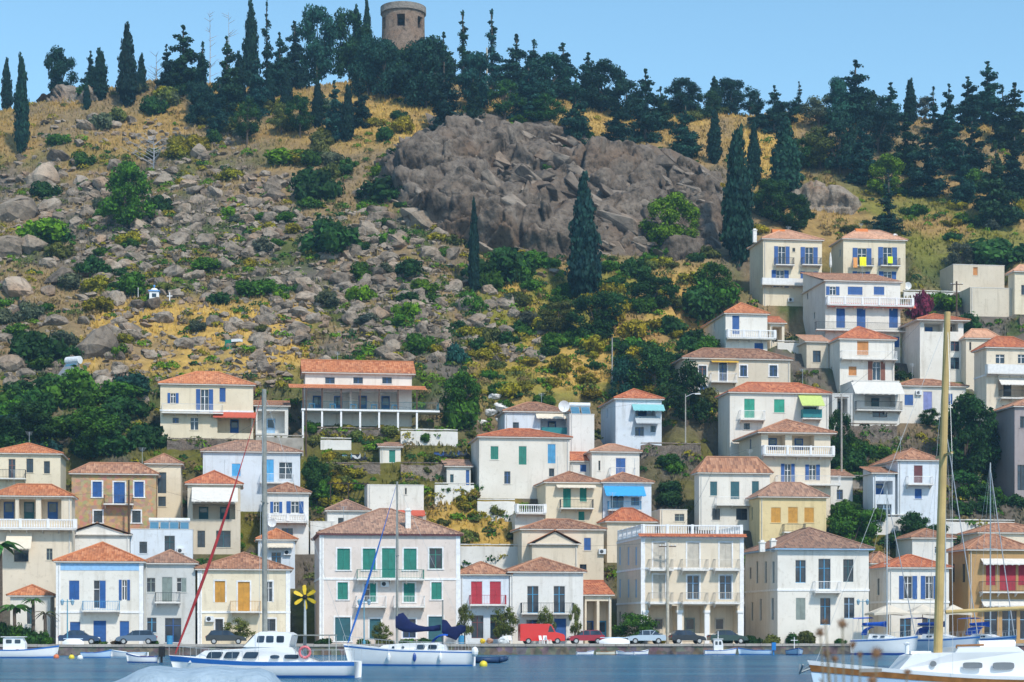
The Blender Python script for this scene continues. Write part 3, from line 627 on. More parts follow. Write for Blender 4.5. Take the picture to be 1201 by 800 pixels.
# ------------------------------------------------------------------ retaining walls (placed before the ground is cut)
RWALLS = []
def RW(x0, x1, yt, yb, m, label, back=3.0, cap=False):
    p = hit((x0+x1)/2, yb); b = ab(p.x, p.y)[1]
    for h in HOUSES:                     # stay clear of house fronts
        pass
    A = []
    for px in (x0, x1):
        Y = Yb(px, b); A.append(ab((px-CX)*Y/F, Y)[0])
    zt_ = CAMZ + (HZ-yt)*p.y/F
    RWALLS.append((A[0], A[1], b, p.z, zt_, m, label, cap)); PADS.append((A[0], A[1], b+.3, b+back, zt_-.15, 'back')); PADS.append((A[0], A[1], b-1.5, b, p.z, 'front'))
RW(196, 298, 517, 533, 'stone', 'rough grey stone retaining wall under the cream blue-shuttered hillside house', 2)
RW(300, 356, 513, 540, 'concrete', 'bare concrete retaining wall under the low porch', 2)
RW(372, 466, 504, 520, 'stone', 'dark stone terrace wall below the taverna', 2)
RW(470, 537, 506, 526, 'white', 'long whitewashed wall beside the taverna terrace', 2)
RW(382, 446, 545, 562, 'stone', 'stone wall holding up the road with parked scooters', 6)
RW(470, 524, 545, 565, 'stone', 'stone road wall beside the tiny white shed', 6)
RW(510, 556, 569, 592, 'white', 'white wall round the yard of the weathered white house', 3)
RW(560, 604, 588, 612, 'white', 'crumbling white yard wall above the dry grass bank', 2)
RW(752, 822, 522, 546, 'stone', 'pinkish dry stone wall beside the narrow blue-white house', 3)
RW(540, 612, 641, 668, 'white', 'stained white retaining wall above the crimson-shuttered house', 3)
RW(986, 1052, 499, 520, 'stone', 'brown dry stone terrace wall below the canvas canopy', 3)
RW(1008, 1062, 606, 634, 'white', 'white yard wall below the blue-white house', 3)
RW(1060, 1126, 343, 352, 'white', 'low pale wall along the upper path', 2)
RW(1108, 1150, 560, 588, 'stone', 'ruined stone wall under the big dark trees', 2)
RW(376, 412, 516, 531, 'white', 'broken whitewashed wall below the taverna piers', 2)
RW(432, 500, 604, 622, 'concrete', 'grey concrete wall in front of the white cube house', 2)
RW(985, 1050, 560, 580, 'concrete', 'pale rubble retaining wall beside the blue-white house', 3)
RW(1100, 1190, 612, 632, 'white', 'low white wall behind the ochre brown house', 2)
RW(660, 700, 575, 590, 'stone', 'stone wall behind the teal-shuttered cream house', 2)
RW(1196, 1240, 372, 392, 'stone', 'dark stone terrace wall below the cream upper house', 2)
RW(912, 946, 402, 416, 'white', 'short white terrace wall beside the bright white house', 2)
# ------------------------------------------------------------------ ground grid with terraces cut for the houses
AG = np.arange(-215, 216, 1.0); BG = np.concatenate([np.arange(214, 330, .8), np.arange(330, 470, 1.6)])
GA, GB = np.meshgrid(AG, BG, indexing='ij'); GX, GY = XY(GA, GB); ZG = zt(GX, GY)
for (p0, p1, q0, q1, pz, *fl_) in sorted(PADS, key=lambda p: p[2]):
    dx = np.maximum(np.maximum(p0-GA, GA-p1), 0); dy = np.maximum(np.maximum(q0-GB, GB-q1), 0); d_ = np.hypot(dx, dy)
    m = d_ < 4
    if fl_: m &= (GB >= q0-.05) if fl_[0] == 'back' else (GB <= q1+.05)
    lo, hi = pz-.05-1.6*d_, pz-.05+1.6*d_
    ZG = np.where(m, np.clip(ZG, lo, hi), ZG)
def zs(X, Y):
    a, b = ab(np.asarray(X, float), np.asarray(Y, float))
    i = np.clip(np.searchsorted(AG, a)-1, 0, len(AG)-2); j = np.clip(np.searchsorted(BG, b)-1, 0, len(BG)-2)
    fa = np.clip((a-AG[i])/(AG[i+1]-AG[i]), 0, 1); fb = np.clip((b-BG[j])/(BG[j+1]-BG[j]), 0, 1)
    return (ZG[i,j]*(1-fa)+ZG[i+1,j]*fa)*(1-fb)+(ZG[i,j+1]*(1-fa)+ZG[i+1,j+1]*fa)*fb
def ground(px, py):
    p = hit(px, py, zs)
    if p is None:
        u = (px-CX)/F; Y = 386.0; p = Vector((u*Y, Y, float(zs(u*Y, Y))))
    return p
def groundcolor(X, Y, Z):
    px = CX+F*X/Y; py = HZ-(Z-CAMZ)*F/Y
    n = fbm(X, Y, 9, 3, 40)*.5+.5; n2 = fbm(X, Y, 3.5, 2, 60)*.5+.5; n3 = fbm(X, Y, 22, 2, 80)*.5+.5
    straw = np.array((.36,.23,.08)); gold = np.array((.52,.33,.085)); tan = np.array((.27,.19,.10)); grey = np.array((.15,.128,.105)); green = np.array((.07,.105,.022)); soil = np.array((.30,.165,.085)); oliv = np.array((.22,.20,.035))
    def L(c): return np.broadcast_to(c, n.shape+(3,)).copy()
    def mx(a, b, f): return a*(1-f[...,None])+b*f[...,None]
    def box(x0, x1, y0, y1, e=40): return np.clip(np.minimum(np.minimum(px-x0, x1-px), np.minimum(py-y0, y1-py))/e, 0, 1)
    def sm(a, lo, hi): return np.clip((a-lo)/(hi-lo), 0, 1)
    c = mx(L(tan), grey, sm(n, .35, .65))
    c = mx(c, green, .8*sm(n2, .42, .62)*sm(n3, .3, .55))
    up = np.clip((215-py)/50, 0, 1); c = mx(c, mx(L(straw), tan, sm(n, .4, .7)), up*.85)
    c = mx(c, gold, .9*box(80, 380, 340, 455, 25)*sm(n, .2, .5)); c = mx(c, gold, .8*box(850, 945, 130, 240, 25)); c = mx(c, gold, .7*box(640, 850, 110, 180, 25)*sm(n, .35, .6)); c = mx(c, gold, .7*box(380, 520, 90, 185, 25)*sm(n,.3,.6))
    mid = box(540, 850, 290, 500); c = mx(c, mx(L(oliv), gold, sm(n, .4, .62)), mid*.9); c = mx(c, soil, box(690, 820, 330, 430, 30)*.6*sm(n2, .45, .65))
    rt = box(880, 1400, 190, 330); c = mx(c, mx(L(straw), oliv, sm(n, .45, .65)), rt*.8); c = mx(c, soil, .5*box(920, 1100, 170, 250, 30)*sm(n2,.5,.7))
    town = np.clip((py-470)/60, 0, 1); c = mx(c, mx(L(grey*.75), oliv*.6, sm(n, .45, .65)), town*.9)
    c = mx(c, gold*.9, box(495, 612, 582, 650, 12)*.9)
    return c
def colored(me, name, cols):
    at_ = me.color_attributes.new(name, 'FLOAT_COLOR', 'POINT'); q = np.ones((len(cols), 4), np.float32); q[:, :3] = cols; at_.data.foreach_set('color', q.ravel())
def groundmat():
    m, t, p = newmat('hill soil'); a = nd(t, 'ShaderNodeAttribute', attribute_name='ground'); v = coords(t, rand=False); n = noise(t, v, .8, 6, .7); n2 = noise(t, v, 4.0, 4, .7)
    c = mixc(t, 1.0, a.outputs['Color'], ramp(t, n, [(.25, .55), (.75, 1.35)]), 'MULTIPLY'); c = mixc(t, ramp(t, n2, [(.62, 0.0), (.72, .6)]), c, (.36,.33,.29))
    t.links.new(c, p.inputs['Base Color']); p.inputs['Roughness'].default_value = 1; p.inputs['Specular IOR Level'].default_value = .05
    bump(t, p, n, .8, .5); return m
def gridmesh(name, X, Y, Z, mat, cols=None, smooth=True):
    n, k = X.shape; v = np.stack([X, Y, Z], -1).reshape(-1, 3); idx = np.arange(n*k).reshape(n, k)
    f = np.stack([idx[:-1,:-1], idx[1:,:-1], idx[1:,1:], idx[:-1,1:]], -1).reshape(-1, 4)
    me = bpy.data.meshes.new(name); me.vertices.add(len(v)); me.vertices.foreach_set('co', v.ravel()); me.loops.add(f.size); me.loops.foreach_set('vertex_index', f.ravel())
    me.polygons.add(len(f)); me.polygons.foreach_set('loop_start', np.arange(0, f.size, 4)); me.update(calc_edges=True); me.validate()
    if smooth: me.polygons.foreach_set('use_smooth', np.ones(len(f), bool))
    me.materials.append(mat)
    if cols is not None: colored(me, 'ground', cols.reshape(-1, 3))
    return me
A2 = np.concatenate([[-900,-600,-400,-300], AG, [300,400,600,900]]); 
ZX = np.concatenate([np.stack([ZG[0]*f for f in (.1,.3,.6,.85)]), ZG, np.stack([ZG[-1]*f for f in (.85,.6,.3,.1)])]); A2g, B2g = np.meshgrid(A2, BG, indexing='ij'); X2, Y2 = XY(A2g, B2g)
cols = groundcolor(X2, Y2, ZX)
tag(place('hillside', gridmesh('hillside', X2, Y2, ZX, groundmat(), cols)), kind='structure')
# ------------------------------------------------------------------ quay, sea, near shore
cm, t, p = newmat('quay concrete'); v = coords(t, rand=False); n = noise(t, v, .5, 5); n2 = noise(t, v, 4, 4)
t.links.new(mixc(t, ramp(t, n2, [(.5, 0.0), (.7, .5)]), ramp(t, n, [(.3, (.30,.27,.24)), (.7, (.47,.44,.40))]), (.16,.14,.12)), p.inputs['Base Color']); p.inputs['Roughness'].default_value = .9; bump(t, p, n2, .5, .05); MATS['quay concrete'] = cm
sm_, t, p = newmat('quay stone'); v = coords(t, rand=False); vo = nd(t, 'ShaderNodeTexVoronoi', Scale=1.3); t.links.new(v, vo.inputs[0]); n = noise(t, v, 1.2, 5)
t.links.new(mixc(t, .35, ramp(t, n, [(.3, (.09,.075,.065)), (.7, (.26,.215,.18))]), vo.outputs['Color'], 'MULTIPLY'), p.inputs['Base Color']); bump(t, p, vo.outputs[0], .8, .15); p.inputs['Roughness'].default_value = .9
def abbox(mb, a0, a1, b0, b1, z0, z1):
    c = []
    for z in (z0, z1):
        for a, b in ((a0,b0),(a1,b0),(a1,b1),(a0,b1)): x, y = XY(a, b); c.append((x, y, z))
    mb.add(c, [(0,3,2,1),(4,5,6,7),(0,1,5,4),(1,2,6,5),(2,3,7,6),(3,0,4,7)])
mb = MB(); abbox(mb, -900, 900, QB+.25, SB+2, -2, 1.05); tag(mb.build('quay', cm), kind='structure')
mb = MB(); abbox(mb, -900, 900, QB, QB+.246, -2, .84); q = tag(mb.build('quay_wall', sm_), kind='structure')
aa = -120.0; ms = [MB() for _ in range(3)]; 
kerb = None
k = 0
while aa < 120:                                    # coping stones along the quay edge
    L = rnd.uniform(1.1, 1.9); c = MB(); dz = rnd.uniform(-.02, .025); abbox(c, aa, aa+L-.03, QB-.1+rnd.uniform(-.03,.03), QB+.6, .846, 1.10+dz); c.build('coping_stone', cm, q); aa += L
wm_, t, p = newmat('sea water'); v = coords(t, scale=(.20, 1, 1), rand=False); n = noise(t, v, .9, 5, .6); n2 = noise(t, coords(t, scale=(.30, 1, 1), rand=False), 3.2, 4, .6); n3 = noise(t, coords(t, scale=(.022, .30, 1), rand=False), 1.0, 3)
p.inputs['Base Color'].default_value = (.02, .16, .30, 1); p.inputs['Roughness'].default_value = .22; p.inputs['IOR'].default_value = 1.25; p.inputs['Specular IOR Level'].default_value = .3
ad = nd(t, 'ShaderNodeMath', operation='ADD'); t.links.new(n, ad.inputs[0]); mu = nd(t, 'ShaderNodeMath', operation='MULTIPLY'); mu.inputs[1].default_value = .30; t.links.new(n2, mu.inputs[0]); t.links.new(mu.outputs[0], ad.inputs[1])
t.links.new(ramp(t, n3, [(.36, (.006,.075,.19)), (.62, (.05,.21,.31))]), p.inputs['Base Color'])  # streaks of ripple and reflection painted as dark and light base colour
bump(t, p, ad.outputs[0], 1.0, 1.4)
mb = MB(); mb.quad((-1500,-1500,0),(1500,-1500,0),(1500,260,0),(-1500,260,0)); tag(mb.build('sea', wm_), kind='structure')
mb = MB(); mb.box(-200, 200, -60, 6.5, -2, .9); tag(mb.build('near_shore', cm), kind='structure')
# ------------------------------------------------------------------ crag below the crest
def inpoly(x, y, P):
    c = np.zeros(x.shape, bool); n = len(P)
    for i in range(n):
        x0, y0 = P[i]; x1, y1 = P[(i+1) % n]
        k = ((y0 > y) != (y1 > y)) & (x < (x1-x0)*(y-y0)/((y1-y0) or 1e-9)+x0); c ^= k
    return c
def polydist(x, y, P):
    d = np.full(x.shape, 1e9); n = len(P)
    for i in range(n):
        a = np.array(P[i], float); e = np.array(P[(i+1) % n], float)-a
        t_ = np.clip(((x-a[0])*e[0]+(y-a[1])*e[1])/(e@e), 0, 1); d = np.minimum(d, np.hypot(x-a[0]-t_*e[0], y-a[1]-t_*e[1]))
    return np.where(inpoly(x, y, P), d, -d)
def crag(name, poly, push, seed, mat, step=1.6):
    xs = [q[0] for q in poly]; ys = [q[1] for q in poly]
    px, py = np.meshgrid(np.arange(min(xs)-12, max(xs)+13, step), np.arange(min(ys)-12, max(ys)+13, step), indexing='ij'); sd_ = polydist(px, py, poly)
    V = np.zeros(px.shape+(3,)); 
    for i in range(px.shape[0]):
        for j in range(px.shape[1]):
            p = ground(px[i,j], py[i,j]); s = sd_[i,j]; m = max(-1.2, min(1, s/22))
            q = Vector((p.x*.9, p.y*.55, p.z*1.1))+Vector((seed*13.1, 0, 0))
            q = Vector((q.x*.82+q.z*.57, q.y, (q.z*.82-q.x*.57)*1.9)); w_ = q*.062+mnoise.noise_vector(q*.05)*.35
            d1, pts = mnoise.voronoi(w_); cell = mnoise.cell_vector(pts[0]*7.3); crack = min(1, (d1[1]-d1[0])*11)
            w2 = q*.17+mnoise.noise_vector(q*.15)*.3; d2, pt2 = mnoise.voronoi(w2); cell2 = mnoise.cell_vector(pt2[0]*5.1); crack2 = min(1, (d2[1]-d2[0])*9)
            ek = min(1, max(0, m+.4)); h = push*m*(.5+.6*mnoise.noise(q*.05))+(cell[0]*3.4+1.2)*ek-1.6*(1-crack)*ek+cell2[1]*1.9*ek-.9*(1-crack2)*ek+.9*mnoise.turbulence(q*.5, 5, True)*ek-.6; ti2 = w2-pt2[0]; h += (ti2.z*cell2[0]+ti2.x*cell2[2])*3.2*ek; ti1 = w_-pts[0]; h += (ti1.x*cell[2]+ti1.z*cell[1])*4.5*ek
            if m < 0: h = min(h*.3, 0)+m*2.2
            V[i,j] = (p.x-.12*h, p.y-.96*h, p.z+.26*h)
    o = place(name, gridmesh(name, V[...,0], V[...,1], V[...,2], mat, smooth=False)); return tag(o, kind='structure')
CLIFF = [(440,196),(468,176),(510,160),(528,142),(566,136),(606,142),(640,152),(682,152),(702,168),(740,174),(792,186),(846,208),(852,258),(838,296),(790,306),(720,300),(650,306),(600,300),(560,292),(505,268),(470,240),(444,216)]
crag('rock_crag', CLIFF, 2.4, 1, rockmat('crag rock', (.20,.165,.135), (.34,.295,.25), (.045,.038,.032), (.23,.15,.095), .30))
crag('rock_ledge', [(44,114),(60,106),(90,104),(118,108),(116,118),(70,122)], .8, 3, rockmat())
crag('rock_outcrop', [(925,232),(950,214),(990,226),(1010,240),(1000,252),(950,246)], 1.5, 5, rockmat())
# loose angular blocks on the crag
def blockmesh(seed):
    r = random.Random(seed); bm = bmesh.new()
    for i in range(r.choice((8,9,10,12))):
        v = Vector((r.uniform(-1,1), r.uniform(-1,1), r.uniform(-.7,.7))); bm.verts.new(v)
    bmesh.ops.convex_hull(bm, input=bm.verts); bmesh.ops.delete(bm, geom=[v for v in bm.verts if not v.link_faces], context='VERTS'); bmesh.ops.bevel(bm, geom=bm.edges[:], offset=.06, segments=1, affect='EDGES'); bmesh.ops.recalc_face_normals(bm, faces=bm.faces[:])
    me = bpy.data.meshes.new('rock_block'); bm.to_mesh(me); bm.free(); me.materials.append(MATS['crag rock']); return me
BK = [blockmesh(500+i) for i in range(10)]; crag_o = next(o for o in col.objects if o.name == 'rock_crag'); k = 0
while k < 300:
    x, y = rnd.uniform(440, 855), rnd.uniform(136, 306); s_ = float(polydist(np.array(x), np.array(y), CLIFF))
    if s_ < -6: continue
    p = ground(x, y); s = max(9, min(50, math.exp(rnd.gauss(3.0, .45)))); r = s*p.y/F/2; m_ = max(-.3, min(1, s_/22)); o = place('rock_block', BK[k % 10], crag_o, (p.x, p.y-3.6*m_+r*.3, p.z+.8*m_), None, (r*1.55, r*.85, r*.7)); o.rotation_euler = (rnd.uniform(-.5,.5), .55+rnd.uniform(-.3,.3), rnd.uniform(-.6,.6)); k += 1
# ------------------------------------------------------------------ boulders
def rockmesh(seed, sub=2, npts=16):
    r = random.Random(seed); bm = bmesh.new()
    for i in range(npts):
        v = Vector((r.gauss(0,1), r.gauss(0,1), r.gauss(0,1))).normalized()*r.uniform(.75, 1.05); bm.verts.new((v.x, v.y, v.z*.72))
    g = bmesh.ops.convex_hull(bm, input=bm.verts); bmesh.ops.delete(bm, geom=[v for v in bm.verts if not v.link_faces], context='VERTS')
    if sub:
        bmesh.ops.subdivide_edges(bm, edges=bm.edges[:], cuts=sub, use_grid_fill=True, smooth=.28)
        bmesh.ops.triangulate(bm, faces=bm.faces[:])
        for v in bm.verts:
            q = v.co*1.6+Vector((seed*3.3, 0, 0)); v.co += v.co.normalized()*(.16*mnoise.noise(q*1.2)+.08*mnoise.noise(q*3))
    bmesh.ops.recalc_face_normals(bm, faces=bm.faces[:])
    me = bpy.data.meshes.new('boulder'); bm.to_mesh(me); bm.free(); me.materials.append(rockmat()); return me
RM = [rockmesh(s, 2, rnd.choice((12,16,20))) for s in range(12)]; RS = [rockmesh(100+s, 0, 11) for s in range(8)]
big = [(20,255,64),(50,216,46),(92,214,26),(70,330,44),(20,345,52),(110,412,62),(155,392,34),(205,322,34),(232,326,22),(160,263,32),(130,418,30),(427,230,30),(455,234,26),(492,262,46),(468,285,38),(603,371,26),(545,362,34),(285,262,28),(265,314,26),(420,345,28),(398,332,32),(352,388,28),
       (8,300,46),(38,292,40),(240,285,30),(330,250,26),(370,292,34),(480,320,30),(140,440,30),(165,470,26),(122,455,34),(15,430,44),(70,380,26),(180,360,26),(300,420,26),(220,405,30),(250,380,26),(290,385,24),(410,300,34),(505,300,34),(445,330,26),(530,340,28),(575,360,24),(190,215,30),(230,225,26),(255,205,22),(215,250,26),(310,205,20),(60,245,30),(120,330,30)]
def density(px, py):
    d = 0
    for x0, x1, y0, y1, k in ((0,130,205,460,.8),(130,350,205,350,1.0),(80,340,345,455,.62),(330,560,250,350,1.0),(380,640,320,425,.75),(0,300,140,215,.3),(640,720,300,360,.2),(180,200,420,500,.6),(325,400,345,440,.75)):
        if x0 <= px <= x1 and y0 <= py <= y1: d = max(d, k)
    return d
pts = [(x, y, s, True) for x, y, s in big]
while len(pts) < 5200:
    x, y = rnd.uniform(-60, 660), rnd.uniform(135, 470)
    dd = density(max(0, x), y)
    if rnd.random() < dd*(.5+.5*float(fbm(np.array(x), np.array(y), 60, 2, 5))):
        s = min(30, max(3.2, math.exp(rnd.gauss(2.14, .52)))); pts.append((x, y, s, False))
pts.sort(key=lambda q: -q[2])
inview = 0; V_, F_ = [], []
RB = ['large weathered grey boulder on the rocky slope', 'grey limestone boulder among dry scrub on the rocky slope', 'small pale boulder strewn on the rocky slope']
for (x, y, s, bg_) in pts:
    p = ground(x, y); r = s*p.y/F/2
    if inview < 300 and 0 < x < 1201:
        inview += 1
        o = place('boulder', rnd.choice(RM), None, (p.x, p.y, p.z+r*.12), None, (r*rnd.uniform(.9,1.15), r*rnd.uniform(.8,1.2), r*rnd.uniform(.8,1.2)))
        o.rotation_euler = (rnd.uniform(-.5,.5), rnd.uniform(-.5,.5), rnd.uniform(0,6.28))
        tag(o, RB[0 if s > 28 else 1 if s > 16 else 2], 'boulder', 'boulders over 28' if False else ('large boulders on the slope' if s > 28 else 'medium boulders on the slope' if s > 16 else 'small boulders on the slope'))
    else:
        me = rnd.choice(RS); M = Matrix.Translation((p.x, p.y, p.z+r*.15)) @ Matrix.Rotation(rnd.uniform(0,6.28), 4, 'Z') @ Matrix.Rotation(rnd.uniform(-.6,.6), 4, 'X') @ Matrix.Diagonal((r, r*rnd.uniform(.8,1.2), r*rnd.uniform(.6,1), 1))
        o_ = len(V_); V_.extend([tuple(M @ v.co) for v in me.vertices]); F_.extend([tuple(i+o_ for i in q.vertices) for q in me.polygons])
mb = MB(); mb.v, mb.f = V_, F_; tag(mb.build('scree', rockmat()), 'loose grey stones scattered between the boulders', 'stones', kind='stuff')
# ------------------------------------------------------------------ retaining walls
wallst = {'stone': rockmat('dry stone', (.30,.25,.21), (.44,.38,.33), (.10,.085,.075), (.34,.24,.18), 1.6), 'concrete': plain('concrete', (.36,.33,.29), .9, var=.3, sc=.7), 'white': wallmat('white2')}
for (a0, a1, b, z0, z1, m, label, cap) in RWALLS:
    X, Y = XY(a0, b); L = a1-a0; mb = MB(); n = max(3, int(L/.9)); r0 = thing('retaining_wall', label, 'wall', (X, Y, z0), -PSI)
    vs_ = []
    for i in range(n+1):
        s = L*i/n; top = z1-z0+(rnd.uniform(-.18,.18) if m == 'stone' else rnd.uniform(-.04,.04)); f = rnd.uniform(-.06,.06) if m == 'stone' else 0
        vs_.append([(s, f-.08, -1.0), (s, f, top*.5), (s, f*.5, top), (s, .45, top), (s, .45, -1.0)])
    mb.loft(vs_, closed=True); mb.build('masonry', wallst[m], r0)
    cp = MB()
    for i in range(n):
        s = L*i/n; tp = z1-z0+.1; cp.box(s+.02, s+L/n-.02, -.06, .5, tp+.09, tp+.2+rnd.uniform(-.03,.03))
    cp.build('coping', wallst[m], r0)
for h in HOUSES: build_house(h)
# ------------------------------------------------------------------ vegetation
def crown(name, blobs, n, leaf_, seed, up=.0, core=.62, flat=.0):
    rs = np.random.RandomState(seed); B = np.array(blobs, float); wgt = (B[:,3]*B[:,4]+B[:,4]*B[:,5]+B[:,3]*B[:,5]); k = rs.choice(len(B), n, p=wgt/wgt.sum())
    d = rs.normal(size=(n, 3)); d /= np.linalg.norm(d, axis=1)[:, None]; rad = 1-.45*rs.rand(n)**2; rad *= 1+.12*rs.normal(size=n)*.6
    P = B[k,:3]+d*B[k,3:6]*rad[:, None]
    N = d*.8+rs.normal(size=(n,3))*.55; N[:,2] += .25; N /= np.linalg.norm(N, axis=1)[:, None]
    T = np.cross(N, rs.normal(size=(n,3))); T /= np.linalg.norm(T, axis=1)[:, None]+1e-9
    if up: T = T*(1-up)+np.array((0,0,1.0))*up; T /= np.linalg.norm(T, axis=1)[:, None]+1e-9
    U = np.cross(N, T); sz = leaf_*rs.uniform(.55, 1.3, n)[:, None]; el = rs.uniform(.4, .7, n)[:, None]
    V = np.stack([P-T*sz, P+U*sz*el, P+T*sz, P-U*sz*el], 1).reshape(-1, 3)
    Fq = np.arange(4*n).reshape(-1, 4)
    mb = MB(); mb.v = [tuple(q) for q in V]; mb.f = [tuple(q) for q in Fq]
    if core:
        for b_ in blobs:
            mb.ball(b_[:3], (b_[3]*core, b_[4]*core, b_[5]*core), 7, 5)
    return mb.mesh(name, leafmat())
def trunkmesh(H_, r, limbs, seed, lean=0.0):
    r_ = random.Random(seed); mb = MB(); pts_ = []; 
    for i in range(6):
        t_ = i/5; pts_.append(Vector((lean*t_*t_+r_.uniform(-.06,.06)*H_*.15*t_, r_.uniform(-.06,.06)*H_*.15*t_, -.5+(H_+.5)*t_)))
    mb.path(pts_, [r*(1-.75*i/5) for i in range(6)], 7)
    for (z, az, L, dz) in limbs:
        b_ = Vector((lean*(z/H_)**2, 0, z)); e = b_+Vector((math.cos(az)*L, math.sin(az)*L, dz)); m_ = (b_+e)/2+Vector((0,0,dz*.15)); mb.path([b_, m_, e], [r*.45, r*.3, r*.1], 5)
    return mb.mesh('trunk', barkmat())
SPECIES = {}
def species(k, H_, R_, crowns, trunks): SPECIES[k] = (H_, R_, crowns, trunks)
def cyp(seed, Hh=12, Rr=1.35):
    r_ = random.Random(seed); bl = []
    for i in range(22):
        t_ = i/21; pr = min(1, t_*6+.25)*(1-.78*(max(0, t_-.35)/.65)**1.5); rr = Rr*pr*r_.uniform(.82, 1.05)
        bl.append((r_.uniform(-.14,.14)*Rr, r_.uniform(-.14,.14)*Rr, .45+t_*(Hh-.8), rr, rr, .75))
    return crown('crown', bl, 4200, .27, seed, up=.75, core=.72)
species('cypress', 12, 1.35, [cyp(s) for s in (1,2,3)], [trunkmesh(11, .22, [], s) for s in (1,)])
def con(seed, Hh=11, Rr=3.0, dens=1.15, droop=-.25, n=5600, lf=.24, z0=.07):
    r_ = random.Random(seed); bl = []; lm = []; lv = int(11*dens)
    for i in range(lv):
        t_ = i/(lv-1); z = Hh*(z0+(1-z0-.05)*t_); L = Rr*((1-t_)**.75*.95+.06)*r_.uniform(.7, 1.15); nb = max(2, int((6-4*t_)*dens))
        for j in range(nb):
            az = r_.uniform(0, 6.28); l_ = L*r_.uniform(.6, 1.1); dz = droop*l_*r_.uniform(.2, 1)+.35*l_*(t_ > .5)
            if r_.random() < .12: continue
            for f_ in (.4, .85): bl.append((math.cos(az)*l_*f_, math.sin(az)*l_*f_, z+dz*f_+r_.uniform(-.3,.3), .33*l_+.2, .33*l_+.2, .2*l_+.12))
            lm.append((z, az, l_*.9, dz))
    bl.append((0,0,Hh*.93,.14,.14,.7)); bl.append((0,0,Hh*.5,.5,.5,Hh*.3))
    return crown('crown', bl, n, lf, seed, up=.1, core=.4), trunkmesh(Hh*.95, .26, lm[::2], seed)
cs_ = [con(s) for s in (11,12,13,14)]; species('pine', 11, 3.0, [c for c, _ in cs_], [t_ for _, t_ in cs_])
cs_ = [con(s, 12, 1.9, .9, -.35, 2600, .2, .10) for s in (21,22)]; species('fir', 12, 1.9, [c for c, _ in cs_], [t_ for _, t_ in cs_])
def broad(seed, Hh=9, Rr=4, zlo=.22, nb=34, n=6000, lf=.25, br=.36):
    r_ = random.Random(seed); bl = []; lm = []
    for i in range(nb):
        az = r_.uniform(0, 6.28); q = math.sqrt(r_.random()); t_ = r_.uniform(0, 1); rr = Rr*q*math.sin(math.pi*(.22+.66*t_)); z = Hh*(zlo+(1-zlo)*t_)-.6
        s_ = Rr*br*r_.uniform(.6, 1.15); bl.append((math.cos(az)*rr, math.sin(az)*rr, z, s_, s_, s_*.72))
        if i % 3 == 0: lm.append((Hh*zlo*.7, az, rr*.9, z-Hh*zlo*.7))
    return crown('crown', bl, n, lf, seed, core=.46), trunkmesh(Hh*.75, .25, lm, seed)
cs_ = [broad(s) for s in (31,32,33)]; species('broad', 9, 4.2, [c for c, _ in cs_], [t_ for _, t_ in cs_])
cs_ = [broad(s, 6, 2.6, .38, 30, 3200, .15, .36) for s in (41,42)]; species('olive', 6, 2.8, [c for c, _ in cs_], [t_ for _, t_ in cs_])
def shr(seed, flat=.62, n=1700, lf=.15, nb=16):
    r_ = random.Random(seed); bl = []
    for i in range(nb):
        az = r_.uniform(0, 6.28); q = math.sqrt(r_.random())*.72; z = (1-q*q)*r_.uniform(.15, .8)*flat*1.5; s_ = r_.uniform(.2, .4); bl.append((math.cos(az)*q, math.sin(az)*q, z, s_, s_, s_*.8))
    bl.append((0,0,.15,.7,.7,.45)); return crown('shrub', bl, n, lf*.62, seed, core=.72)
SHR = [shr(s) for s in (51,52,53,54,55)]
COL = dict(cyp=(.010,.040,.034), dark=(.012,.048,.040), pine=(.016,.058,.044), mid=(.024,.076,.017), green=(.050,.130,.012), bright=(.105,.205,.008), olive=(.105,.125,.028), grey=(.085,.105,.070), yel=(.25,.215,.015), forest=(.022,.065,.030), dry=(.19,.135,.055), teal=(.018,.075,.062), brown=(.11,.075,.045), purple=(.16,.02,.06))
def jit(c, k=.3): f_ = 1+rnd.uniform(-k, k); return (*[max(.004, x*f_*(1+rnd.uniform(-.08,.08))) for x in COL[c]], 1)
def tree(sp, px, pt, pb, w_, c, label=None, group=None, name=None, base=None):
    H_, R_, cr, tr = SPECIES[sp]; p = base or ground(px, pb); p = p.copy()
    top = CAMZ+(HZ-pt)*p.y/F; hh = max(1.2, top-p.z); ww = w_*p.y/F/2
    o = thing(name or {'cypress':'cypress_tree','pine':'pine_tree','fir':'fir_tree','broad':'pine_tree','olive':'olive_tree'}[sp], label, 'tree', p-Vector((0,0,.15)), rnd.uniform(0, 6.28), group, (ww/R_, ww/R_, hh/H_))
    i = rnd.randrange(len(cr)); k_ = place('crown', cr[i], o); k_.color = jit(c); place('trunk', tr[i % len(tr)], o); return o
G1 = 'dark pines along the hill crest'; L1 = 'dark blue-green pine in the wood along the hill crest'
G2 = 'cypresses along the hill crest'; L2 = 'slim dark cypress among the pines on the hill crest'
G3 = 'pines on the right-hand dry slope'; L3 = 'dark pine standing in dry grass below the crest beside the upper houses'
T = tree
CR = {'pine': ('cone-shaped dark pine in the wood along the hill crest', 'cone-shaped pines along the crest'), 'fir': ('slender spire-like conifer rising above the crest wood', 'spire-like conifers along the crest'), 'broad': ('round-crowned dark pine in the wood along the hill crest', 'round-crowned pines along the crest'), 'olive': ('small soft-crowned tree at the edge of the crest wood', 'small soft trees along the crest'), 'cypress': (L2, G2)}
CR3 = {'pine': ('cone-shaped dark pine in dry grass above the upper houses', 'cone-shaped pines on the dry slope'), 'broad': ('round-crowned pine in dry grass above the upper houses', 'round-crowned pines on the dry slope')}
T('cypress', 25, 64, 181, 19, 'cyp', 'tall column-like cypress alone on the bare rocky shoulder'); T('cypress', 149, 28, 126, 24, 'cyp', 'tall pointed cypress beside the rock ledge on the crest')
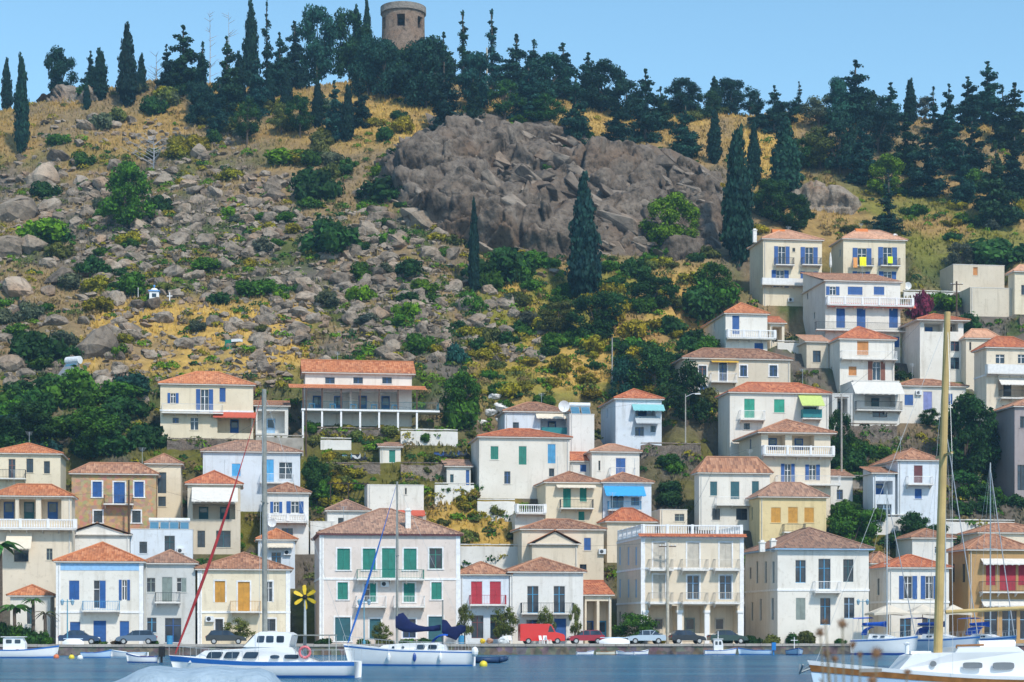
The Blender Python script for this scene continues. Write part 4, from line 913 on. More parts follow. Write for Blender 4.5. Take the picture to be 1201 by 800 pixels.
T('cypress', 117, 56, 118, 20, 'cyp', 'stout short cypress on the crest next to the rock ledge'); T('cypress', 102, 94, 129, 9, 'cyp', 'very thin little cypress by the rock ledge')
T('cypress', 556, 231, 346, 14, 'cyp', 'thin pencil-like cypress at the foot of the crag'); T('cypress', 685, 205, 356, 40, 'cyp', 'big thick cypress standing below the crag')
T('cypress', 866, 150, 310, 40, 'cyp', 'tall leaning dark cypress above the upper cream house'); T('cypress', 884, 143, 218, 18, 'dark', 'slender cypress touching the tall leaning cypress')
T('cypress', 921, 138, 232, 40, 'pine', 'loose greyish cypress in dry grass above the upper houses'); T('fir', 1042, 196, 276, 38, 'dark', 'dark cone-shaped pine right behind the towelled house')
T('cypress', 487, 92, 116, 10, 'cyp', 'tiny cypress in golden grass below the round tower')
for x, t0, b0, w_ in ((8,68,114,14),(294,2,104,22),(316,85,126,14),(418,6,70,16),(430,-2,60,14),(1068,92,146,16),(838,90,128,17),(408,98,166,16),(372,92,150,14),(1139,110,150,14),(838,128,192,18),(235,70,140,20),(166,62,110,12),(280,60,130,18),(336,80,135,16)): T('cypress', x, t0, b0, w_, 'cyp', L2, G2)
for sp, x, t0, b0, w_, c in (('broad',70,54,101,40,'pine'),('pine',106,58,104,26,'dark'),('pine',215,27,112,56,'dark'),('pine',238,46,142,40,'dark'),('pine',266,40,138,44,'dark'),('fir',313,-2,96,26,'dark'),('broad',372,5,100,54,'dark'),('pine',345,22,104,38,'dark'),
    ('pine',392,92,165,36,'dark'),('pine',328,36,112,40,'pine'),('broad',432,40,112,46,'dark'),('broad',410,10,90,50,'dark'),('broad',452,42,108,44,'pine'),('pine',521,60,156,50,'dark'),('fir',543,10,90,34,'dark'),('fir',577,8,98,36,'dark'),('pine',606,38,106,52,'dark'),
    ('pine',626,44,116,48,'dark'),('pine',660,48,118,56,'dark'),('broad',640,64,124,54,'dark'),('broad',706,72,132,52,'dark'),('pine',757,78,168,48,'pine'),('broad',801,90,136,42,'dark'),('pine',804,116,186,46,'pine'),('broad',856,88,134,36,'dark'),('olive',880,100,130,34,'pine'),
    ('pine',908,98,156,36,'dark'),('fir',937,94,134,18,'dark'),('olive',960,110,150,44,'grey'),('pine',1003,68,146,62,'dark'),('pine',1045,95,156,44,'dark'),('olive',1085,112,142,26,'grey'),('pine',1113,96,172,36,'dark'),('pine',1158,70,146,50,'dark'),('pine',1190,95,176,52,'dark'),
    ('broad',500,44,128,60,'dark'),('broad',560,56,130,56,'dark'),('olive',592,92,146,44,'mid'),('pine',675,86,172,44,'pine'),('pine',555,88,158,36,'dark'),('olive',640,108,152,48,'mid'),('pine',722,112,170,42,'pine'),('broad',470,80,112,46,'mid'),('pine',300,62,138,34,'dark'),('pine',258,92,158,34,'dark'),
    ('olive',352,108,162,34,'mid'),('pine',422,88,150,32,'dark'),('olive',290,112,170,34,'mid'),('pine',480,22,90,34,'dark'),('pine',195,50,115,30,'dark'),('broad',235,98,148,32,'pine'),('pine',690,60,122,44,'dark'),('broad',735,92,140,44,'dark'),('pine',520,36,96,40,'dark'),('broad',476,52,112,50,'forest'),('broad',452,46,118,44,'pine'),('broad',503,44,110,48,'dark'),('broad',490,60,118,40,'pine'),('pine',462,50,108,34,'forest'),('olive',330,118,158,30,'olive'),('fir',372,70,140,28,'dark'),('pine',620,70,140,50,'dark'),('fir',562,60,120,30,'pine'),('broad',985,92,150,40,'dark'),('broad',1025,108,152,38,'dark'),('pine',1135,88,150,44,'dark'),('pine',1176,100,168,40,'dark'),('fir',1095,100,158,28,'dark'),('pine',890,108,150,30,'dark'),('broad',925,118,146,34,'pine'),('pine',775,100,150,34,'dark'),('broad',830,104,140,30,'dark')): T(sp, x, t0, b0, w_, c if c != 'dark' else rnd.choice(('dark','dark','pine','teal','forest')), *CR[sp])
for sp, x, t0, b0, w_, c in (('pine',1088,148,230,56,'dark'),('pine',1112,128,200,44,'dark'),('pine',1168,162,264,62,'dark'),('pine',1140,138,210,48,'dark'),('broad',985,128,205,56,'pine'),('pine',1012,145,216,50,'dark'),('broad',962,148,200,50,'olive'),('pine',1190,150,230,46,'dark'),('pine',1062,130,205,44,'dark'),('broad',940,160,200,40,'mid'),
    ('broad',1030,120,180,48,'pine'),('pine',1130,170,240,36,'dark'),('broad',905,205,262,44,'mid'),('broad',930,225,272,40,'mid')): T(sp, x, t0, b0, w_, c if c != 'dark' else rnd.choice(('dark','pine','teal','forest')), *CR3[sp])
T('broad', 786, 228, 296, 62, 'bright', 'spreading bright green pine at the right end of the crag'); T('broad', 1040, 182, 232, 44, 'bright', 'bright green flat-topped pine among the dark pines on the dry slope')
T('broad', 146, 188, 268, 64, 'green', 'dense rounded dark green tree among the boulders', name='carob_tree'); T('olive', 1125, 282, 332, 40, 'grey', 'silvery olive tree in front of the roofless shell')
for x, t0, b0, w_, c, lb in ((1132,462,562,76,'mid','big dark leafy tree filling the gap below the low blue-shuttered house'),(1160,492,560,50,'mid','second dark tree beside the ruined stone wall'),(1000,588,648,56,'green','fresh green tree beside the yellow house'),(1072,598,640,44,'mid','round dark tree below the blue-white house'),(768,402,486,60,'mid','large dark tree above the dry stone wall'),(806,424,500,54,'mid','dark bushy tree beside the long beige house'),(735,420,480,44,'teal','bluish tree in the green belt'),(700,338,402,60,'mid','dark spreading tree below the big thick cypress'),
    (655,352,392,44,'olive','olive-green spreading tree left of the big thick cypress'),(836,306,362,46,'green','leafy green tree under the leaning cypress'),(765,318,362,50,'mid','dark tree below the bright green pine'),(540,436,500,44,'green','leafy green tree at the end of the taverna'),(370,532,590,36,'mid','dark tree beside the stone steps'),(1090,478,500,24,'mid','clipped round tree in front of the lilac door'),(985,480,540,30,'mid','dark tree beside the lime awning house'),(30,470,520,70,'mid','broad dark tree in the thicket above the left houses'),(110,474,534,70,'green','broad green tree in the thicket above the left houses'),(270,612,650,30,'green','green tree between the left houses')): T('broad', x, t0, b0, w_, c, lb, name='leafy_tree')
# bare dead trees
def bare(px, pt, pb, label, c=(.20,.19,.18), wide=.5, seed=0):
    p = ground(px, pb); hh = CAMZ+(HZ-pt)*p.y/F-p.z; r_ = random.Random(seed); mb = MB(); br = MB(); mb.path([(0,0,-.3),(.1,0,hh*.5),(0,.1,hh)], [.14,.09,.02], 6)
    for i in range(18):
        z = hh*r_.uniform(.15,.95); az = r_.uniform(0,6.28); L = hh*wide*(1-z/hh*.6)*r_.uniform(.5,1); e = Vector((math.cos(az)*L, math.sin(az)*L, z+L*.5)); br.path([(0,0,z), e*.5+Vector((0,0,z*.5)), e], [.06,.04,.015], 5)
        e2 = e*.6+Vector((0,0,z*.4)); br.tube(e2, e2+Vector((r_.uniform(-.5,.5), r_.uniform(-.5,.5), .5))*L*.4, .03, .01, 4)
    o = thing('dead_tree', label, 'tree', p); m = plain('dead wood', c, .9, var=.25); mb.build('trunk', m, o); br.build('branches', m, o)
bare(180, 160, 200, 'silvery dead tree with bare branches above the boulders', (.36,.37,.40), 1.1, 1); bare(246, 12, 90, 'bare dead conifer poking above the crest wood', wide=.2, seed=2); bare(268, 14, 90, 'thin leafless trunk beside the dead conifer on the crest', wide=.25, seed=3); bare(183, 62, 105, 'small leafless tree on the crest skyline', wide=.5, seed=4)
# shrubs: columns, row of foot, half width, height in picture pixels
SH = 'bushes on the rocky slope'
def shrub(px, pb, r, hgt, c, label, group=None, name='shrub', base=None):
    p = base or ground(px, pb); s = p.y/F; rr = r*s; o = place(name, SHR[rnd.randrange(5)], None, p-Vector((0,0,.1*rr)), rnd.uniform(0,6.28), (rr, rr*rnd.uniform(.85,1.1), hgt*s*.86)); o.color = jit(c); return tag(o, label, 'shrub', group)
for x, y, r, hg, c, lb in ((387,292,44,56,'mid','broad dark green bush among boulders below the crag'),(370,232,34,56,'mid','tall round dark bush above the broad bush on the boulder slope'),(450,232,44,36,'mid','wide green bush at the left foot of the crag'),(338,190,34,26,'bright','bright green cushion bush at the edge of the crest wood'),
    (68,168,18,19,'green','small dark round bush on the bare shoulder'),(45,420,36,50,'mid','big dark bush beside the tilted solar panel'),(590,325,40,58,'mid','dark bush filling the gully under the crag'),(55,280,34,36,'bright','light green bush among the large left boulders'),(160,342,26,34,'green','green bush sheltering the little white shrine'),
    (540,498,30,62,'green','tall leafy bush beside the taverna terrace'),(300,344,30,28,'green','green bush in the boulder field below the dead tree'),(1170,306,44,42,'mid','wide dark bush above the roofless shell'),(1130,390,30,34,'mid','dark bush behind the flat red canopy roof'),(535,425,18,32,'teal','bluish round bush above the taverna'),
    (1080,372,18,48,'purple','crimson bougainvillea beside the long balustraded terrace'),(1105,358,24,30,'bright','yellow-green bush on the path beside the bougainvillea'),(820,365,36,48,'mid','leafy bush above the bright white house'),(838,352,30,40,'green','fresh green bush beside the leaning cypress foot'),(70,300,24,26,'olive','olive grey bush between large boulders'),
    (410,498,20,26,'yel','yellow-green bush on the taverna terrace'),(420,498,24,30,'green','round green bush in front of the taverna'),(455,500,20,22,'mid','low dark bush under the taverna veranda'),(245,315,24,22,'green','low green bush above the shrine boulder'),(610,570,18,14,'mid','dark bush at the corner of the weathered white house')): shrub(x, y, r, hg, c, lb)
for gi, (lb, c2, boxes) in enumerate((('dark green bush in the thicket behind the ochre stone house', ('mid','mid','green','dark'), ((0,190,455,540,34,26,34),)), ('leafy bush in the green belt between the big cypress and the slope houses', ('mid','green','olive','yel','yel','green'), ((640,740,335,420,20,14,24),(700,830,410,480,18,14,26),(740,850,300,400,14,12,24),(560,700,380,480,34,9,20),(600,850,300,420,22,8,18))),
    ('green bush in the garden gaps of the right slope', ('mid','green','mid'), ((975,1025,590,650,9,16,26),(1100,1200,480,540,16,18,30),(1050,1100,610,640,5,14,24),(1110,1190,560,615,8,12,18),(1040,1130,400,450,6,10,14),(770,800,540,600,6,12,20),(975,1000,520,570,6,12,20),(985,1050,515,560,9,10,16),(1110,1200,520,610,16,12,20),(1000,1050,560,600,6,10,16))),
    ('scrubby bush in the undergrowth of the crest wood', ('olive','grey','mid','yel','olive'), ((180,560,120,185,30,14,22),(560,860,110,160,12,12,18),(100,240,105,190,10,14,20))), ('low bush in dry grass above the upper houses', ('olive','green','yel','mid','grey'), ((890,1201,215,290,28,12,18),)),
    ('low green bush between the boulders', ('green','bright','mid','olive','green','grey','yel'), ((0,640,190,430,110,10,24),)), ('small bush on the golden bank between the houses', ('olive','yel','green'), ((380,560,500,600,20,8,14),(500,620,590,650,10,8,14),(360,400,500,570,10,10,18),(372,440,548,600,14,12,20),(520,560,560,600,4,8,14))))):
    for (x0, x1, y0, y1, n_, r0, r1) in boxes:
        for _ in range(n_):
            r = rnd.uniform(r0, r1); ck = rnd.choice(c2); cw = dict(mid='deep green', green='fresh green', bright='bright green', olive='olive', grey='greyish', yel='yellow-green', dark='blackish green')[ck]; lb2 = lb.replace('dark green bush', 'bush').replace('green bush', 'bush').replace('bush', cw+' bush', 1)
            shrub(rnd.uniform(x0, x1), rnd.uniform(y0, y1), r, r*rnd.uniform(.9, 1.5), ck, lb2, name=('thicket_bush','lentisk_bush','garden_bush','undergrowth_bush','heath_bush','shrub','bank_bush')[gi], group='bushes: ' + lb.split(' in ')[0].split(' on ')[0].split(' between ')[0] + ' %d ' % gi + cw)
# low scrub: one mass of small cushions
rs = np.random.RandomState(77); VV, CC = [], []; cnt = 0
while cnt < 3200:
    x, y = rs.uniform(-80, 1260), rs.uniform(110, 680)
    w_ = 1.0 if x < 640 and y > 180 else (.8 if 540 < x < 850 and y > 290 else (.6 if x > 880 and 180 < y < 300 else .35))
    if y > 430 and x > 860: w_ = .8
    if rs.rand() > w_*(.5+.6*float(vnoise(np.array(x/40), np.array(y/25), 8))): continue
    p = ground(x, y); a_, b_ = ab(p.x, p.y)
    if any(h['a0']-.8 < a_ < h['a1']+.8 and h['bb']-1.8 < b_ < h['bb']+h['d']+.8 for h in HOUSES): continue
    cnt += 1; r = rs.uniform(.4, 1.4); n_ = int(52*r+26); d = rs.normal(size=(n_,3)); d /= np.linalg.norm(d, axis=1)[:,None]; d[:,2] = np.abs(d[:,2])
    Pq = np.array(p)+d*np.array((r, r, r*.75))*(1-.3*rs.rand(n_,1)); N = d+rs.normal(size=(n_,3))*.5; T_ = np.cross(N, rs.normal(size=(n_,3))); T_ /= np.linalg.norm(T_, axis=1)[:,None]; U = np.cross(N/np.linalg.norm(N, axis=1)[:,None], T_); sz = rs.uniform(.12,.26,(n_,1))
    VV.append(np.stack([Pq-T_*sz, Pq+U*sz*.6, Pq+T_*sz, Pq-U*sz*.6], 1).reshape(-1,3))
    key = ('green','mid','olive','bright','yel','dry','green','olive','yel','bright')[rs.randint(10)]; CC.append(np.repeat(np.array(COL[key])[None]*rs.uniform(.6,1.3,(n_,1)), 4, axis=0))
VV = np.concatenate(VV); CC = np.concatenate(CC); mb = MB(); mb.v = [tuple(q) for q in VV]; mb.f = [tuple(q) for q in np.arange(len(VV)).reshape(-1,4)]
sm2, t, p = newmat('scrub leaves'); a_ = nd(t, 'ShaderNodeAttribute', attribute_name='ground'); t.links.new(a_.outputs['Color'], p.inputs['Base Color']); p.inputs['Roughness'].default_value = .8; p.inputs['Specular IOR Level'].default_value = .15
me = mb.mesh('low_scrub', sm2); colored(me, 'ground', CC); tag(place('low_scrub', me), 'low cushions of heath and scrub between the rocks', 'scrub', kind='stuff')
CE = [(CLIFF[i][0]*(1-f)+CLIFF[(i+1)%len(CLIFF)][0]*f, CLIFF[i][1]*(1-f)+CLIFF[(i+1)%len(CLIFF)][1]*f) for i in range(len(CLIFF)) for f in (.1,.5)]
for i, (x, y) in enumerate(CE):
    r = rnd.uniform(7, 16); shrub(x+rnd.uniform(-6,6), y+rnd.uniform(0,8), r, r*rnd.uniform(.8,1.3), rnd.choice(('mid','green','olive','yel','mid')), 'bush rooted along the edge of the crag', 'bushes along the crag edge', 'crag_bush')
for x, y, r in ((640,205,9),(600,230,7),(560,250,10),(705,200,8),(745,225,7),(690,255,9),(530,205,7),(770,205,6),(620,265,8),(660,180,6),(580,175,5),(800,240,6)):
    p = ground(x, y); p = p+Vector((0,-2.6,.4)); shrub(x, y, r, r, rnd.choice(('mid','olive','green')), 'bush growing from a crack in the crag face', 'bushes on the crag face', 'crag_bush', base=p)
# dry grass
N_ = 60000; px_ = nprng.uniform(-150, 1350, N_*2); Y_ = nprng.uniform(222, 392, N_*2); u_ = (px_-CX)/F; X_ = u_*Y_; Z_ = zs(X_, Y_); py_ = HZ-(Z_-CAMZ)*F/Y_
keep = (py_ < 700) & ((vnoise(X_/6, Y_/6, 5) > -.35) | (py_ < 200)); 
aa_, bb_ = ab(X_, Y_)
for h in HOUSES: keep &= ~((aa_ > h['a0']-.6) & (aa_ < h['a1']+.6) & (bb_ > h['bb']-1.5) & (bb_ < h['bb']+h['d']+.6))
X_, Y_, Z_ = X_[keep][:N_], Y_[keep][:N_], Z_[keep][:N_]; n_ = len(X_); gc = groundcolor(X_, Y_, Z_); gc = gc*nprng.uniform(.75, 1.35, (n_,1))*np.array((1.05,1.08,.9)); hgt = nprng.uniform(.25, .75, n_)
V = np.zeros((n_, 6, 3)); 
for k in range(2):
    an = nprng.uniform(0, 3.14, n_); wd = nprng.uniform(.10, .28, n_); dx, dy = np.cos(an)*wd, np.sin(an)*wd
    V[:,3*k,0], V[:,3*k,1], V[:,3*k,2] = X_-dx, Y_-dy, Z_-.08; V[:,3*k+1,0], V[:,3*k+1,1], V[:,3*k+1,2] = X_+dx, Y_+dy, Z_-.08
    V[:,3*k+2,0], V[:,3*k+2,1], V[:,3*k+2,2] = X_+nprng.normal(0,.15,n_), Y_+nprng.normal(0,.15,n_), Z_+hgt
mb = MB(); mb.v = [tuple(q) for q in V.reshape(-1,3)]; mb.f = [tuple(q) for q in np.arange(6*n_).reshape(-1,3)]
gm, t, p = newmat('dry grass'); a_ = nd(t, 'ShaderNodeAttribute', attribute_name='ground'); t.links.new(a_.outputs['Color'], p.inputs['Base Color']); p.inputs['Roughness'].default_value = .9; p.inputs['Specular IOR Level'].default_value = .1
me = mb.mesh('dry_grass', gm); colored(me, 'ground', np.repeat(gc, 6, axis=0)); tag(place('dry_grass', me), 'tufts of dry straw-coloured grass over the hillside', 'grass', kind='stuff')
# ------------------------------------------------------------------ round tower on the crest
p = ground(473, 75); Yt = p.y; s = Yt/F; r_ = 26*s; ztop = CAMZ+(HZ-10)*s; zb = min(p.z, CAMZ+(HZ-84)*s)-1; tw = thing('round_tower', 'ruined round stone windmill tower with square openings on the hill crest', 'tower', (p.x, Yt, zb))
Ht = ztop-zb; mb = MB(); n = 48; hz = [0, Ht*.3, Ht-5.2, Ht-4.6, Ht-2.3, Ht-1.3, Ht]; rr = [r_*1.06, r_*1.02, r_*.97, r_*.965, r_*.96, r_*.96, r_*.97]
holes = []
for i in range(n):
    th = 2*math.pi*(i+.5)/n
    for dg in (-100, -38, -88+2, -62-90, 0, 45, 90, 140, 180): pass
def hol(i): 
    dg = (math.degrees(2*math.pi*(i+.5)/n)+360) % 360
    return any(abs((dg-c+180) % 360-180) < 11.3 for c in (266, 206, 326, 26, 86, 146))
for k in range(len(hz)-1):
    for i in range(n):
        if k in (3,) and hol(i): continue
        a_, b_ = 2*math.pi*i/n, 2*math.pi*(i+1)/n
        P = [(rr[k]*math.cos(a_), rr[k]*math.sin(a_), hz[k]), (rr[k]*math.cos(b_), rr[k]*math.sin(b_), hz[k]), (rr[k+1]*math.cos(b_), rr[k+1]*math.sin(b_), hz[k+1]), (rr[k+1]*math.cos(a_), rr[k+1]*math.sin(a_), hz[k+1])]
        mb.quad(*P); mb.quad(*[(x*.86, y*.86, z) for x, y, z in P])
    
for i in range(n):
    a_, b_ = 2*math.pi*i/n, 2*math.pi*(i+1)/n; R0 = rr[-1]
    mb.quad((R0*math.cos(a_), R0*math.sin(a_), Ht), (R0*math.cos(b_), R0*math.sin(b_), Ht), (R0*.86*math.cos(b_), R0*.86*math.sin(b_), Ht), (R0*.86*math.cos(a_), R0*.86*math.sin(a_), Ht))
    if hol(i):
        R1 = rr[3]
        for z in (hz[3], hz[4]): mb.quad((R1*math.cos(a_), R1*math.sin(a_), z), (R1*math.cos(b_), R1*math.sin(b_), z), (R1*.86*math.cos(b_), R1*.86*math.sin(b_), z), (R1*.86*math.cos(a_), R1*.86*math.sin(a_), z))
        for e, j in ((a_, i-1), (b_, i+1)):
            if not hol(j % n): mb.quad(*[(R1*f*math.cos(e), R1*f*math.sin(e), z) for f, z in ((1,hz[3]),(.86,hz[3]),(.86,hz[4]),(1,hz[4]))])
mb.build('masonry', rockmat('tower stone', (.29,.215,.165), (.40,.31,.245), (.10,.08,.065), (.36,.225,.145), 1.4), tw)
fl = MB(); fl.lathe([(0, Ht-1.2), (r_*.9, Ht-1.2)], n=24); fl.lathe([(0, hz[2]-.3), (r_*.9, hz[2]-.3)], n=24); fl.build('floor_slab', MATS['concrete'], tw)
bd = MB(); bd.lathe([(r_*.965, Ht-1.25), (r_*1.03, Ht-1.2), (r_*1.03, Ht+.05), (r_*.84, Ht+.05), (r_*.84, Ht-1.2)], n=48); bd.build('parapet_ring', rockmat('tower ring', (.42,.38,.34), (.52,.48,.44), (.2,.18,.16), (.40,.30,.24), .8), tw)
# ------------------------------------------------------------------ poles
def pole(px, pt, pb, r, c, label, arms=0, base=None, name='utility_pole', lamp=False):
    p = base or ground(px, pb); hh = CAMZ+(HZ-pt)*p.y/F-p.z; o = thing(name, label, 'pole', p); mb = MB(); mb.tube((0,0,-.5), (0,0,hh), r*1.2, r*.85, 9); mb.build('post', plain('pole wood ' + c, dict(g=(.36,.34,.31), b=(.10,.065,.045), l=(.50,.46,.38))[c], .85, var=.25), o)
    if arms:
        am = MB()
        for k in range(arms): am.box(-.9, .9, -.06, .06, hh-.5-k*.6, hh-.4-k*.6); 
        am.build('crossarm', plain('pole wood b', 0), o); it = MB()
        for k in range(arms):
            for x_ in (-.8,-.4,.4,.8): it.lathe([(.03,0),(.07,.05),(.05,.12),(0,.16)], (x_,0,hh-.4-k*.6), 6)
        it.build('insulators', plain('appliance', (.72,.74,.76), .5), o)
    if lamp:
        lm = MB(); lm.path([(0,0,hh-.4),(.9,-.3,hh),(1.4,-.5,hh-.05)], .04, 5); lm.box(1.2,1.9,-.7,-.4,hh-.15,hh+.02); lm.build('lamp_arm', plain('appliance', 0), o)
    return o, p+Vector((0,0,hh))
def quayp(px, b): Y = Yb(px, b); return Vector(((px-CX)*Y/F, Y, 1.05))
PT = []
PT.append(pole(571, 56, 112, .17, 'l', 'pale tall pole standing in the crest wood')[1])
PT.append(pole(46, 572, 700, .12, 'b', 'dark wooden pole in front of the concrete veranda wall', 0)[1]); PT.append(pole(151, 563, 655, .12, 'b', 'dark wooden pole in front of the ochre stone house')[1])
PT.append(pole(783, 636, 750, .16, 'l', 'wooden utility pole in front of the cream villa', 1, quayp(783, 206))[1]); PT.append(pole(841, 538, 622, .14, 'b', 'dark pole in front of the three teal shutters')[1])
PT.append(pole(987, 462, 575, .12, 'g', 'grey pole beside the canvas canopy house', 1)[1]); PT.append(pole(1122, 330, 445, .14, 'b', 'dark pole beside the flat red canopy roof', 1)[1]); PT.append(pole(718, 396, 452, .10, 'g', 'thin grey pole in the green belt above the slope houses', 0)[1])
PT.append(pole(359, 455, 535, .10, 'b', 'dark pole at the corner of the taverna', 0)[1]); PT.append(pole(804, 462, 525, .08, 'g', 'grey lamp pole among the bushes above the dry stone wall', 0, lamp=True)[1])
def wire(a_, b_, label, sag=1.2):
    mb = MB(); mb.path([a_.lerp(b_, i/12)-Vector((0,0,sag*4*(i/12)*(1-i/12))) for i in range(13)], .014, 4); tag(mb.build('overhead_wire', paint('k')), label, 'wire')
wire(PT[3], PT[4], 'black wire from the villa pole up to the pole by the teal shutters'); wire(PT[4], PT[5], 'black wire sagging between the two right slope poles'); wire(PT[1], PT[2], 'black wire sagging between the two dark poles on the left'); wire(PT[2], PT[8], 'black wire rising from the stone house to the taverna')
# ------------------------------------------------------------------ hillside odds and ends
p = ground(181, 357); s = p.y/F; o = thing('shrine', 'little white and blue wayside shrine in front of a boulder', 'shrine', p, -PSI); wm = plain('white paint', (.82,.82,.82), .7, var=.05); bm_ = plain('blue paint', (.10,.32,.70), .6)
hh = 20*s; w2 = 5.5*s; mb = MB(); mb.box(-w2, w2, -w2, w2, -.5, hh*.72); mb.build('body', wm, o); mb = MB(); mb.box(-w2*1.2, w2*1.2, -w2*1.2, w2*1.2, hh*.72, hh*.78); mb.build('cornice', bm_, o)
mb = MB(); mb.lathe([(w2*.85, 0), (w2*.8, hh*.08), (w2*.5, hh*.15), (0, hh*.18)], (0,0,hh*.78), 12); mb.build('dome', wm, o); mb = MB(); mb.box(-.05,.05,-.05,.05,hh*.96,hh*1.15); mb.box(-.18,.18,-.04,.04,hh*1.06,hh*1.10); mb.build('cross', bm_, o); mb = MB(); mb.box(-w2*.45, w2*.45, -w2-.03, -w2+.02, hh*.38, hh*.6); mb.build('niche', glassmat(), o)
p = ground(162, 352); o = thing('flagpole', 'thin white flagpole beside the little shrine', 'flagpole', p); mb = MB(); mb.tube((0,0,-.3),(0,0,14*s),.06,.04,6); mb.build('post', wm, o); mb = MB(); mb.ball((0,0,14*s),.1); mb.build('finial', wm, o)
p = ground(199, 355); o = thing('white_cross', 'small white cross beside the shrine', 'cross', p); mb = MB(); mb.box(-.07,.07,-.06,.06,-.2,1.5); mb.box(-.4,.4,-.05,.05,.9,1.05); mb.build('cross', wm, o)
p = ground(269, 408); o = thing('utility_box', 'green metal box with white lid on the golden slope', 'box', p, -.3); mb = MB(); mb.box(-.5,.5,-.4,.4,-.3,1.1); mb.build('cabinet', plain('green metal', (.02,.22,.14), .5), o); mb = MB(); mb.box(.52,1.9,-.5,.3,.75,1.15); mb.build('lid', wm, o)
def heater(px, py, Y, label, n=2, sc=1.0, z=None):
    P = at(px, py, Y); o = thing('solar_heater', label, 'solar panel', P, -PSI); fr_ = plain('aluminium', (.5,.52,.54), .4, .6)
    for k in range(n):
        x0 = k*1.25*sc; pa = MB(); pa.add([(x0,-.7*sc,.05),(x0+1.1*sc,-.7*sc,.05),(x0+1.1*sc,.5*sc,1.25*sc),(x0,.5*sc,1.25*sc),(x0,-.62*sc,-.03),(x0+1.1*sc,-.62*sc,-.03),(x0+1.1*sc,.58*sc,1.17*sc),(x0,.58*sc,1.17*sc)], [(0,1,2,3),(4,7,6,5),(0,4,5,1),(1,5,6,2),(2,6,7,3),(3,7,4,0)])
        po = pa.build('collector_panel', plain('collector rim', (.4,.42,.44), .4, .5), o); g = MB(); e = .06*sc; g.quad((x0+e,-.64*sc,.115),(x0+1.1*sc-e,-.64*sc,.115),(x0+1.1*sc-e,.44*sc,1.195*sc),(x0+e,.44*sc,1.195*sc)); g.build('collector_glass', plain('collector', (.08,.20,.30), .12, spec=.7), po)
    tk = MB(); x1 = (n*1.25-.15)*sc; tk.tube((-.1,.65*sc,1.45*sc),(x1+.1,.65*sc,1.45*sc),.28*sc,n=14); tk.build('tank', plain('appliance', 0), o); lg = MB()
    for x_ in (.1, x1-.1):
        lg.box(x_-.03,x_+.03,.6*sc,.68*sc,-.2,1.3*sc); lg.box(x_-.03,x_+.03,-.72*sc,.64*sc,-.2,-.04)
    lg.build('stand', fr_, o); return o
hb = {h['label'][:22]: h for h in HOUSES}
def roofY(key, f_=.5):
    h = next(h for h in HOUSES if key in h['label']); return h
h = roofY('carrying solar water'); 
for k, a_ in enumerate((.30, .62)):
    Xh, Yh = XY(h['a0']+(h['a1']-h['a0'])*a_, h['bb']+h['d']*.4); o = heater(0, 0, 100, 'solar water heater on the pale blue flat roof', 2, .95); o.location = (Xh, Yh, h['z']+h['he']-.2); o['group'] = 'solar heaters on the pale blue roof'
h = roofY('solar panels and dish'); Xh, Yh = XY(h['a0']+.3, h['bb']+h['d']*.35); o = heater(0,0,100,'solar water heater on the plain white block',2,1.1); o.location = (Xh, Yh, h['z']+h['he']-.2)
def dish(P, label, r=.5):
    o = thing('satellite_dish', label, 'dish', P, -PSI); mb = MB(); n = 14; vs_ = []; 
    for k, q in enumerate((0,.4,.75,1)):
        for i in range(n): t_ = 2*math.pi*i/n; vs_.append((math.cos(t_)*r*q, -.10-.25*r*q*q, 1.2+math.sin(t_)*r*q))
    mb.add(vs_, [(k*n+i, k*n+(i+1)%n, (k+1)*n+(i+1)%n, (k+1)*n+i) for k in range(3) for i in range(n)]); mb.build('reflector', plain('appliance', 0), o, True); st = MB(); st.tube((0,0,-.3),(0,-.08,1.2),.04,n=6); st.tube((0,-.1,1.2-r),(0,-.6,1.1),.02,n=4); st.build('mount', plain('aluminium', 0), o)
Xh, Yh = XY(h['a0']-.6, h['bb']+1); dish(Vector((Xh, Yh, h['z']+h['he']-.1)), 'white satellite dish beside the plain white block', .75)
h = roofY('first' if False else 'striped canopy'); Xh, Yh = XY(h['a1']-2.6, h['bb']+1.5); dish(Vector((Xh, Yh, h['z']+h['he']+.9)), 'satellite dish on the roof behind the cream waterfront house', .5)
h = roofY('yellow towels'); Xh, Yh = XY(h['a1']+.5, h['bb']+.5); dish(Vector((Xh, Yh, h['z']-.1)), 'satellite dish at the corner of the towelled house', .6)
P0 = ground(72, 446); o = heater(72, 446, 100, 'tilted solar panel standing alone among the rocks', 1, 1.9); o.location = P0; o.rotation_euler[2] = -.5
for key, nm in (('white chimney beside the tall leaning', 'orange cylindrical water tank on the roof beside the leaning cypress'), ('yellow towels', 'orange cylindrical water tank on the towelled house')):
    h = roofY(key); Xh, Yh = XY((h['a0']+h['a1'])/2-1.2, h['bb']+h['d']*.5); o = thing('water_tank', nm, 'tank', (Xh, Yh, h['z']+h['he']+1.35), -PSI); mb = MB(); mb.tube((-1,0,.55),(1,0,.55),.55,n=16); mb.build('drum', plain('orange tank', (.62,.17,.03), .5), o); mb = MB(); mb.box(-.8,-.6,-.4,.4,-.5,.2); mb.box(.6,.8,-.4,.4,-.5,.2); mb.build('cradle', plain('aluminium', 0), o)
h = roofY('yellow towels')
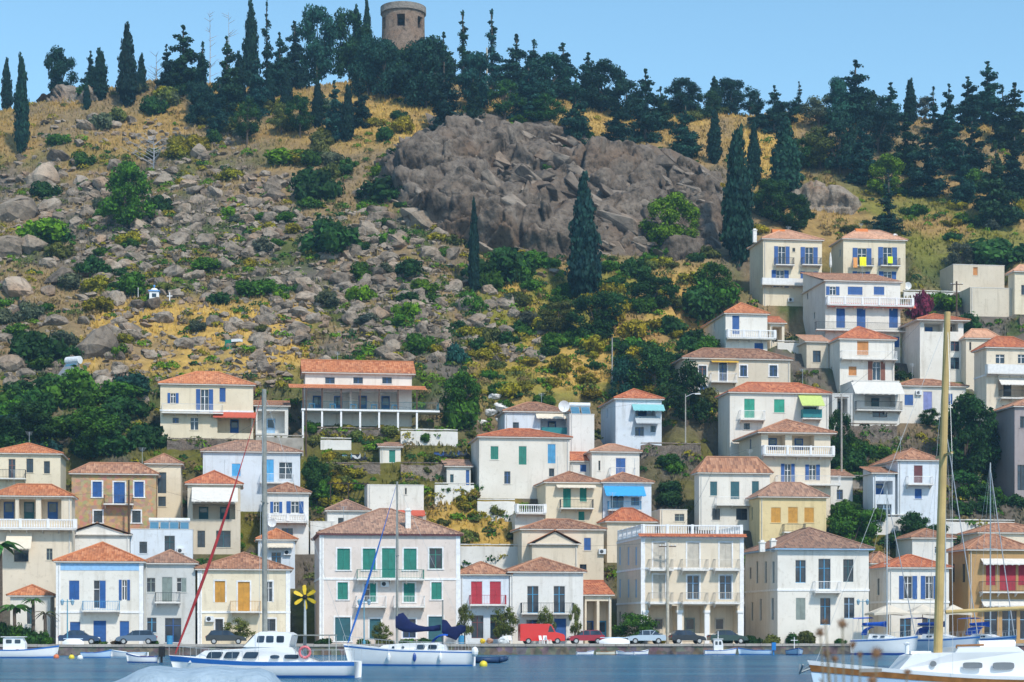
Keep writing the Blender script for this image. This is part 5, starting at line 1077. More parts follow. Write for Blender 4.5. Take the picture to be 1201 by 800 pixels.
for px_t, py_t, w_t, h_t, c_, lb in ((1012, 307, 8, 11, (.85,.80,.03), 'large yellow towel'), (1044, 305, 6, 8, (.70,.85,.03), 'small lime towel'), (1003, 308, 5, 12, (.75,.35,.12), 'orange towel')):
    Yp = Yb(px_t, h['bb']-1.15); P = at(px_t, py_t, Yp); w1, h1 = w_t*Yp/F/2, h_t*Yp/F/2; mb = MB(); secs = []
    for i in range(9):
        x_ = -w1+2*w1*i/8; y_ = .05*math.sin(i*1.7); secs.append([(x_, y_-.14, -h1), (x_, y_-.06, h1*.8), (x_, -.03, h1), (x_, .03, h1), (x_, y_+.06, h1*.5)])
    mb.loft(secs, cap=False); o = mb.build('towel', plain('cloth '+lb.split()[0], c_, .9, var=.06), None, True); o.location = P; o.rotation_euler[2] = -PSI; tag(o, lb + ' hung over a balcony rail of the upper house', 'towel')
# white-painted rocks
for x_, y_, r1 in ((580,466,9),(588,478,12),(576,484,9),(594,488,8),(566,496,7),(586,492,6)):
    p = ground(x_, y_); r1 = r1*p.y/F; o = place('whitewashed_rock', RM[rnd.randrange(12)].copy(), None, p, rnd.uniform(0,6), (r1, r1, r1*.9)); o.data.materials[0] = plain('whitewash', (.72,.70,.68), .9, var=.2); tag(o, 'whitewashed rock on the bank above the weathered white house', 'rock', 'whitewashed rocks on the bank')
# villa roof balustrade and porch columns
h = roofY('rooftop balustrade'); W_ = h['a1']-h['a0']; railing(h['root'], .15, W_-.15, .12, h['he']+.07, 1.15, 'B', h['d']-.2, 'balustrade')
for px_t in (757, 797, 829, 868):
    Yp = Yb(px_t, h['bb']); s_ = ab((px_t-CX)*Yp/F, Yp)[0]-h['a0']; mb = MB(); mb.box(s_-.26, s_+.26, -.12, .4, -.3, 3.55); mb.box(s_-.34, s_+.34, -.2, .48, 3.3, 3.56); mb.build('column', plain('white paint', 0), h['root'])
ts = MB(); hip_roof(h['root'], -.3, W_+.3, -.55, .02, h['he']-.1, .22, 'r', 's')
pr = MB(); pr.box(.2, W_-.2, -.06, .08, .25, 1.1); pr.build('porch_parapet', wallmat('pale'), h['root'])
# taverna veranda: skirt roof, slab, posts, railing
h = roofY('long orange roof'); W_ = h['a1']-h['a0']; zk = CAMZ+(HZ-453)*Yb(420, h['bb'])/F-h['z']; zf = CAMZ+(HZ-483)*Yb(420, h['bb'])/F-h['z']; D2 = 3.2
hip_roof(h['root'], -2.2, W_+1.8, -D2, .02, zk-.75, .75, 'o', 's')
mb = MB(); mb.box(-.6, W_+3.4, -D2+.1, -.01, zf-.25, zf); mb.build('veranda_slab', plain('white paint', 0), h['root']); railing(h['root'], -.5, W_+3.3, -D2+.2, zf, 1.0, 'i', -.1, 'veranda_railing', 't')
for k in range(7):
    x_ = -.4+(W_+.8)*k/6; mb = MB(); mb.box(x_-.09, x_+.09, -D2+.15, -D2+.33, zf, zk-.72); mb.build('veranda_post', plain('veranda timber', (.10,.06,.045), .8), h['root'])
    mb = MB(); mb.box(x_-.12, x_+.12, -D2+.2, -D2+.44, -2.2, zf-.25); mb.build('pier', plain('white paint', 0), h['root'])
for k in range(5):
    x_ = .8+W_*k/5.2; o = thing('veranda_table', 'small blue table on the taverna veranda', 'table', Vector((*XY(h['a0']+x_, h['bb']-1.9), h['z']+zf)), -PSI, 'taverna tables'); mb = MB(); mb.box(-.4,.4,-.4,.4,.7,.75); mb.build('table_top', paint('s'), o)
    for sx_ in (-.33,.33):
        for sy_ in (-.33,.33): mb = MB(); mb.box(sx_-.03,sx_+.03,sy_-.03,sy_+.03,0,.7); mb.build('leg', paint('s'), o)
# ------------------------------------------------------------------ boats
def gel(c, nm, rough=.3): return plain('gelcoat ' + nm, c, rough, var=.05, sc=.8, spec=.5)
WH = gel((.80,.81,.82), 'white'); LB = gel((.45,.60,.76), 'pale blue'); NB = gel((.02,.07,.30), 'navy'); BL = gel((.03,.16,.50), 'blue'); NAVY = plain('navy canvas', (.008,.016,.075), .9, var=.25, sc=2); BCAN = plain('blue canvas', (.015,.10,.50), .85, var=.2, sc=2)
VAR = plain('varnished wood', (.30,.13,.04), .35, var=.3, sc=4); SPR = plain('spruce spar', (.50,.36,.15), .4, var=.2, sc=1.5); ALU = plain('aluminium spar', (.55,.56,.56), .45, .5); GRSP = plain('grey spar', (.27,.275,.25), .6, var=.2); BLK = plain('black rubber', (.02,.02,.022), .7)
def station(t, L, B, hb, hm, hs, draft, full=2.2, transom=.72):
    x = L*t; bh = B/2*(1-max(0, (t-.45)/.55)**full)*(transom+(1-transom)*min(1, t/.45)); z = hs+(hm-hs)*min(1, t/.5) if t < .5 else hm+(hb-hm)*((t-.5)/.5)**1.6
    return x, max(bh, .015), z
def hull(root, L, B, hb, hm, hs, draft, mats, stripes=(), N=18, rake=.06, full=2.2, transom=.72):
    mb = MB(); secs = []; st = []
    for i in range(N+1):
        t_ = i/N; x, bh, z = station(t_, L, B, hb, hm, hs, draft, full, transom); rk = rake*L*max(0, (t_-.6)/.4)**2; dr = draft*(1-max(0, (t_-.7)/.3)**2*.9); st.append((x, bh, z, rk))
        q = []
        for sg in (1, -1):
            row = [(x+rk, bh, z), (x+rk*.75, bh*.98, z*.66), (x+rk*.5, bh*.93, z*.33), (x+rk*.2, bh*.84, 0), (x, bh*.5, -dr*.6), (x, 0, -dr)]
            row = [(a, sg*b_, c) for a, b_, c in row]; q += row if sg == 1 else row[:-1][::-1]
        secs.append(q)
    mb.loft(secs); h_ = mb.build('hull', mats, root, True)
    dk = MB(); dk.loft([[(x+rk, bh*.97, z-.05), (x+rk, 0, z-.02), (x+rk, -bh*.97, z-.05)] for x, bh, z, rk in st], cap=False); dk.build('deck', WH, root)
    for k, (f0, f1, m, nm) in enumerate(stripes):
        s_ = MB()
        for sg in (1, -1):
            def pt(i, f):
                x, bh, z, rk = st[i]; zz = z*f; w_ = bh*(.84+.16*min(1, f**.6)); return (x+rk*(.2+.8*f), sg*(w_+.018), zz)
            for i in range(N): s_.quad(pt(i, f0), pt(i+1, f0), pt(i+1, f1), pt(i, f1))
        s_.build(nm, m, root)
    return st
def cab(root, prof, hw, taper, m, nm='cabin', fronttaper=.0):
    zs_ = [z for _, z in prof]; z0, z1 = min(zs_), max(zs_); xs_ = [x for x, _ in prof]; x1 = max(xs_); x0 = min(xs_)
    def y(x, z): return hw*(1-taper*(z-z0)/(z1-z0+1e-6))*(1-fronttaper*max(0, (x-x0)/(x1-x0)-.4)/.6)
    A = [(x, y(x, z), z) for x, z in prof]; B_ = [(x, -y(x, z), z) for x, z in prof]; n = len(prof); mb = MB(); mb.v = A+B_; mb.f = [tuple(range(n)), tuple(range(2*n-1, n-1, -1))]+[(i, n+i, n+(i+1)%n, (i+1)%n) for i in range(n)]
    return mb.build(nm, m, root), y
def portlight(par, x0, x1, z0, z1, y, skew=0, m=None, r=.35):
    for sg in (1, -1):
        mb = MB(); n = 16; P = []
        for i in range(n):
            a_ = 2*math.pi*i/n; cx, cz = math.cos(a_), math.sin(a_); cx = math.copysign(abs(cx)**r, cx); cz = math.copysign(abs(cz)**r, cz); X_ = (x0+x1)/2+(x1-x0)/2*cx; Z_ = (z0+z1)/2+(z1-z0)/2*cz; X_ += skew*(Z_-z0); P.append((X_, sg*(y(X_, Z_)+.02), Z_))
        mb.quad(*P); mb.v += [(a, b_-sg*.03, c) for a, b_, c in P]; mb.f += [(i, (i+1)%n, n+(i+1)%n, n+i) for i in range(n)]; mb.build('window', m or glassmat(), par)
def stays(root, pts_, r=.012, m=None):
    for a_, b_ in pts_:
        mb = MB(); mb.tube(a_, b_, r, n=4); mb.build('stay', m or ALU, root)
def rail(root, st, i0, i1, h=.55, nm='guard_rail'):
    mb = MB()
    for sg in (1, -1):
        prev = None
        for i in range(i0, i1+1):
            x, bh, z, rk = st[i]; b_ = (x+rk, sg*bh*.94, z-.04); t_ = (x+rk, sg*bh*.94, z+h); mb.tube(b_, t_, .012, n=4)
            if prev: mb.tube(prev, t_, .012, n=4); 
            prev = t_
    mb.build(nm, ALU, root)
# motor sailer with red furled jib
Yc = 104.0; P = at(420, 795, Yc); P.z = 0; o = thing('motor_sailer', 'white motor sailer with blue striped hull and red furled jib', 'boat', P, R(180-4))
st = hull(o, 9.6, 3.2, 1.18, .86, .86, .5, WH, ((.74,.98,BL,'sheer_stripe'),(.0,.16,BL,'boot_stripe')), full=2.6, transom=.85, rake=.05)
c_, y_ = cab(o, [(1.8,.78),(3.0,1.22),(3.35,1.60),(5.6,1.66),(6.0,1.52),(8.0,1.42),(8.75,.95),(8.9,.78)], 1.28, .16, WH, 'cabin', .45)
for x0_, x1_, sk in ((7.15,7.95,-.55),(6.25,7.0,-.55),(5.2,5.95,-.55)): portlight(c_, x0_, x1_, 1.02, 1.36, y_, sk, BL if False else None, .3)
portlight(c_, 3.95, 4.45, 1.0, 1.2, y_, 0, None, .8); portlight(c_, 2.2 if False else 2.05+.9, 3.6+.1, 1.0, 1.22, y_, 0, None, .4)
w_, yw = cab(o, [(3.5,1.58),(3.35,2.25),(3.6,2.38),(5.0,2.42),(5.25,2.3),(5.9,1.62)], 1.05, .14, WH, 'wheelhouse'); portlight(w_, 3.75, 4.15, 1.85, 2.2, yw, .0, None, .3); portlight(w_, 4.3, 4.7, 1.85, 2.2, yw, .0, None, .3); portlight(w_, 4.82, 5.2, 1.85, 2.2, yw, -.15, None, .3)
ws = MB(); ws.quad((5.84,.75,1.72),(5.84,-.75,1.72),(5.42,-.7,2.22),(5.42,.7,2.22)); ws.v = [(x+.03, y, z+.02) for x, y, z in ws.v]; ws.build('windscreen', glassmat(), w_)
mt = MB(); mt.tube((4.95,0,.8), (5.0,0,15.2), .145, .12, 10); mt.build('mast', GRSP, o); sp_ = MB(); sp_.box(4.93,5.0,-.9,.9,9.2,9.26); sp_.build('spreader', GRSP, o)
fj = MB(); pts_ = []; 
for i in range(13):
    t_ = i/12; pts_.append(Vector((9.75,0,1.25)).lerp(Vector((5.15,0,14.8)), t_)+Vector((.12*math.sin(t_*3.14)*-1, 0, -.25*math.sin(t_*3.14))))
fj.path(pts_, [.035,.06,.075,.085,.085,.08,.075,.06,.04,.025,.02,.015,.015], 8); fj.build('furled_jib', plain('red sailcloth', (.42,.045,.05), .8, var=.3, sc=1.2), o)
stays(o, [((.3,0,1.0),(5,0,15)),((5,1.5,.9),(5,.9,9.2)),((5,.9,9.2),(5,0,15)),((5,-1.5,.9),(5,-.9,9.2)),((5,-.9,9.2),(5,0,15))]); rail(o, st, 11, 18, .5, 'pulpit'); rail(o, st, 0, 5, .6, 'pushpit')
gb = MB(); gb.box(1.3,3.2,-1.2,1.2,2.2,2.26); gb.build('bimini_frame', GRSP, o)
for x_ in (1.35, 3.1):
    for yy in (-1.15, 1.15): mb = MB(); mb.tube((x_,yy,.8),(x_,yy,2.22),.025,n=5); mb.build('stanchion', ALU, o)
lb_ = MB(); n = 20
for i in range(n):
    a_, b_ = 2*math.pi*i/n, 2*math.pi*(i+1)/n
    lb_.tube((2.6+.28*math.cos(a_),1.3,1.35+.28*math.sin(a_)),(2.6+.28*math.cos(b_),1.3,1.35+.28*math.sin(b_)),.07,n=6)
lb_.build('lifebuoy', plain('lifebuoy', (.75,.20,.22), .6, var=.3), o)
# yellow wind generator on the stern
P2 = at(355, 700, Yc); o2 = thing('wind_turbine', 'yellow six-bladed wind generator on a pole at the motor sailer stern', 'wind turbine', Vector((P2.x, Yc+1.2, .85)), 0); hh = P2.z-.85
mb = MB(); mb.tube((0,0,-.1),(0,0,hh),.09,.06,8); mb.build('pole', plain('pole paint', (.42,.46,.48), .5), o2); YL = plain('yellow blade', (.72,.50,.03), .5); mb = MB(); mb.tube((0,.35,hh),(0,-.12,hh),.14,n=10); mb.ball((0,-.14,hh),.1); mb.build('hub', BLK, o2)
for k in range(6):
    a_ = k*math.pi/3+math.pi/2+.06; u = Vector((math.cos(a_),0,math.sin(a_))); v_ = Vector((-math.sin(a_),0,math.cos(a_))); mb = MB(); c0 = Vector((0,-.05,hh)); secs = []
    for f, w2 in ((.05,.03),(.2,.06),(.42,.10),(.60,.09),(.66,.03)): q = c0+u*f; secs.append([q+v_*w2+Vector((0,-.03,0)), q-v_*w2+Vector((0,.03,0)), q-v_*w2+Vector((0,.05,0)), q+v_*w2+Vector((0,-.01,0))])
    mb.loft(secs, True); mb.build('blade', YL, o2)
# white ketch with navy sail covers
Yk = 138.0; P = at(556, 781, Yk); P.z = 0; o = thing('ketch', 'white sailing yacht with navy sail covers and blue furled jib', 'sailboat', P, R(180-5)); s_ = Yk/F
st = hull(o, 8.7, 2.8, 1.55, 1.15, 1.05, .6, WH, ((.86,.93,BL,'sheer_line'),(.0,.10,BL,'boot_stripe')), full=2.0)
c_, y_ = cab(o, [(1.9,1.0),(2.0,1.45),(2.4,1.62),(4.6,1.60),(6.3,1.45),(6.9,1.1),(6.9,1.0)], .95, .15, WH, 'cabin', .5)
portlight(c_, 3.35, 3.9, 1.18, 1.48, y_, 0, None, .45); portlight(c_, 2.5, 3.1, 1.18, 1.48, y_, 0, None, .45); portlight(c_, 4.8, 5.0, 1.2, 1.38, y_, 0, None, 1); portlight(c_, 5.5, 5.7, 1.2, 1.38, y_, 0, None, 1)
mx_ = (556-465)*s_; mt = MB(); mt.tube((mx_,0,1.0),(mx_,0,12.9),.10,.07,9); mt.build('mast', GRSP, o); mz = (556-519)*s_; mt = MB(); mt.tube((mz,0,1.0),(mz,0,4.6),.07,.05,8); mt.build('mizzen_mast', GRSP, o)
sp_ = MB(); sp_.box(mx_-.04,mx_+.04,-.75,.75,7.7,7.76); sp_.build('spreader', GRSP, o)
def sailcover(x0, x1, zlist, nm, m):
    secs = []
    for i, (zt_, zb_) in enumerate(zlist):
        x = x0+(x1-x0)*i/(len(zlist)-1); c = (zt_+zb_)/2; hh_ = (zt_-zb_)/2; secs.append([(x, .17*math.cos(q)*(1-.35*math.sin(q)), c+hh_*math.sin(q)) for q in [2*math.pi*k/10 for k in range(10)]])
    mb = MB(); mb.loft(secs, True); mb.build(nm, m, o, True)
sailcover(mx_+.1, mz+.15, [(3.6,2.6),(3.75,2.35),(3.1,2.3),(2.85,2.35),(2.75,2.4),(2.8,2.4),(2.9,2.45)], 'mainsail_cover', NAVY); sailcover(mz+.05, (556-546)*s_, [(3.3,2.3),(3.2,2.0),(2.75,1.9),(2.8,1.75),(2.9,2.2),(2.8,2.4)], 'mizzen_cover', NAVY)
fj = MB(); fj.path([Vector((8.9,0,1.6)).lerp(Vector((mx_+.1,0,12.5)), i/10)-Vector((0,0,.25*math.sin(i*.314))) for i in range(11)], [.035,.065,.08,.085,.085,.075,.06,.04,.025,.02,.015], 8); fj.build('furled_jib', plain('blue sailcloth', (.03,.15,.50), .8, var=.25, sc=1.2), o)
sh_ = MB(); secs = []
for i in range(6):
    a_ = i/5*1.5; secs.append([(2.0+.9*math.cos(a_+.3)*1.1, y, 1.3+.95*math.sin(a_+.35)*(1-.12*(y/.8)**2)) for y in (-.85,-.5,0,.5,.85)])
sh_.loft(secs, cap=False); sh_.build('sprayhood', BCAN, o, True)
for x_ in (2.2, 4.0, 5.8):
    for sg in (1, -1): fd2 = MB(); fd2.ball((x_, sg*1.36, .62), (.13,.13,.32)); fd2.tube((x_, sg*1.34, .9), (x_, sg*1.28, 1.25), .012, n=4); fd2.build('fender', NB if x_ == 4.0 else WH, o)
stays(o, [((0.1,0,1.1),(mx_,0,12.8)),((mx_,1.3,1.2),(mx_,.75,7.7)),((mx_,.75,7.7),(mx_,0,12.8)),((mx_,-1.3,1.2),(mx_,-.75,7.7)),((mx_,-.75,7.7),(mx_,0,12.8))]); rail(o, st, 0, 18, .55)
fd = MB(); fd.ball((-.15,.9,1.0),(.25,.25,.35)); fd.build('fender', WH, o)
# classic yacht in the foreground
Yf = 55.0; P = at(955, 775, Yf); o = thing('wooden_mast_yacht', 'white classic yacht with tall varnished wooden mast and wood rubbing strake', 'sailboat', Vector((P.x+9.6, Yf, 0)), R(180+3)); Lf = 9.3
st = hull(o, Lf, 2.9, 1.62, 1.22, 1.12, .7, LB, ((.84,.95,VAR,'rubbing_strake'),(.955,1.03,WH,'bulwark')), full=1.9, N=24)
def fx(px): return (P.x+9.6-(px-CX)*Yf/F)
def fz(py): return CAMZ+(HZ-py)*Yf/F
c_, y_ = cab(o, [(fx(1192),1.15),(fx(1188),fz(764)),(fx(1180),fz(758)),(fx(1112),fz(759)),(fx(1108),fz(765)),(fx(1068),fz(766)),(fx(1058),fz(769)),(fx(1045),fz(784)),(fx(1044),1.15)], .95, .10, WH, 'cabin', .35)
portlight(c_, fx(1138), fx(1116), fz(783), fz(776), y_, 0, plain('tinted window', (.16,.17,.18), .15, spec=.6), .45); portlight(c_, fx(1175), fx(1150), fz(784), fz(776), y_, 0, MATS['tinted window'], .45); portlight(c_, fx(1086.5), fx(1079.5), fz(781), fz(774.5), y_, 0, MATS['tinted window'], 1)
rb = MB(); rb.tube((fx(1141), .3, fz(757)), (fx(1183), .3, fz(756)), .14, n=12); rb.build('rolled_awning', WH, o); hr = MB(); hr.tube((fx(1110), .72, fz(757)), (fx(1142), .72, fz(756)), .03, n=6); hr.tube((fx(1110),.72,fz(757)),(fx(1110),.72,fz(760)),.02,n=5); hr.build('handrail', VAR, o)
mt = MB(); mt.path([(fx(1096),0,1.2),(fx(1100),0,5.0),(fx(1108),0,fz(368))], [.125,.12,.085], 12); mt.build('mast', SPR, o); bo = MB(); bo.tube((fx(1106),0,fz(718)),(fx(1290),0.2,fz(708)),.055,.05,9); bo.build('boom', SPR, o)
sp_ = MB(); sp_.box(fx(1104)-.03,fx(1104)+.03,-.8,.8,7.3,7.36); sp_.build('spreader', SPR, o); stays(o, [((Lf+.35,0,1.6),(fx(1108),0,11.1)),((fx(1099),1.3,1.3),(fx(1104),.8,7.3)),((fx(1104),.8,7.3),(fx(1108),0,11.1)),((fx(1099),-1.3,1.3),(fx(1104),-.8,7.3)),((fx(1104),-.8,7.3),(fx(1108),0,11.1))], .007)
an = MB(); an.path([(Lf+.2,0,1.55),(Lf+.75,0,1.35)], .035, 6); an.path([(Lf+.75,-.25,1.55),(Lf+.8,0,1.3),(Lf+.75,.25,1.55)], .03, 5); an.tube((Lf+.78,0,1.33),(Lf+.4,0,1.62),.03,n=5); an.build('anchor', plain('galvanised steel', (.28,.32,.34), .5, .5), o)
fh = MB(); fh.box(fx(1086),fx(1062),-.25,.25,fz(767),fz(763.5)); fh.build('hatch', WH, o); cl = MB(); cl.box(fx(1075),fx(1066),.9,1.0,1.3,1.36); cl.build('cleat', BLK, o); vt = MB(); vt.lathe([(.06,0),(.06,.25),(.11,.3),(.0,.34)], (fx(1057),.3,fz(767)), 8); vt.build('ventilator', WH, o); nt_ = MB(); nt_.box(fx(1020), fx(994), 1.02, 1.05, 1.36, 1.46); nt_.build('name_board', plain('grey board', (.30,.28,.26), .7), o)
# tarpaulin-covered launch
Yg = 32.0; P = at(205, 800, Yg); o = thing('covered_launch', 'motor launch under a grey-blue tarpaulin', 'boat', Vector((P.x+1.8, Yg, 0)), R(180), None, (.68, .9, 1)); st = hull(o, 4.9, 2.0, 1.25, 1.05, 1.0, .35, WH, full=2.4)
secs = []
for i in range(21):
    t_ = i/20; x = -.15+t_*5.2; env = max(.0, min(1, t_/.13))**.5*max(0, min(1, (1-t_)/.32))**.62; top = 1.1+.80*env+.025*math.sin(t_*23); w_ = 1.08*(1-max(0, (t_-.55)/.45)**2.2)+.02
    secs.append([(x, w_*1.03, .75), (x, w_, 1.05+.25*env), (x, w_*.78, 1.05+(top-1.05)*.82), (x, w_*.4, 1.05+(top-1.05)*.97), (x, 0, top), (x, -w_*.4, 1.05+(top-1.05)*.97), (x, -w_*.78, 1.05+(top-1.05)*.82), (x, -w_, 1.05+.25*env), (x, -w_*1.03, .75)])
mb = MB(); mb.loft(secs); tm, t, p = newmat('tarpaulin'); v = coords(t, rand=False); n1 = noise(t, v, 2.0, 4); wv = noise(t, coords(t, scale=(1,4,1), rand=False), 2.5, 3); t.links.new(ramp(t, n1, [(.3,(.27,.36,.44)),(.7,(.36,.46,.55))]), p.inputs['Base Color']); p.inputs['Roughness'].default_value = .6; bump(t, p, wv, .7, .12); mb.build('tarpaulin', tm, o, True)
# small craft
def skiff(label, px, py, Yd, L, B, head, m=WH, rim=BL, cabin=False, engine=None, mast=False, name='rowing_boat', cat='boat', hb=.75, ib=True, group=None):
    P = at(px, py, Yd); P.z = 0; o = thing(name, label, cat, P, R(head), group); st = hull(o, L, B, hb, hb*.66, hb*.66, .2, m, ((.86,1.0,rim,'gunwale'),(.0,.14,rim,'boot_stripe')), N=12, full=2.0)
    o.location = P-Vector((math.cos(R(head))*L/2, math.sin(R(head))*L/2, 0))
    for f in (.3, .55):
        mb = MB(); x, bh, z, rk = st[int(12*f)]; mb.box(x-.12, x+.12, -bh*.9, bh*.9, z-.03, z+.03); mb.build('thwart', VAR, o)
    if cabin:
        c_, y_ = cab(o, [(L*.30,hb*.6),(L*.30,hb*.66+1.0),(L*.34,hb*.66+1.1),(L*.56,hb*.66+1.05),(L*.60,hb*.66+.55),(L*.60,hb*.6)], B*.33, .08, WH, 'cabin'); portlight(c_, L*.34, L*.42, hb*.66+.55, hb*.66+.9, y_, 0, None, .3); portlight(c_, L*.46, L*.54, hb*.66+.55, hb*.66+.9, y_, 0, None, .3); rf = MB(); rf.box(L*.27,L*.60,-B*.36,B*.36,hb*.66+1.1,hb*.66+1.17); rf.build('cabin_roof', WH, o)
    if engine:
        e = MB(); e.box(-.45,-.05,-.2,.2,hb*.6,hb*.66+.75); e.box(-.3,-.15,-.08,.08,-.4,hb*.6); e.build('outboard', engine, o)
    if mast:
        mm = MB(); mm.tube((L*.45,0,.3),(L*.45,0,mast),.04,n=6); mm.box(L*.45-.03,L*.45+.03,-.35,.35,mast*.8,mast*.8+.06); mm.build('mast', WH, o)
    return o, st
skiff('white fishing boat with pilothouse moored by the palms', 22, 771, 177, 6.4, 2.2, 6, WH, BL, True, hb=1.15, name='fishing_boat'); skiff('small blue and white caique with white cross mast', 844, 766, 200, 3.1, 1.3, 2, WH, BL, True, mast=2.4, hb=.7, name='fishing_boat'); skiff('pale blue skiff with bright blue outboard cover', 886, 767, 200, 3.2, 1.4, 178, LB, BL, engine=plain('blue engine cover', (.02,.20,.55), .5))
skiff('little blue boat moored bow-on with white frame', 932, 767, 199, 3.4, 1.7, -86, LB, NB, mast=1.8); skiff('blue and white rowing boat beside the coloured buoys', 112, 772, 179, 2.6, 1.2, 4, LB, BL); skiff('white dinghy moored outside the narrow grey house', 152, 772, 180, 3.3, 1.3, 176, WH, LB); skiff('white dinghy with dark outboard tucked behind the covered launch', 168, 778, 152, 2.4, 1.2, 176, WH, NB, engine=BLK)
skiff('open boat with white gunwale beside the upturned boat', 686, 768, 198.5, 1.7, .9, 10, WH, NB, hb=.5, name='dinghy'); skiff('tiny white tender among the moored dinghies', 734, 768, 198.5, 1.8, .9, 170, WH, NB, hb=.5, name='dinghy'); skiff('small cream tender with open transom among the moored dinghies', 712, 768, 199, 2.2, .9, 0, gel((.7,.66,.55), 'cream'), VAR, hb=.5, name='dinghy'); skiff('white tender pulled up next to the quay steps', 750, 768, 199.5, 2.0, .9, 30, WH, NB, hb=.55, name='dinghy')
def yacht(label, px, Yd, L, head, masttop, hullm, canv, roller=True):
    P = at(px, 760, Yd); P.z = 0; o = thing('moored_yacht', label, 'sailboat', P-Vector((math.cos(R(head))*L/2, math.sin(R(head))*L/2, 0)), R(head)); st = hull(o, L, L*.32, 2.0, 1.65, 1.55, .5, hullm, ((.86,.94,BL,'sheer_line'),(.0,.12,NB,'boot_stripe')), N=14)
    c_, y_ = cab(o, [(L*.28,1.5),(L*.30,2.1),(L*.55,2.05),(L*.72,1.75),(L*.72,1.5)], L*.11, .15, WH, 'coachroof', .4); portlight(c_, L*.36, L*.44, 1.75, 1.95, y_, 0, None, .5); portlight(c_, L*.48, L*.55, 1.75, 1.92, y_, 0, None, .5)
    hh = CAMZ+(HZ-masttop)*Yd/F; mm = MB(); mm.tube((L*.56,0,1.6),(L*.56,0,hh),.075,.06,8); mm.build('mast', ALU, o); b_ = MB(); b_.tube((L*.55,0,2.95),(L*.15,0,2.9),.06,n=6); b_.build('boom', ALU, o); cv = MB(); cv.loft([[(L*x, 0.14*math.cos(q), 3.1+hh_*math.sin(q)) for q in [2*math.pi*k/8 for k in range(8)]] for x, hh_ in ((.55,.3),(.45,.22),(.3,.18),(.16,.12))], True); cv.build('sail_cover', canv, o, True)
    sp_ = MB(); sp_.box(L*.56-.04,L*.56+.04,-.9,.9,hh*.55,hh*.55+.06); sp_.build('spreader', ALU, o)
    stays(o, [((.05,0,1.1),(L*.56,0,hh)),((L*.56,L*.15,1.2),(L*.56,.9,hh*.55)),((L*.56,.9,hh*.55),(L*.56,0,hh)),((L*.56,-L*.15,1.2),(L*.56,-.9,hh*.55)),((L*.56,-.9,hh*.55),(L*.56,0,hh))]); fj = MB(); fj.tube((L*1.03,0,1.5),(L*.57,0,hh*.95),.06,.04,6); fj.build('furled_jib', plain('grey sailcloth', (.35,.37,.40), .8), o)
    sh_ = MB(); secs = [[(L*.28-.8*math.cos(i/4*1.57)+.2, y, 2.0+.85*math.sin(i/4*1.57)*(1-.1*(y/.9)**2)) for y in (-.9,-.45,0,.45,.9)] for i in range(5)]; sh_.loft(secs, cap=False); sh_.build('sprayhood', canv, o, True); rail(o, st, 0, 14, .55)
    bi = MB(); bi.loft([[(.3,y,3.75-.12*(y)**2) for y in (-1,-.5,0,.5,1)],[(1.9,y,3.8-.12*(y)**2) for y in (-1,-.5,0,.5,1)]], cap=False); bi.build('bimini', canv, o)
    for x in (.35, 1.85):
        for y in (-.95,.95): q = MB(); q.tube((x,y,1.5),(x,y,3.66),.02,n=4); q.build('bimini_pole', ALU, o)
yacht('white yacht with bright blue bimini beside the dentil-corniced house', 1036, 199, 6.4, -28, 575, WH, BCAN); yacht('broad white yacht with dark blue sail cover behind the wooden mast', 1104, 200, 8.6, -50, 492, gel((.70,.74,.80), 'grey white'), plain('dark blue canvas', (.012,.05,.24), .85)); yacht('pale blue yacht with blue sprayhood and tall mast in front of the brown house', 1158, 201, 7.6, -62, 543, LB, BCAN, False)
# floats
for i, (x, y, c_, lb) in enumerate(((66,772,(.65,.18,.08),'orange'),(84,772.5,(.75,.60,.05),'yellow'),(94,773,(.75,.75,.72),'white'))):
    Y = F*CAMZ/(y-HZ); P = at(x, y, Y); P.z = .1; q = thing('mooring_buoy', lb + ' mooring buoy floating by the fishing boat', 'buoy', P); mb = MB(); mb.ball((0,0,0),.26,12,8); mb.build('float', plain('buoy '+lb, c_, .4), q, True); mb = MB(); mb.tube((0,0,.2),(0,0,.36),.04,n=6); mb.build('eye', BLK, q)
Y = 136; P = at(567, 781, Y); P.z = .12; q = thing('mooring_buoy', 'yellow and white buoy behind the ketch stern', 'buoy', P); mb = MB(); mb.ball((0,0,0),.28,12,8); mb.build('float', plain('buoy yellow', 0), q, True); mb = MB(); mb.tube((0,0,.22),(0,0,.38),.04,n=6); mb.build('eye', BLK, q)
P = at(572, 777, 150); P.z = .22; q = thing('rubber_tender', 'dark blue inflatable tender behind the ketch', 'boat', P, R(4)); NR = plain('navy rubber', (.02,.05,.12), .5)
for sg in (-1, 1): mb = MB(); mb.path([(-1.2,.5*sg,0),(.8,.5*sg,.02),(1.25,.25*sg,.1),(1.4,0,.14)], [.24,.24,.22,.2], 10); mb.build('tube', NR, q, True)
mb = MB(); mb.box(-1.05,.9,-.35,.35,-.1,-.02); mb.build('floor', BLK, q); mb = MB(); mb.box(-1.15,-1.05,-.4,.4,-.1,.3); mb.build('transom', NR, q)
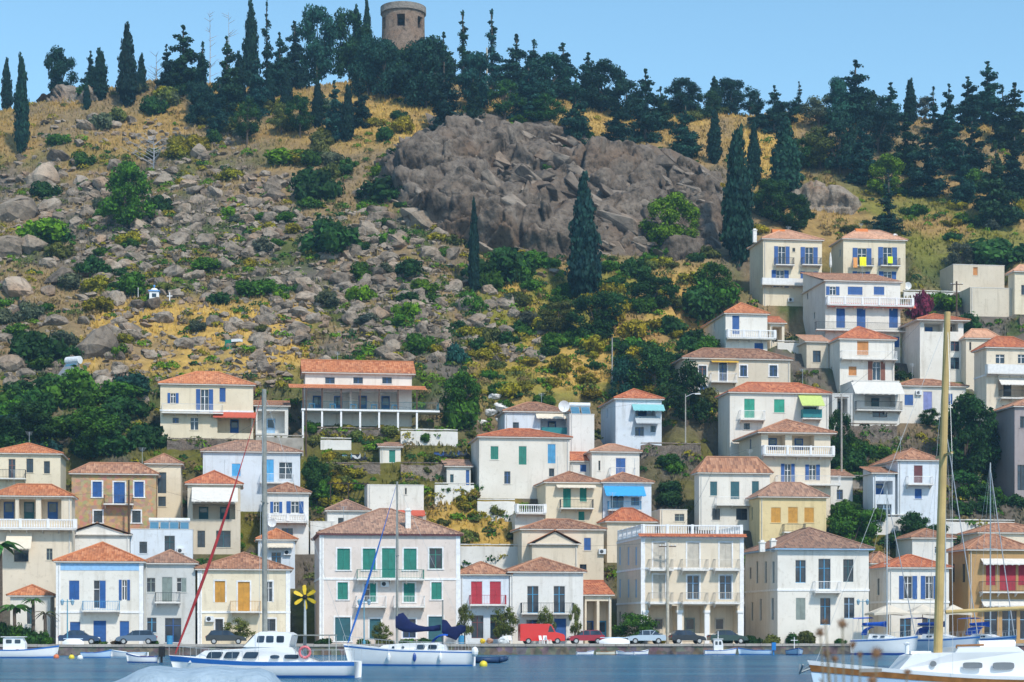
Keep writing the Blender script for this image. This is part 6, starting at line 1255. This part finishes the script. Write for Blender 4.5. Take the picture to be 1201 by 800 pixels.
# ------------------------------------------------------------------ vehicles on the quay
def car(label, px, b, c, kind='hatch', flip=False, rz=0, name='parked_car', group=None, L=4.1):
    P = quayp(px, b); o = thing(name, label, 'van' if kind == 'van' else 'car', P, -PSI+rz+(math.pi if flip else 0), group); pm = plain('car paint %.2f %.2f %.2f' % c, c, .25, var=.03, spec=.6)
    Wd = .84; 
    if kind == 'van': lo = [(-2.35,.32),(-2.35,2.0),(-2.2,2.1),(.7,2.1),(.95,2.0),(1.35,1.25),(2.2,1.02),(2.35,.8),(2.35,.32)]; win = [(.55,1.25),(.72,1.9),(.9,1.9),(1.22,1.25)]; Wd = .92; ax = (-1.5, 1.55)
    else:
        k = L/4.1; lo = [(-2.0*k,.35),(-2.05*k,.75),(-1.9*k,.95),(1.0*k,.92),(1.75*k,.80),(2.02*k,.62),(2.0*k,.35)]; win = None; ax = (-1.22*k, 1.25*k)
    def ex(prof, hw, tp=0, z0=0, z1=1): 
        A = [(x, hw*(1-tp*(z-z0)/(z1-z0)), z) for x, z in prof]; n = len(prof); mb = MB(); mb.v = A+[(x, -y, z) for x, y, z in A]; mb.f = [tuple(range(n)), tuple(range(2*n-1, n-1, -1))]+[(i, n+i, n+(i+1)%n, (i+1)%n) for i in range(n)]; return mb
    bo = ex(lo, Wd, .06, .32, 2.1).build('body', pm, o)
    if kind != 'van':
        gh = [(-1.85*k,.93),(-1.5*k,1.38),(-1.2*k,1.44),(.1*k,1.42),(.35*k,1.36),(1.0*k,.91)] if kind == 'hatch' else [(-1.5*k,.93),(-.95*k,1.36),(-.6*k,1.43),(.15*k,1.41),(.4*k,1.34),(1.05*k,.91)]
        ex(gh, Wd*.93, .2, .9, 1.45).build('glasshouse', glassmat(), o); rf = ex([(gh[1][0]+.05,1.36),(gh[2][0],1.455),(gh[3][0],1.435),(gh[4][0]-.03,1.355)], Wd*.93*.82, .0); rf.build('car_roof', pm, o)
        pl = MB()
        for x in (gh[1][0]+.02, -.35*k, gh[4][0]+.05):
            for sg in (-1, 1): pl.tube((x+(-.25 if x < -1 else .0 if abs(x) < .5 else .45), sg*Wd*.94, .93), (x, sg*Wd*.775, 1.4), .035, n=4)
        pl.build('pillars', pm, o)
    else:
        for sg in (-1, 1): mb = MB(); mb.quad(*[(x, sg*(Wd*(1-.06*(z-.32)/1.78)+.008), z) for x, z in win]); mb.build('side_window', glassmat(), o)
        mb = MB(); mb.quad((.99,.72,1.93),(.99,-.72,1.93),(1.36,-.76,1.27),(1.36,.76,1.27)); mb.v = [(x+.02,y,z+.01) for x,y,z in mb.v]; mb.build('windscreen', glassmat(), o)
    xe = lo[-2][0]; 
    for sg in (-.6, .6):
        mb = MB(); mb.ball((xe-.10, sg*Wd, .66 if kind != 'van' else .85), (.12,.15,.08)); mb.build('headlight', plain('lamp glass', (.7,.72,.74), .2), o); mb = MB(); mb.box(lo[1][0]-.02, lo[1][0]+.06, sg*Wd*1.2-.1, sg*Wd*1.2+.1, .68, .85); mb.build('tail_light', plain('red lamp', (.4,.02,.02), .3), o)
    bm2 = MB(); bm2.box(xe-.06, xe+.06, -Wd*.95, Wd*.95, .35, .52); bm2.build('bumper', BLK, o)
    for x in ax:
        for sg in (-1, 1):
            mb = MB(); mb.tube((x, sg*(Wd-.17), .31), (x, sg*(Wd+.01), .31), .31, n=16); w_ = mb.build('wheel', BLK, o); mb = MB(); mb.tube((x, sg*(Wd+.005), .31), (x, sg*(Wd+.02), .31), .19, n=12); mb.build('rim', plain('wheel rim', (.5,.51,.52), .35, .6), w_)
    return o
car('bright red delivery van parked in front of the glazed blue doors', 635, 203.5, (.62,.025,.02), 'van', False, name='delivery_van'); car('maroon hatchback parked beside the red van', 687, 203.8, (.30,.012,.03), 'hatch', True, L=3.8); car('silver-blue saloon parked under the flat-topped tree', 757, 203.4, (.38,.48,.58), 'saloon', True)
car('dark blue saloon parked before the blue-banded house', 93, 204, (.02,.05,.12), 'saloon'); car('grey-blue hatchback parked before the narrow grey house', 160, 204, (.10,.15,.22), 'hatch', True); car('black hatchback parked at the villa porch', 806, 204, (.015,.02,.03), 'hatch', L=3.7); car('dark green saloon parked at the villa corner', 853, 204, (.02,.05,.045), 'saloon'); car('dark hatchback parked beside the cream house with ochre shutters', 265, 204, (.03,.035,.04), 'hatch')
def scooter(label, px, py, c, rz, group):
    p = ground(px, py); o = thing('motor_scooter', label, 'scooter', p, rz, group); pm = plain('scooter paint %.2f' % c[2], c, .3, spec=.5)
    for x in (-.6, .6): mb = MB(); mb.tube((x,-.06,.28),(x,.06,.28),.28,n=14); mb.build('wheel', BLK, o)
    mb = MB(); mb.loft([[(-.8,-.16,.55),(-.8,.16,.55),(-.75,.14,.78),(-.75,-.14,.78)],[(-.2,-.18,.32),(-.2,.18,.32),(-.2,.17,.75),(-.2,-.17,.75)],[(.15,-.16,.28),(.15,.16,.28),(.15,.15,.42),(.15,-.15,.42)],[(.38,-.2,.35),(.38,.2,.35),(.48,.2,.9),(.48,-.2,.9)],[(.5,-.15,.4),(.5,.15,.4),(.55,.12,.98),(.55,-.12,.98)]], True); mb.build('body', pm, o); mb = MB(); mb.box(-.75,-.1,-.15,.15,.78,.88); mb.build('seat', BLK, o); mb = MB(); mb.tube((.6,0,.28),(.42,0,1.05),.03,n=6); mb.tube((.42,-.32,1.07),(.42,.32,1.07),.025,n=6); mb.build('handlebar', ALU, o)
for x, y, c_, rz in ((408,541,(.1,.25,.35),.3),(418,541,(.55,.56,.57),.2),(424,541,(.02,.03,.05),.3),(516,538,(.02,.06,.2),.2),(525,538,(.03,.03,.05),-.2),(534,538,(.02,.06,.2),.3),(543,537,(.05,.05,.06),0)): scooter('motor scooter parked on the terrace road', x, y, c_, rz, 'scooters parked on the terrace road')
# ------------------------------------------------------------------ quayside furniture
def lantern(px, label):
    P = quayp(px, 201.5); hh = CAMZ+(HZ-703)*P.y/F-1.05; o = thing('street_lamp', label, 'street lamp', P, -PSI); m = plain('teal iron', (.10,.30,.42), .5); mb = MB(); mb.lathe([(.16,0),(.16,.3),(.07,.4),(.05,hh)], n=10); mb.build('post', m, o); mb = MB(); mb.box(-.5,.5,-.03,.03,hh-.25,hh-.19); mb.build('arm', m, o)
    for x in (-.5,.5): mb = MB(); mb.lathe([(.03,-.5),(.12,-.42),(.19,-.1),(.22,-.06),(.04,.12),(0,.2)], (x,0,hh-.1), 8); mb.build('lantern', plain('lantern glass', (.25,.40,.50), .3), o)
lantern(79, 'teal two-armed street lamp in front of the blue-banded house'); lantern(427, 'teal two-armed street lamp in front of the pink house'); lantern(1012, 'teal two-armed street lamp beside the beige parasols')
def parasol(px, b, pt, w_, label):
    P = quayp(px, b); hh = CAMZ+(HZ-pt)*P.y/F-1.05; o = thing('cafe_parasol', label, 'parasol', P, -PSI, 'beige cafe parasols'); mb = MB(); mb.tube((0,0,0),(0,0,hh),.04,n=6); mb.build('pole', VAR, o); mb = MB(); n = 4; r = w_*P.y/F/2; V4 = [(-r,-r*.8,hh-.95),(r,-r*.8,hh-.95),(r,r*.8,hh-.95),(-r,r*.8,hh-.95)]; ap = (0,0,hh)
    for i in range(4):
        a_, b_ = V4[i], V4[(i+1)%4]; m_ = tuple((q+w2)/2 for q, w2 in zip(a_, b_)); m2 = (m_[0]*.9, m_[1]*.9, m_[2]+.12); mb.quad(a_, m2, ap); mb.quad(m2, b_, ap); mb.quad(a_, m2, (m2[0],m2[1],m2[2]-.22), (a_[0],a_[1],a_[2]-.22)); mb.quad(m2, b_, (b_[0],b_[1],b_[2]-.22), (m2[0],m2[1],m2[2]-.22))
    mb.build('canopy', plain('beige canvas', (.66,.58,.47), .9, var=.06), o); mb = MB(); mb.lathe([(.35,0),(.35,.08),(.05,.1)], n=10); mb.build('base', BLK, o)
for x, w_ in ((1042,46),(1082,42),(1118,36)): parasol(x, 202.5, 709, w_, 'square beige parasol outside the small cream waterfront house')
def cafe_set(px, b, label):
    P = quayp(px, b); o = thing('plastic_chair', label, 'chair', P, rnd.uniform(0,6.28), 'white chairs on the quay'); m = plain('white paint', 0); mb = MB(); mb.box(-.22,.22,-.22,.22,.40,.44); mb.build('seat', m, o); mb = MB(); mb.add([(-.22,.2,.44),(.22,.2,.44),(.2,.3,.88),(-.2,.3,.88),(-.22,.24,.44),(.22,.24,.44),(.2,.34,.88),(-.2,.34,.88)], [(0,1,2,3),(4,7,6,5),(0,3,7,4),(1,5,6,2),(2,6,7,3)]); mb.build('backrest', m, o)
    for x in (-.19,.19):
        for y in (-.19,.19): mb = MB(); mb.box(x-.025,x+.025,y-.025,y+.025,0,.4); mb.build('leg', m, o)
for x in (598, 636, 640, 644): cafe_set(x, 200.5, 'white plastic chair on the quay beside the red van')
for x, w_, c_, lb in ((566, 9, (.72,.50,.03), 'heap of yellow fishing net on the quay'), (574, 9, (.42,.24,.16), 'heap of brown fishing net on the quay'), (590, 20, (.66,.68,.68), 'big heap of white fishing net on the quay')):
    P = quayp(x, 199.8); s_ = P.y/F; o = place('net_heap', RM[rnd.randrange(12)].copy(), None, P+Vector((0,0,.35)), rnd.uniform(0,6), (w_*s_/2*1.1, w_*s_/2*.8, w_*s_/2*.75+.2)); o.data.materials[0] = plain('net %.2f' % c_[0], c_, .95, var=.3, sc=5); tag(o, lb, 'fishing net')
P = quayp(721, 199.6); o = thing('upturned_boat', 'white boat lying upside down on the quay edge', 'boat', P+Vector((-1.6,0,.62)), -PSI); q = MB(); secs = []
for i in range(11):
    t_ = i/10; bh = .62*(1-abs(2*t_-1)**2.6)+.03; secs.append([(3.2*t_, bh*math.cos(a_), -.58+.62*math.sin(a_)*(1-.5*abs(2*t_-1)**3)) for a_ in [math.pi*k/8 for k in range(9)]])
q.loft(secs, cap=False); q.build('hull', WH, o, True); q = MB(); q.box(.1,3.1,-.03,.03,.02,.09); q.build('keel', LB, o)
P = quayp(85, 199.8); o = thing('upturned_boat', 'small white boat covered on the quay by the blue-banded house', 'boat', P+Vector((-1,0,.55)), -PSI); q = MB(); secs = [[(2.1*i/8, (.5*(1-abs(2*i/8-1)**2.4)+.03)*math.cos(a_), -.52+.6*math.sin(a_)*(1-.6*abs(2*i/8-1)**3)) for a_ in [math.pi*k/8 for k in range(9)]] for i in range(9)]; q.loft(secs, cap=False); q.build('hull', WH, o, True); q = MB(); q.box(.1,2,-.03,.03,.0,.08); q.build('keel', LB, o)
for x, lb in ((199, 'blue steel drum beside the arched doorway'),(541, 'blue steel drum beside the pink house')):
    o = thing('oil_drum', lb, 'drum', quayp(x, 200.6)); mb = MB(); mb.lathe([(0,0),(.3,0),(.3,.3),(.32,.32),(.3,.34),(.3,.6),(.32,.62),(.3,.64),(.3,.9),(0,.9)], n=14); mb.build('drum', plain('blue drum', (.05,.25,.45), .5), o); mb = MB(); mb.tube((.12,0,.9),(.12,0,.95),.04,n=6); mb.build('bung', BLK, o)
for px_, pb_, pt_, lb in ((974,330,296,'closed white parasol on the terrace between the two upper houses'),(1006,333,297,'closed white parasol in front of the towelled house')):
    p = ground(px_, pb_+4); hh = CAMZ+(HZ-pt_)*p.y/F-p.z; o = thing('closed_parasol', lb, 'parasol', p); mb = MB(); mb.tube((0,0,0),(0,0,hh),.04,n=6); mb.build('pole', ALU, o); mb = MB(); mb.lathe([(.12,hh-2.4),(.24,hh-2.0),(.20,hh-1.0),(.08,hh-.1),(0,hh)], n=9); mb.build('canopy', plain('white canvas', (.72,.71,.69), .9), o)
# greenery on the quay
for sp, x, t0, w_, c, lb in (('olive',592,708,34,'olive','grey-green olive tree beside the crimson-shuttered house'),('broad',747,718,52,'green','flat-topped small tree in front of the villa'),('olive',447,727,24,'olive','thin young tree in front of the pink house'),('olive',545,706,24,'olive','small dark-leaved tree at the pink house corner'),('olive',280,722,36,'olive','bushy olive tree hiding the ochre-shuttered house door'),('olive',675,706,16,'olive','slim climbing tree at the corner of the white house'),('olive',640,708,22,'olive','thin tree between the blue glazed doors')):
    b_ = quayp(x, 205.3 if x != 280 else 205.0); tree(sp, x, t0, 752, w_, c, lb, base=b_, name='olive_tree' if sp == 'olive' else 'quay_tree')
for x, r, h_, c in ((112,10,9,'olive'),(118,8,8,'green'),(136,9,8,'brown'),(180,7,8,'green'),(380,12,14,'mid'),(425,10,10,'green'),(450,14,12,'olive'),(480,14,13,'green'),(500,12,12,'mid'),(732,12,16,'yel'),(775,7,14,'yel'),(850,14,16,'mid'),(880,14,16,'mid'),(905,14,16,'olive'),(930,12,18,'mid'),(945,16,24,'olive'),(985,9,10,'mid'),(1003,8,10,'green'),(700,10,16,'mid'),(20,18,34,'green'),(36,18,30,'mid'),(4,18,40,'mid'),(52,12,22,'green')):
    shrub(x, 752, r, h_, c, 'potted or planted bush along the waterfront houses', 'waterfront bushes', base=quayp(x, 206.2 if x > 1000 or x < 60 else 205.0), name='quay_bush')
def palm(px, pt, b, label, Lf_=2.3, n=16, name='palm_tree', zb=None, c=(.05,.12,.03), agave=False):
    P = quayp(px, b); hh = CAMZ+(HZ-pt)*P.y/F-1.05; o = thing(name, label, 'palm', P); mb = MB(); mb.path([(0,0,-.2),(.1,0,hh*.5),(.05,.1,hh)], [.22,.18,.16], 8); mb.build('trunk', barkmat(), o)
    for k in range(n):
        az = 6.28*k/n+rnd.uniform(-.2,.2); up = rnd.uniform(.1,.9); fr_ = MB(); prev = None
        for i in range(8):
            t_ = i/7; r = Lf_*t_; z = hh+Lf_*(up*t_-(.5+up*.6)*t_*t_); w_ = (.32 if not agave else .10)*math.sin(math.pi*min(1, .1+t_*.9))+.01; d = Vector((math.cos(az), math.sin(az), 0)); s_ = Vector((-math.sin(az), math.cos(az), 0)); c0 = d*r+Vector((.05,.1,z)); cur = (c0+s_*w_-Vector((0,0,w_*.6)), c0, c0-s_*w_-Vector((0,0,w_*.6)))
            if prev: fr_.quad(prev[0], cur[0], cur[1], prev[1]); fr_.quad(prev[1], cur[1], cur[2], prev[2])
            prev = cur
        q = fr_.build('frond', leafmat(), o); q.color = (*[v*rnd.uniform(.7,1.3) for v in c], 1)
palm(0, 640, 209.5, 'palm tree with drooping fronds cut by the frame edge', 2.6); palm(16, 712, 206, 'short young palm beside the kiosk', 1.9, 14); palm(38, 704, 208, 'spiky yucca in front of the kiosk', 1.3, 18, 'yucca', agave=True); palm(52, 720, 207, 'bare-stemmed agave beside the blue-banded house', 1.6, 12, 'agave', agave=True, c=(.09,.10,.06))
# ------------------------------------------------------------------ dried thistles on the near shore
TH = plain('dry thistle', (.24,.14,.08), .9, var=.35, sc=40); TS = plain('dry stalk', (.22,.19,.13), .9, var=.3, sc=20)
def thistle(label, Y, root, heads):
    r0 = at(root, 800, Y); o = thing('dried_thistle', label, 'plant', Vector((r0.x, Y, .9))); st_ = MB(); base = Vector((0,0,0))
    for (hx, hy, sz) in heads:
        h = at(hx, hy, Y)-o.location; m_ = Vector((h.x*.35+rnd.uniform(-.02,.02), rnd.uniform(-.05,.05), h.z*.55)); st_.path([base, m_, h], [.005,.004,.0025], 5); hb_ = MB(); r = sz*Y/F/2; hb_.ball(h, (r*.55, r*.55, r*.6), 8, 6)
        for k in range(60):
            d = Vector((rnd.gauss(0,1), rnd.gauss(0,1), rnd.gauss(.3,1))).normalized(); hb_.tube(h+d*r*.5, h+d*r*1.15, r*.07, r*.01, 3, False)
        hb_.build('seed_head', TH, o)
        for k in range(4):
            q = base.lerp(m_, rnd.uniform(.6,1)) if k < 2 else m_.lerp(h, rnd.uniform(.1,.8)); e = q+Vector((rnd.uniform(-.035,.035), rnd.uniform(-.03,.03), rnd.uniform(-.01,.03))); lf_ = MB(); s_ = Vector((rnd.uniform(-1,1), rnd.uniform(-1,1), .3)).normalized()*.006; lf_.quad(q-s_*.4, q+s_*.4, e+s_, e+s_*.2, e-s_); lf_.build('withered_leaf', TS, o)
    st_.build('stalk', TS, o)
thistle('dried thistle with two high brown seed heads before the yacht bow', 6.0, 1000, ((988,732,14),(968,729,9),(1000,757,11),(1009,768,9))); thistle('dried thistle with low rusty seed heads in front of the water', 6.2, 985, ((970,768,13),(979,773,11),(962,742,13))); thistle('single dried thistle head before the yacht foredeck', 5.8, 1032, ((1028,766,17),(1064,789,11),(1023,798,14)))

# pergola beside the stone steps, more overhead wires
p = ground(408, 592); o = thing('pergola', 'dark timber pergola beside the white cube house', 'pergola', p, -PSI); bw = plain('dark timber', (.05,.035,.028), .8, var=.3)
for x in (-2.2, 0, 2.2):
    for y in (-1.2, 1.2): mb = MB(); mb.box(x-.07,x+.07,y-.07,y+.07,-.6,2.5); mb.build('post', bw, o)
for k in range(10): mb = MB(); mb.box(-2.4+.53*k-.04,-2.4+.53*k+.04,-1.5,1.5,2.62,2.72); mb.build('rafter', bw, o)
for y in (-1.2, 1.2): mb = MB(); mb.box(-2.6,2.6,y-.06,y+.06,2.5,2.618); mb.build('beam', bw, o)
wire(PT[3], PT[2], 'long black wire crossing above the waterfront roofs', 3.0); wire(PT[5], PT[6], 'black wire climbing to the flat red canopy house', 1.0); wire(PT[7], PT[9], 'black wire between the two thin slope poles', 1.0); wire(PT[8], PT[9], 'long black wire passing above the weathered white house', 3.0)
# ------------------------------------------------------------------ summer haze over the strait
hm = bpy.data.materials.new('haze'); hm.use_nodes = True; t = hm.node_tree
t.nodes.remove(t.nodes['Principled BSDF']); pv = t.nodes.new('ShaderNodeVolumePrincipled'); pv.inputs['Color'].default_value = (.42,.74,1,1); pv.inputs['Density'].default_value = .00024; pv.inputs['Anisotropy'].default_value = .2
t.links.new(pv.outputs[0], t.nodes['Material Output'].inputs['Volume'])
mb = MB(); mb.box(-1600, 1600, -1600, 700, -4, 150); tag(mb.build('haze', hm), 'pale blue summer haze over the harbour', 'haze', kind='stuff')
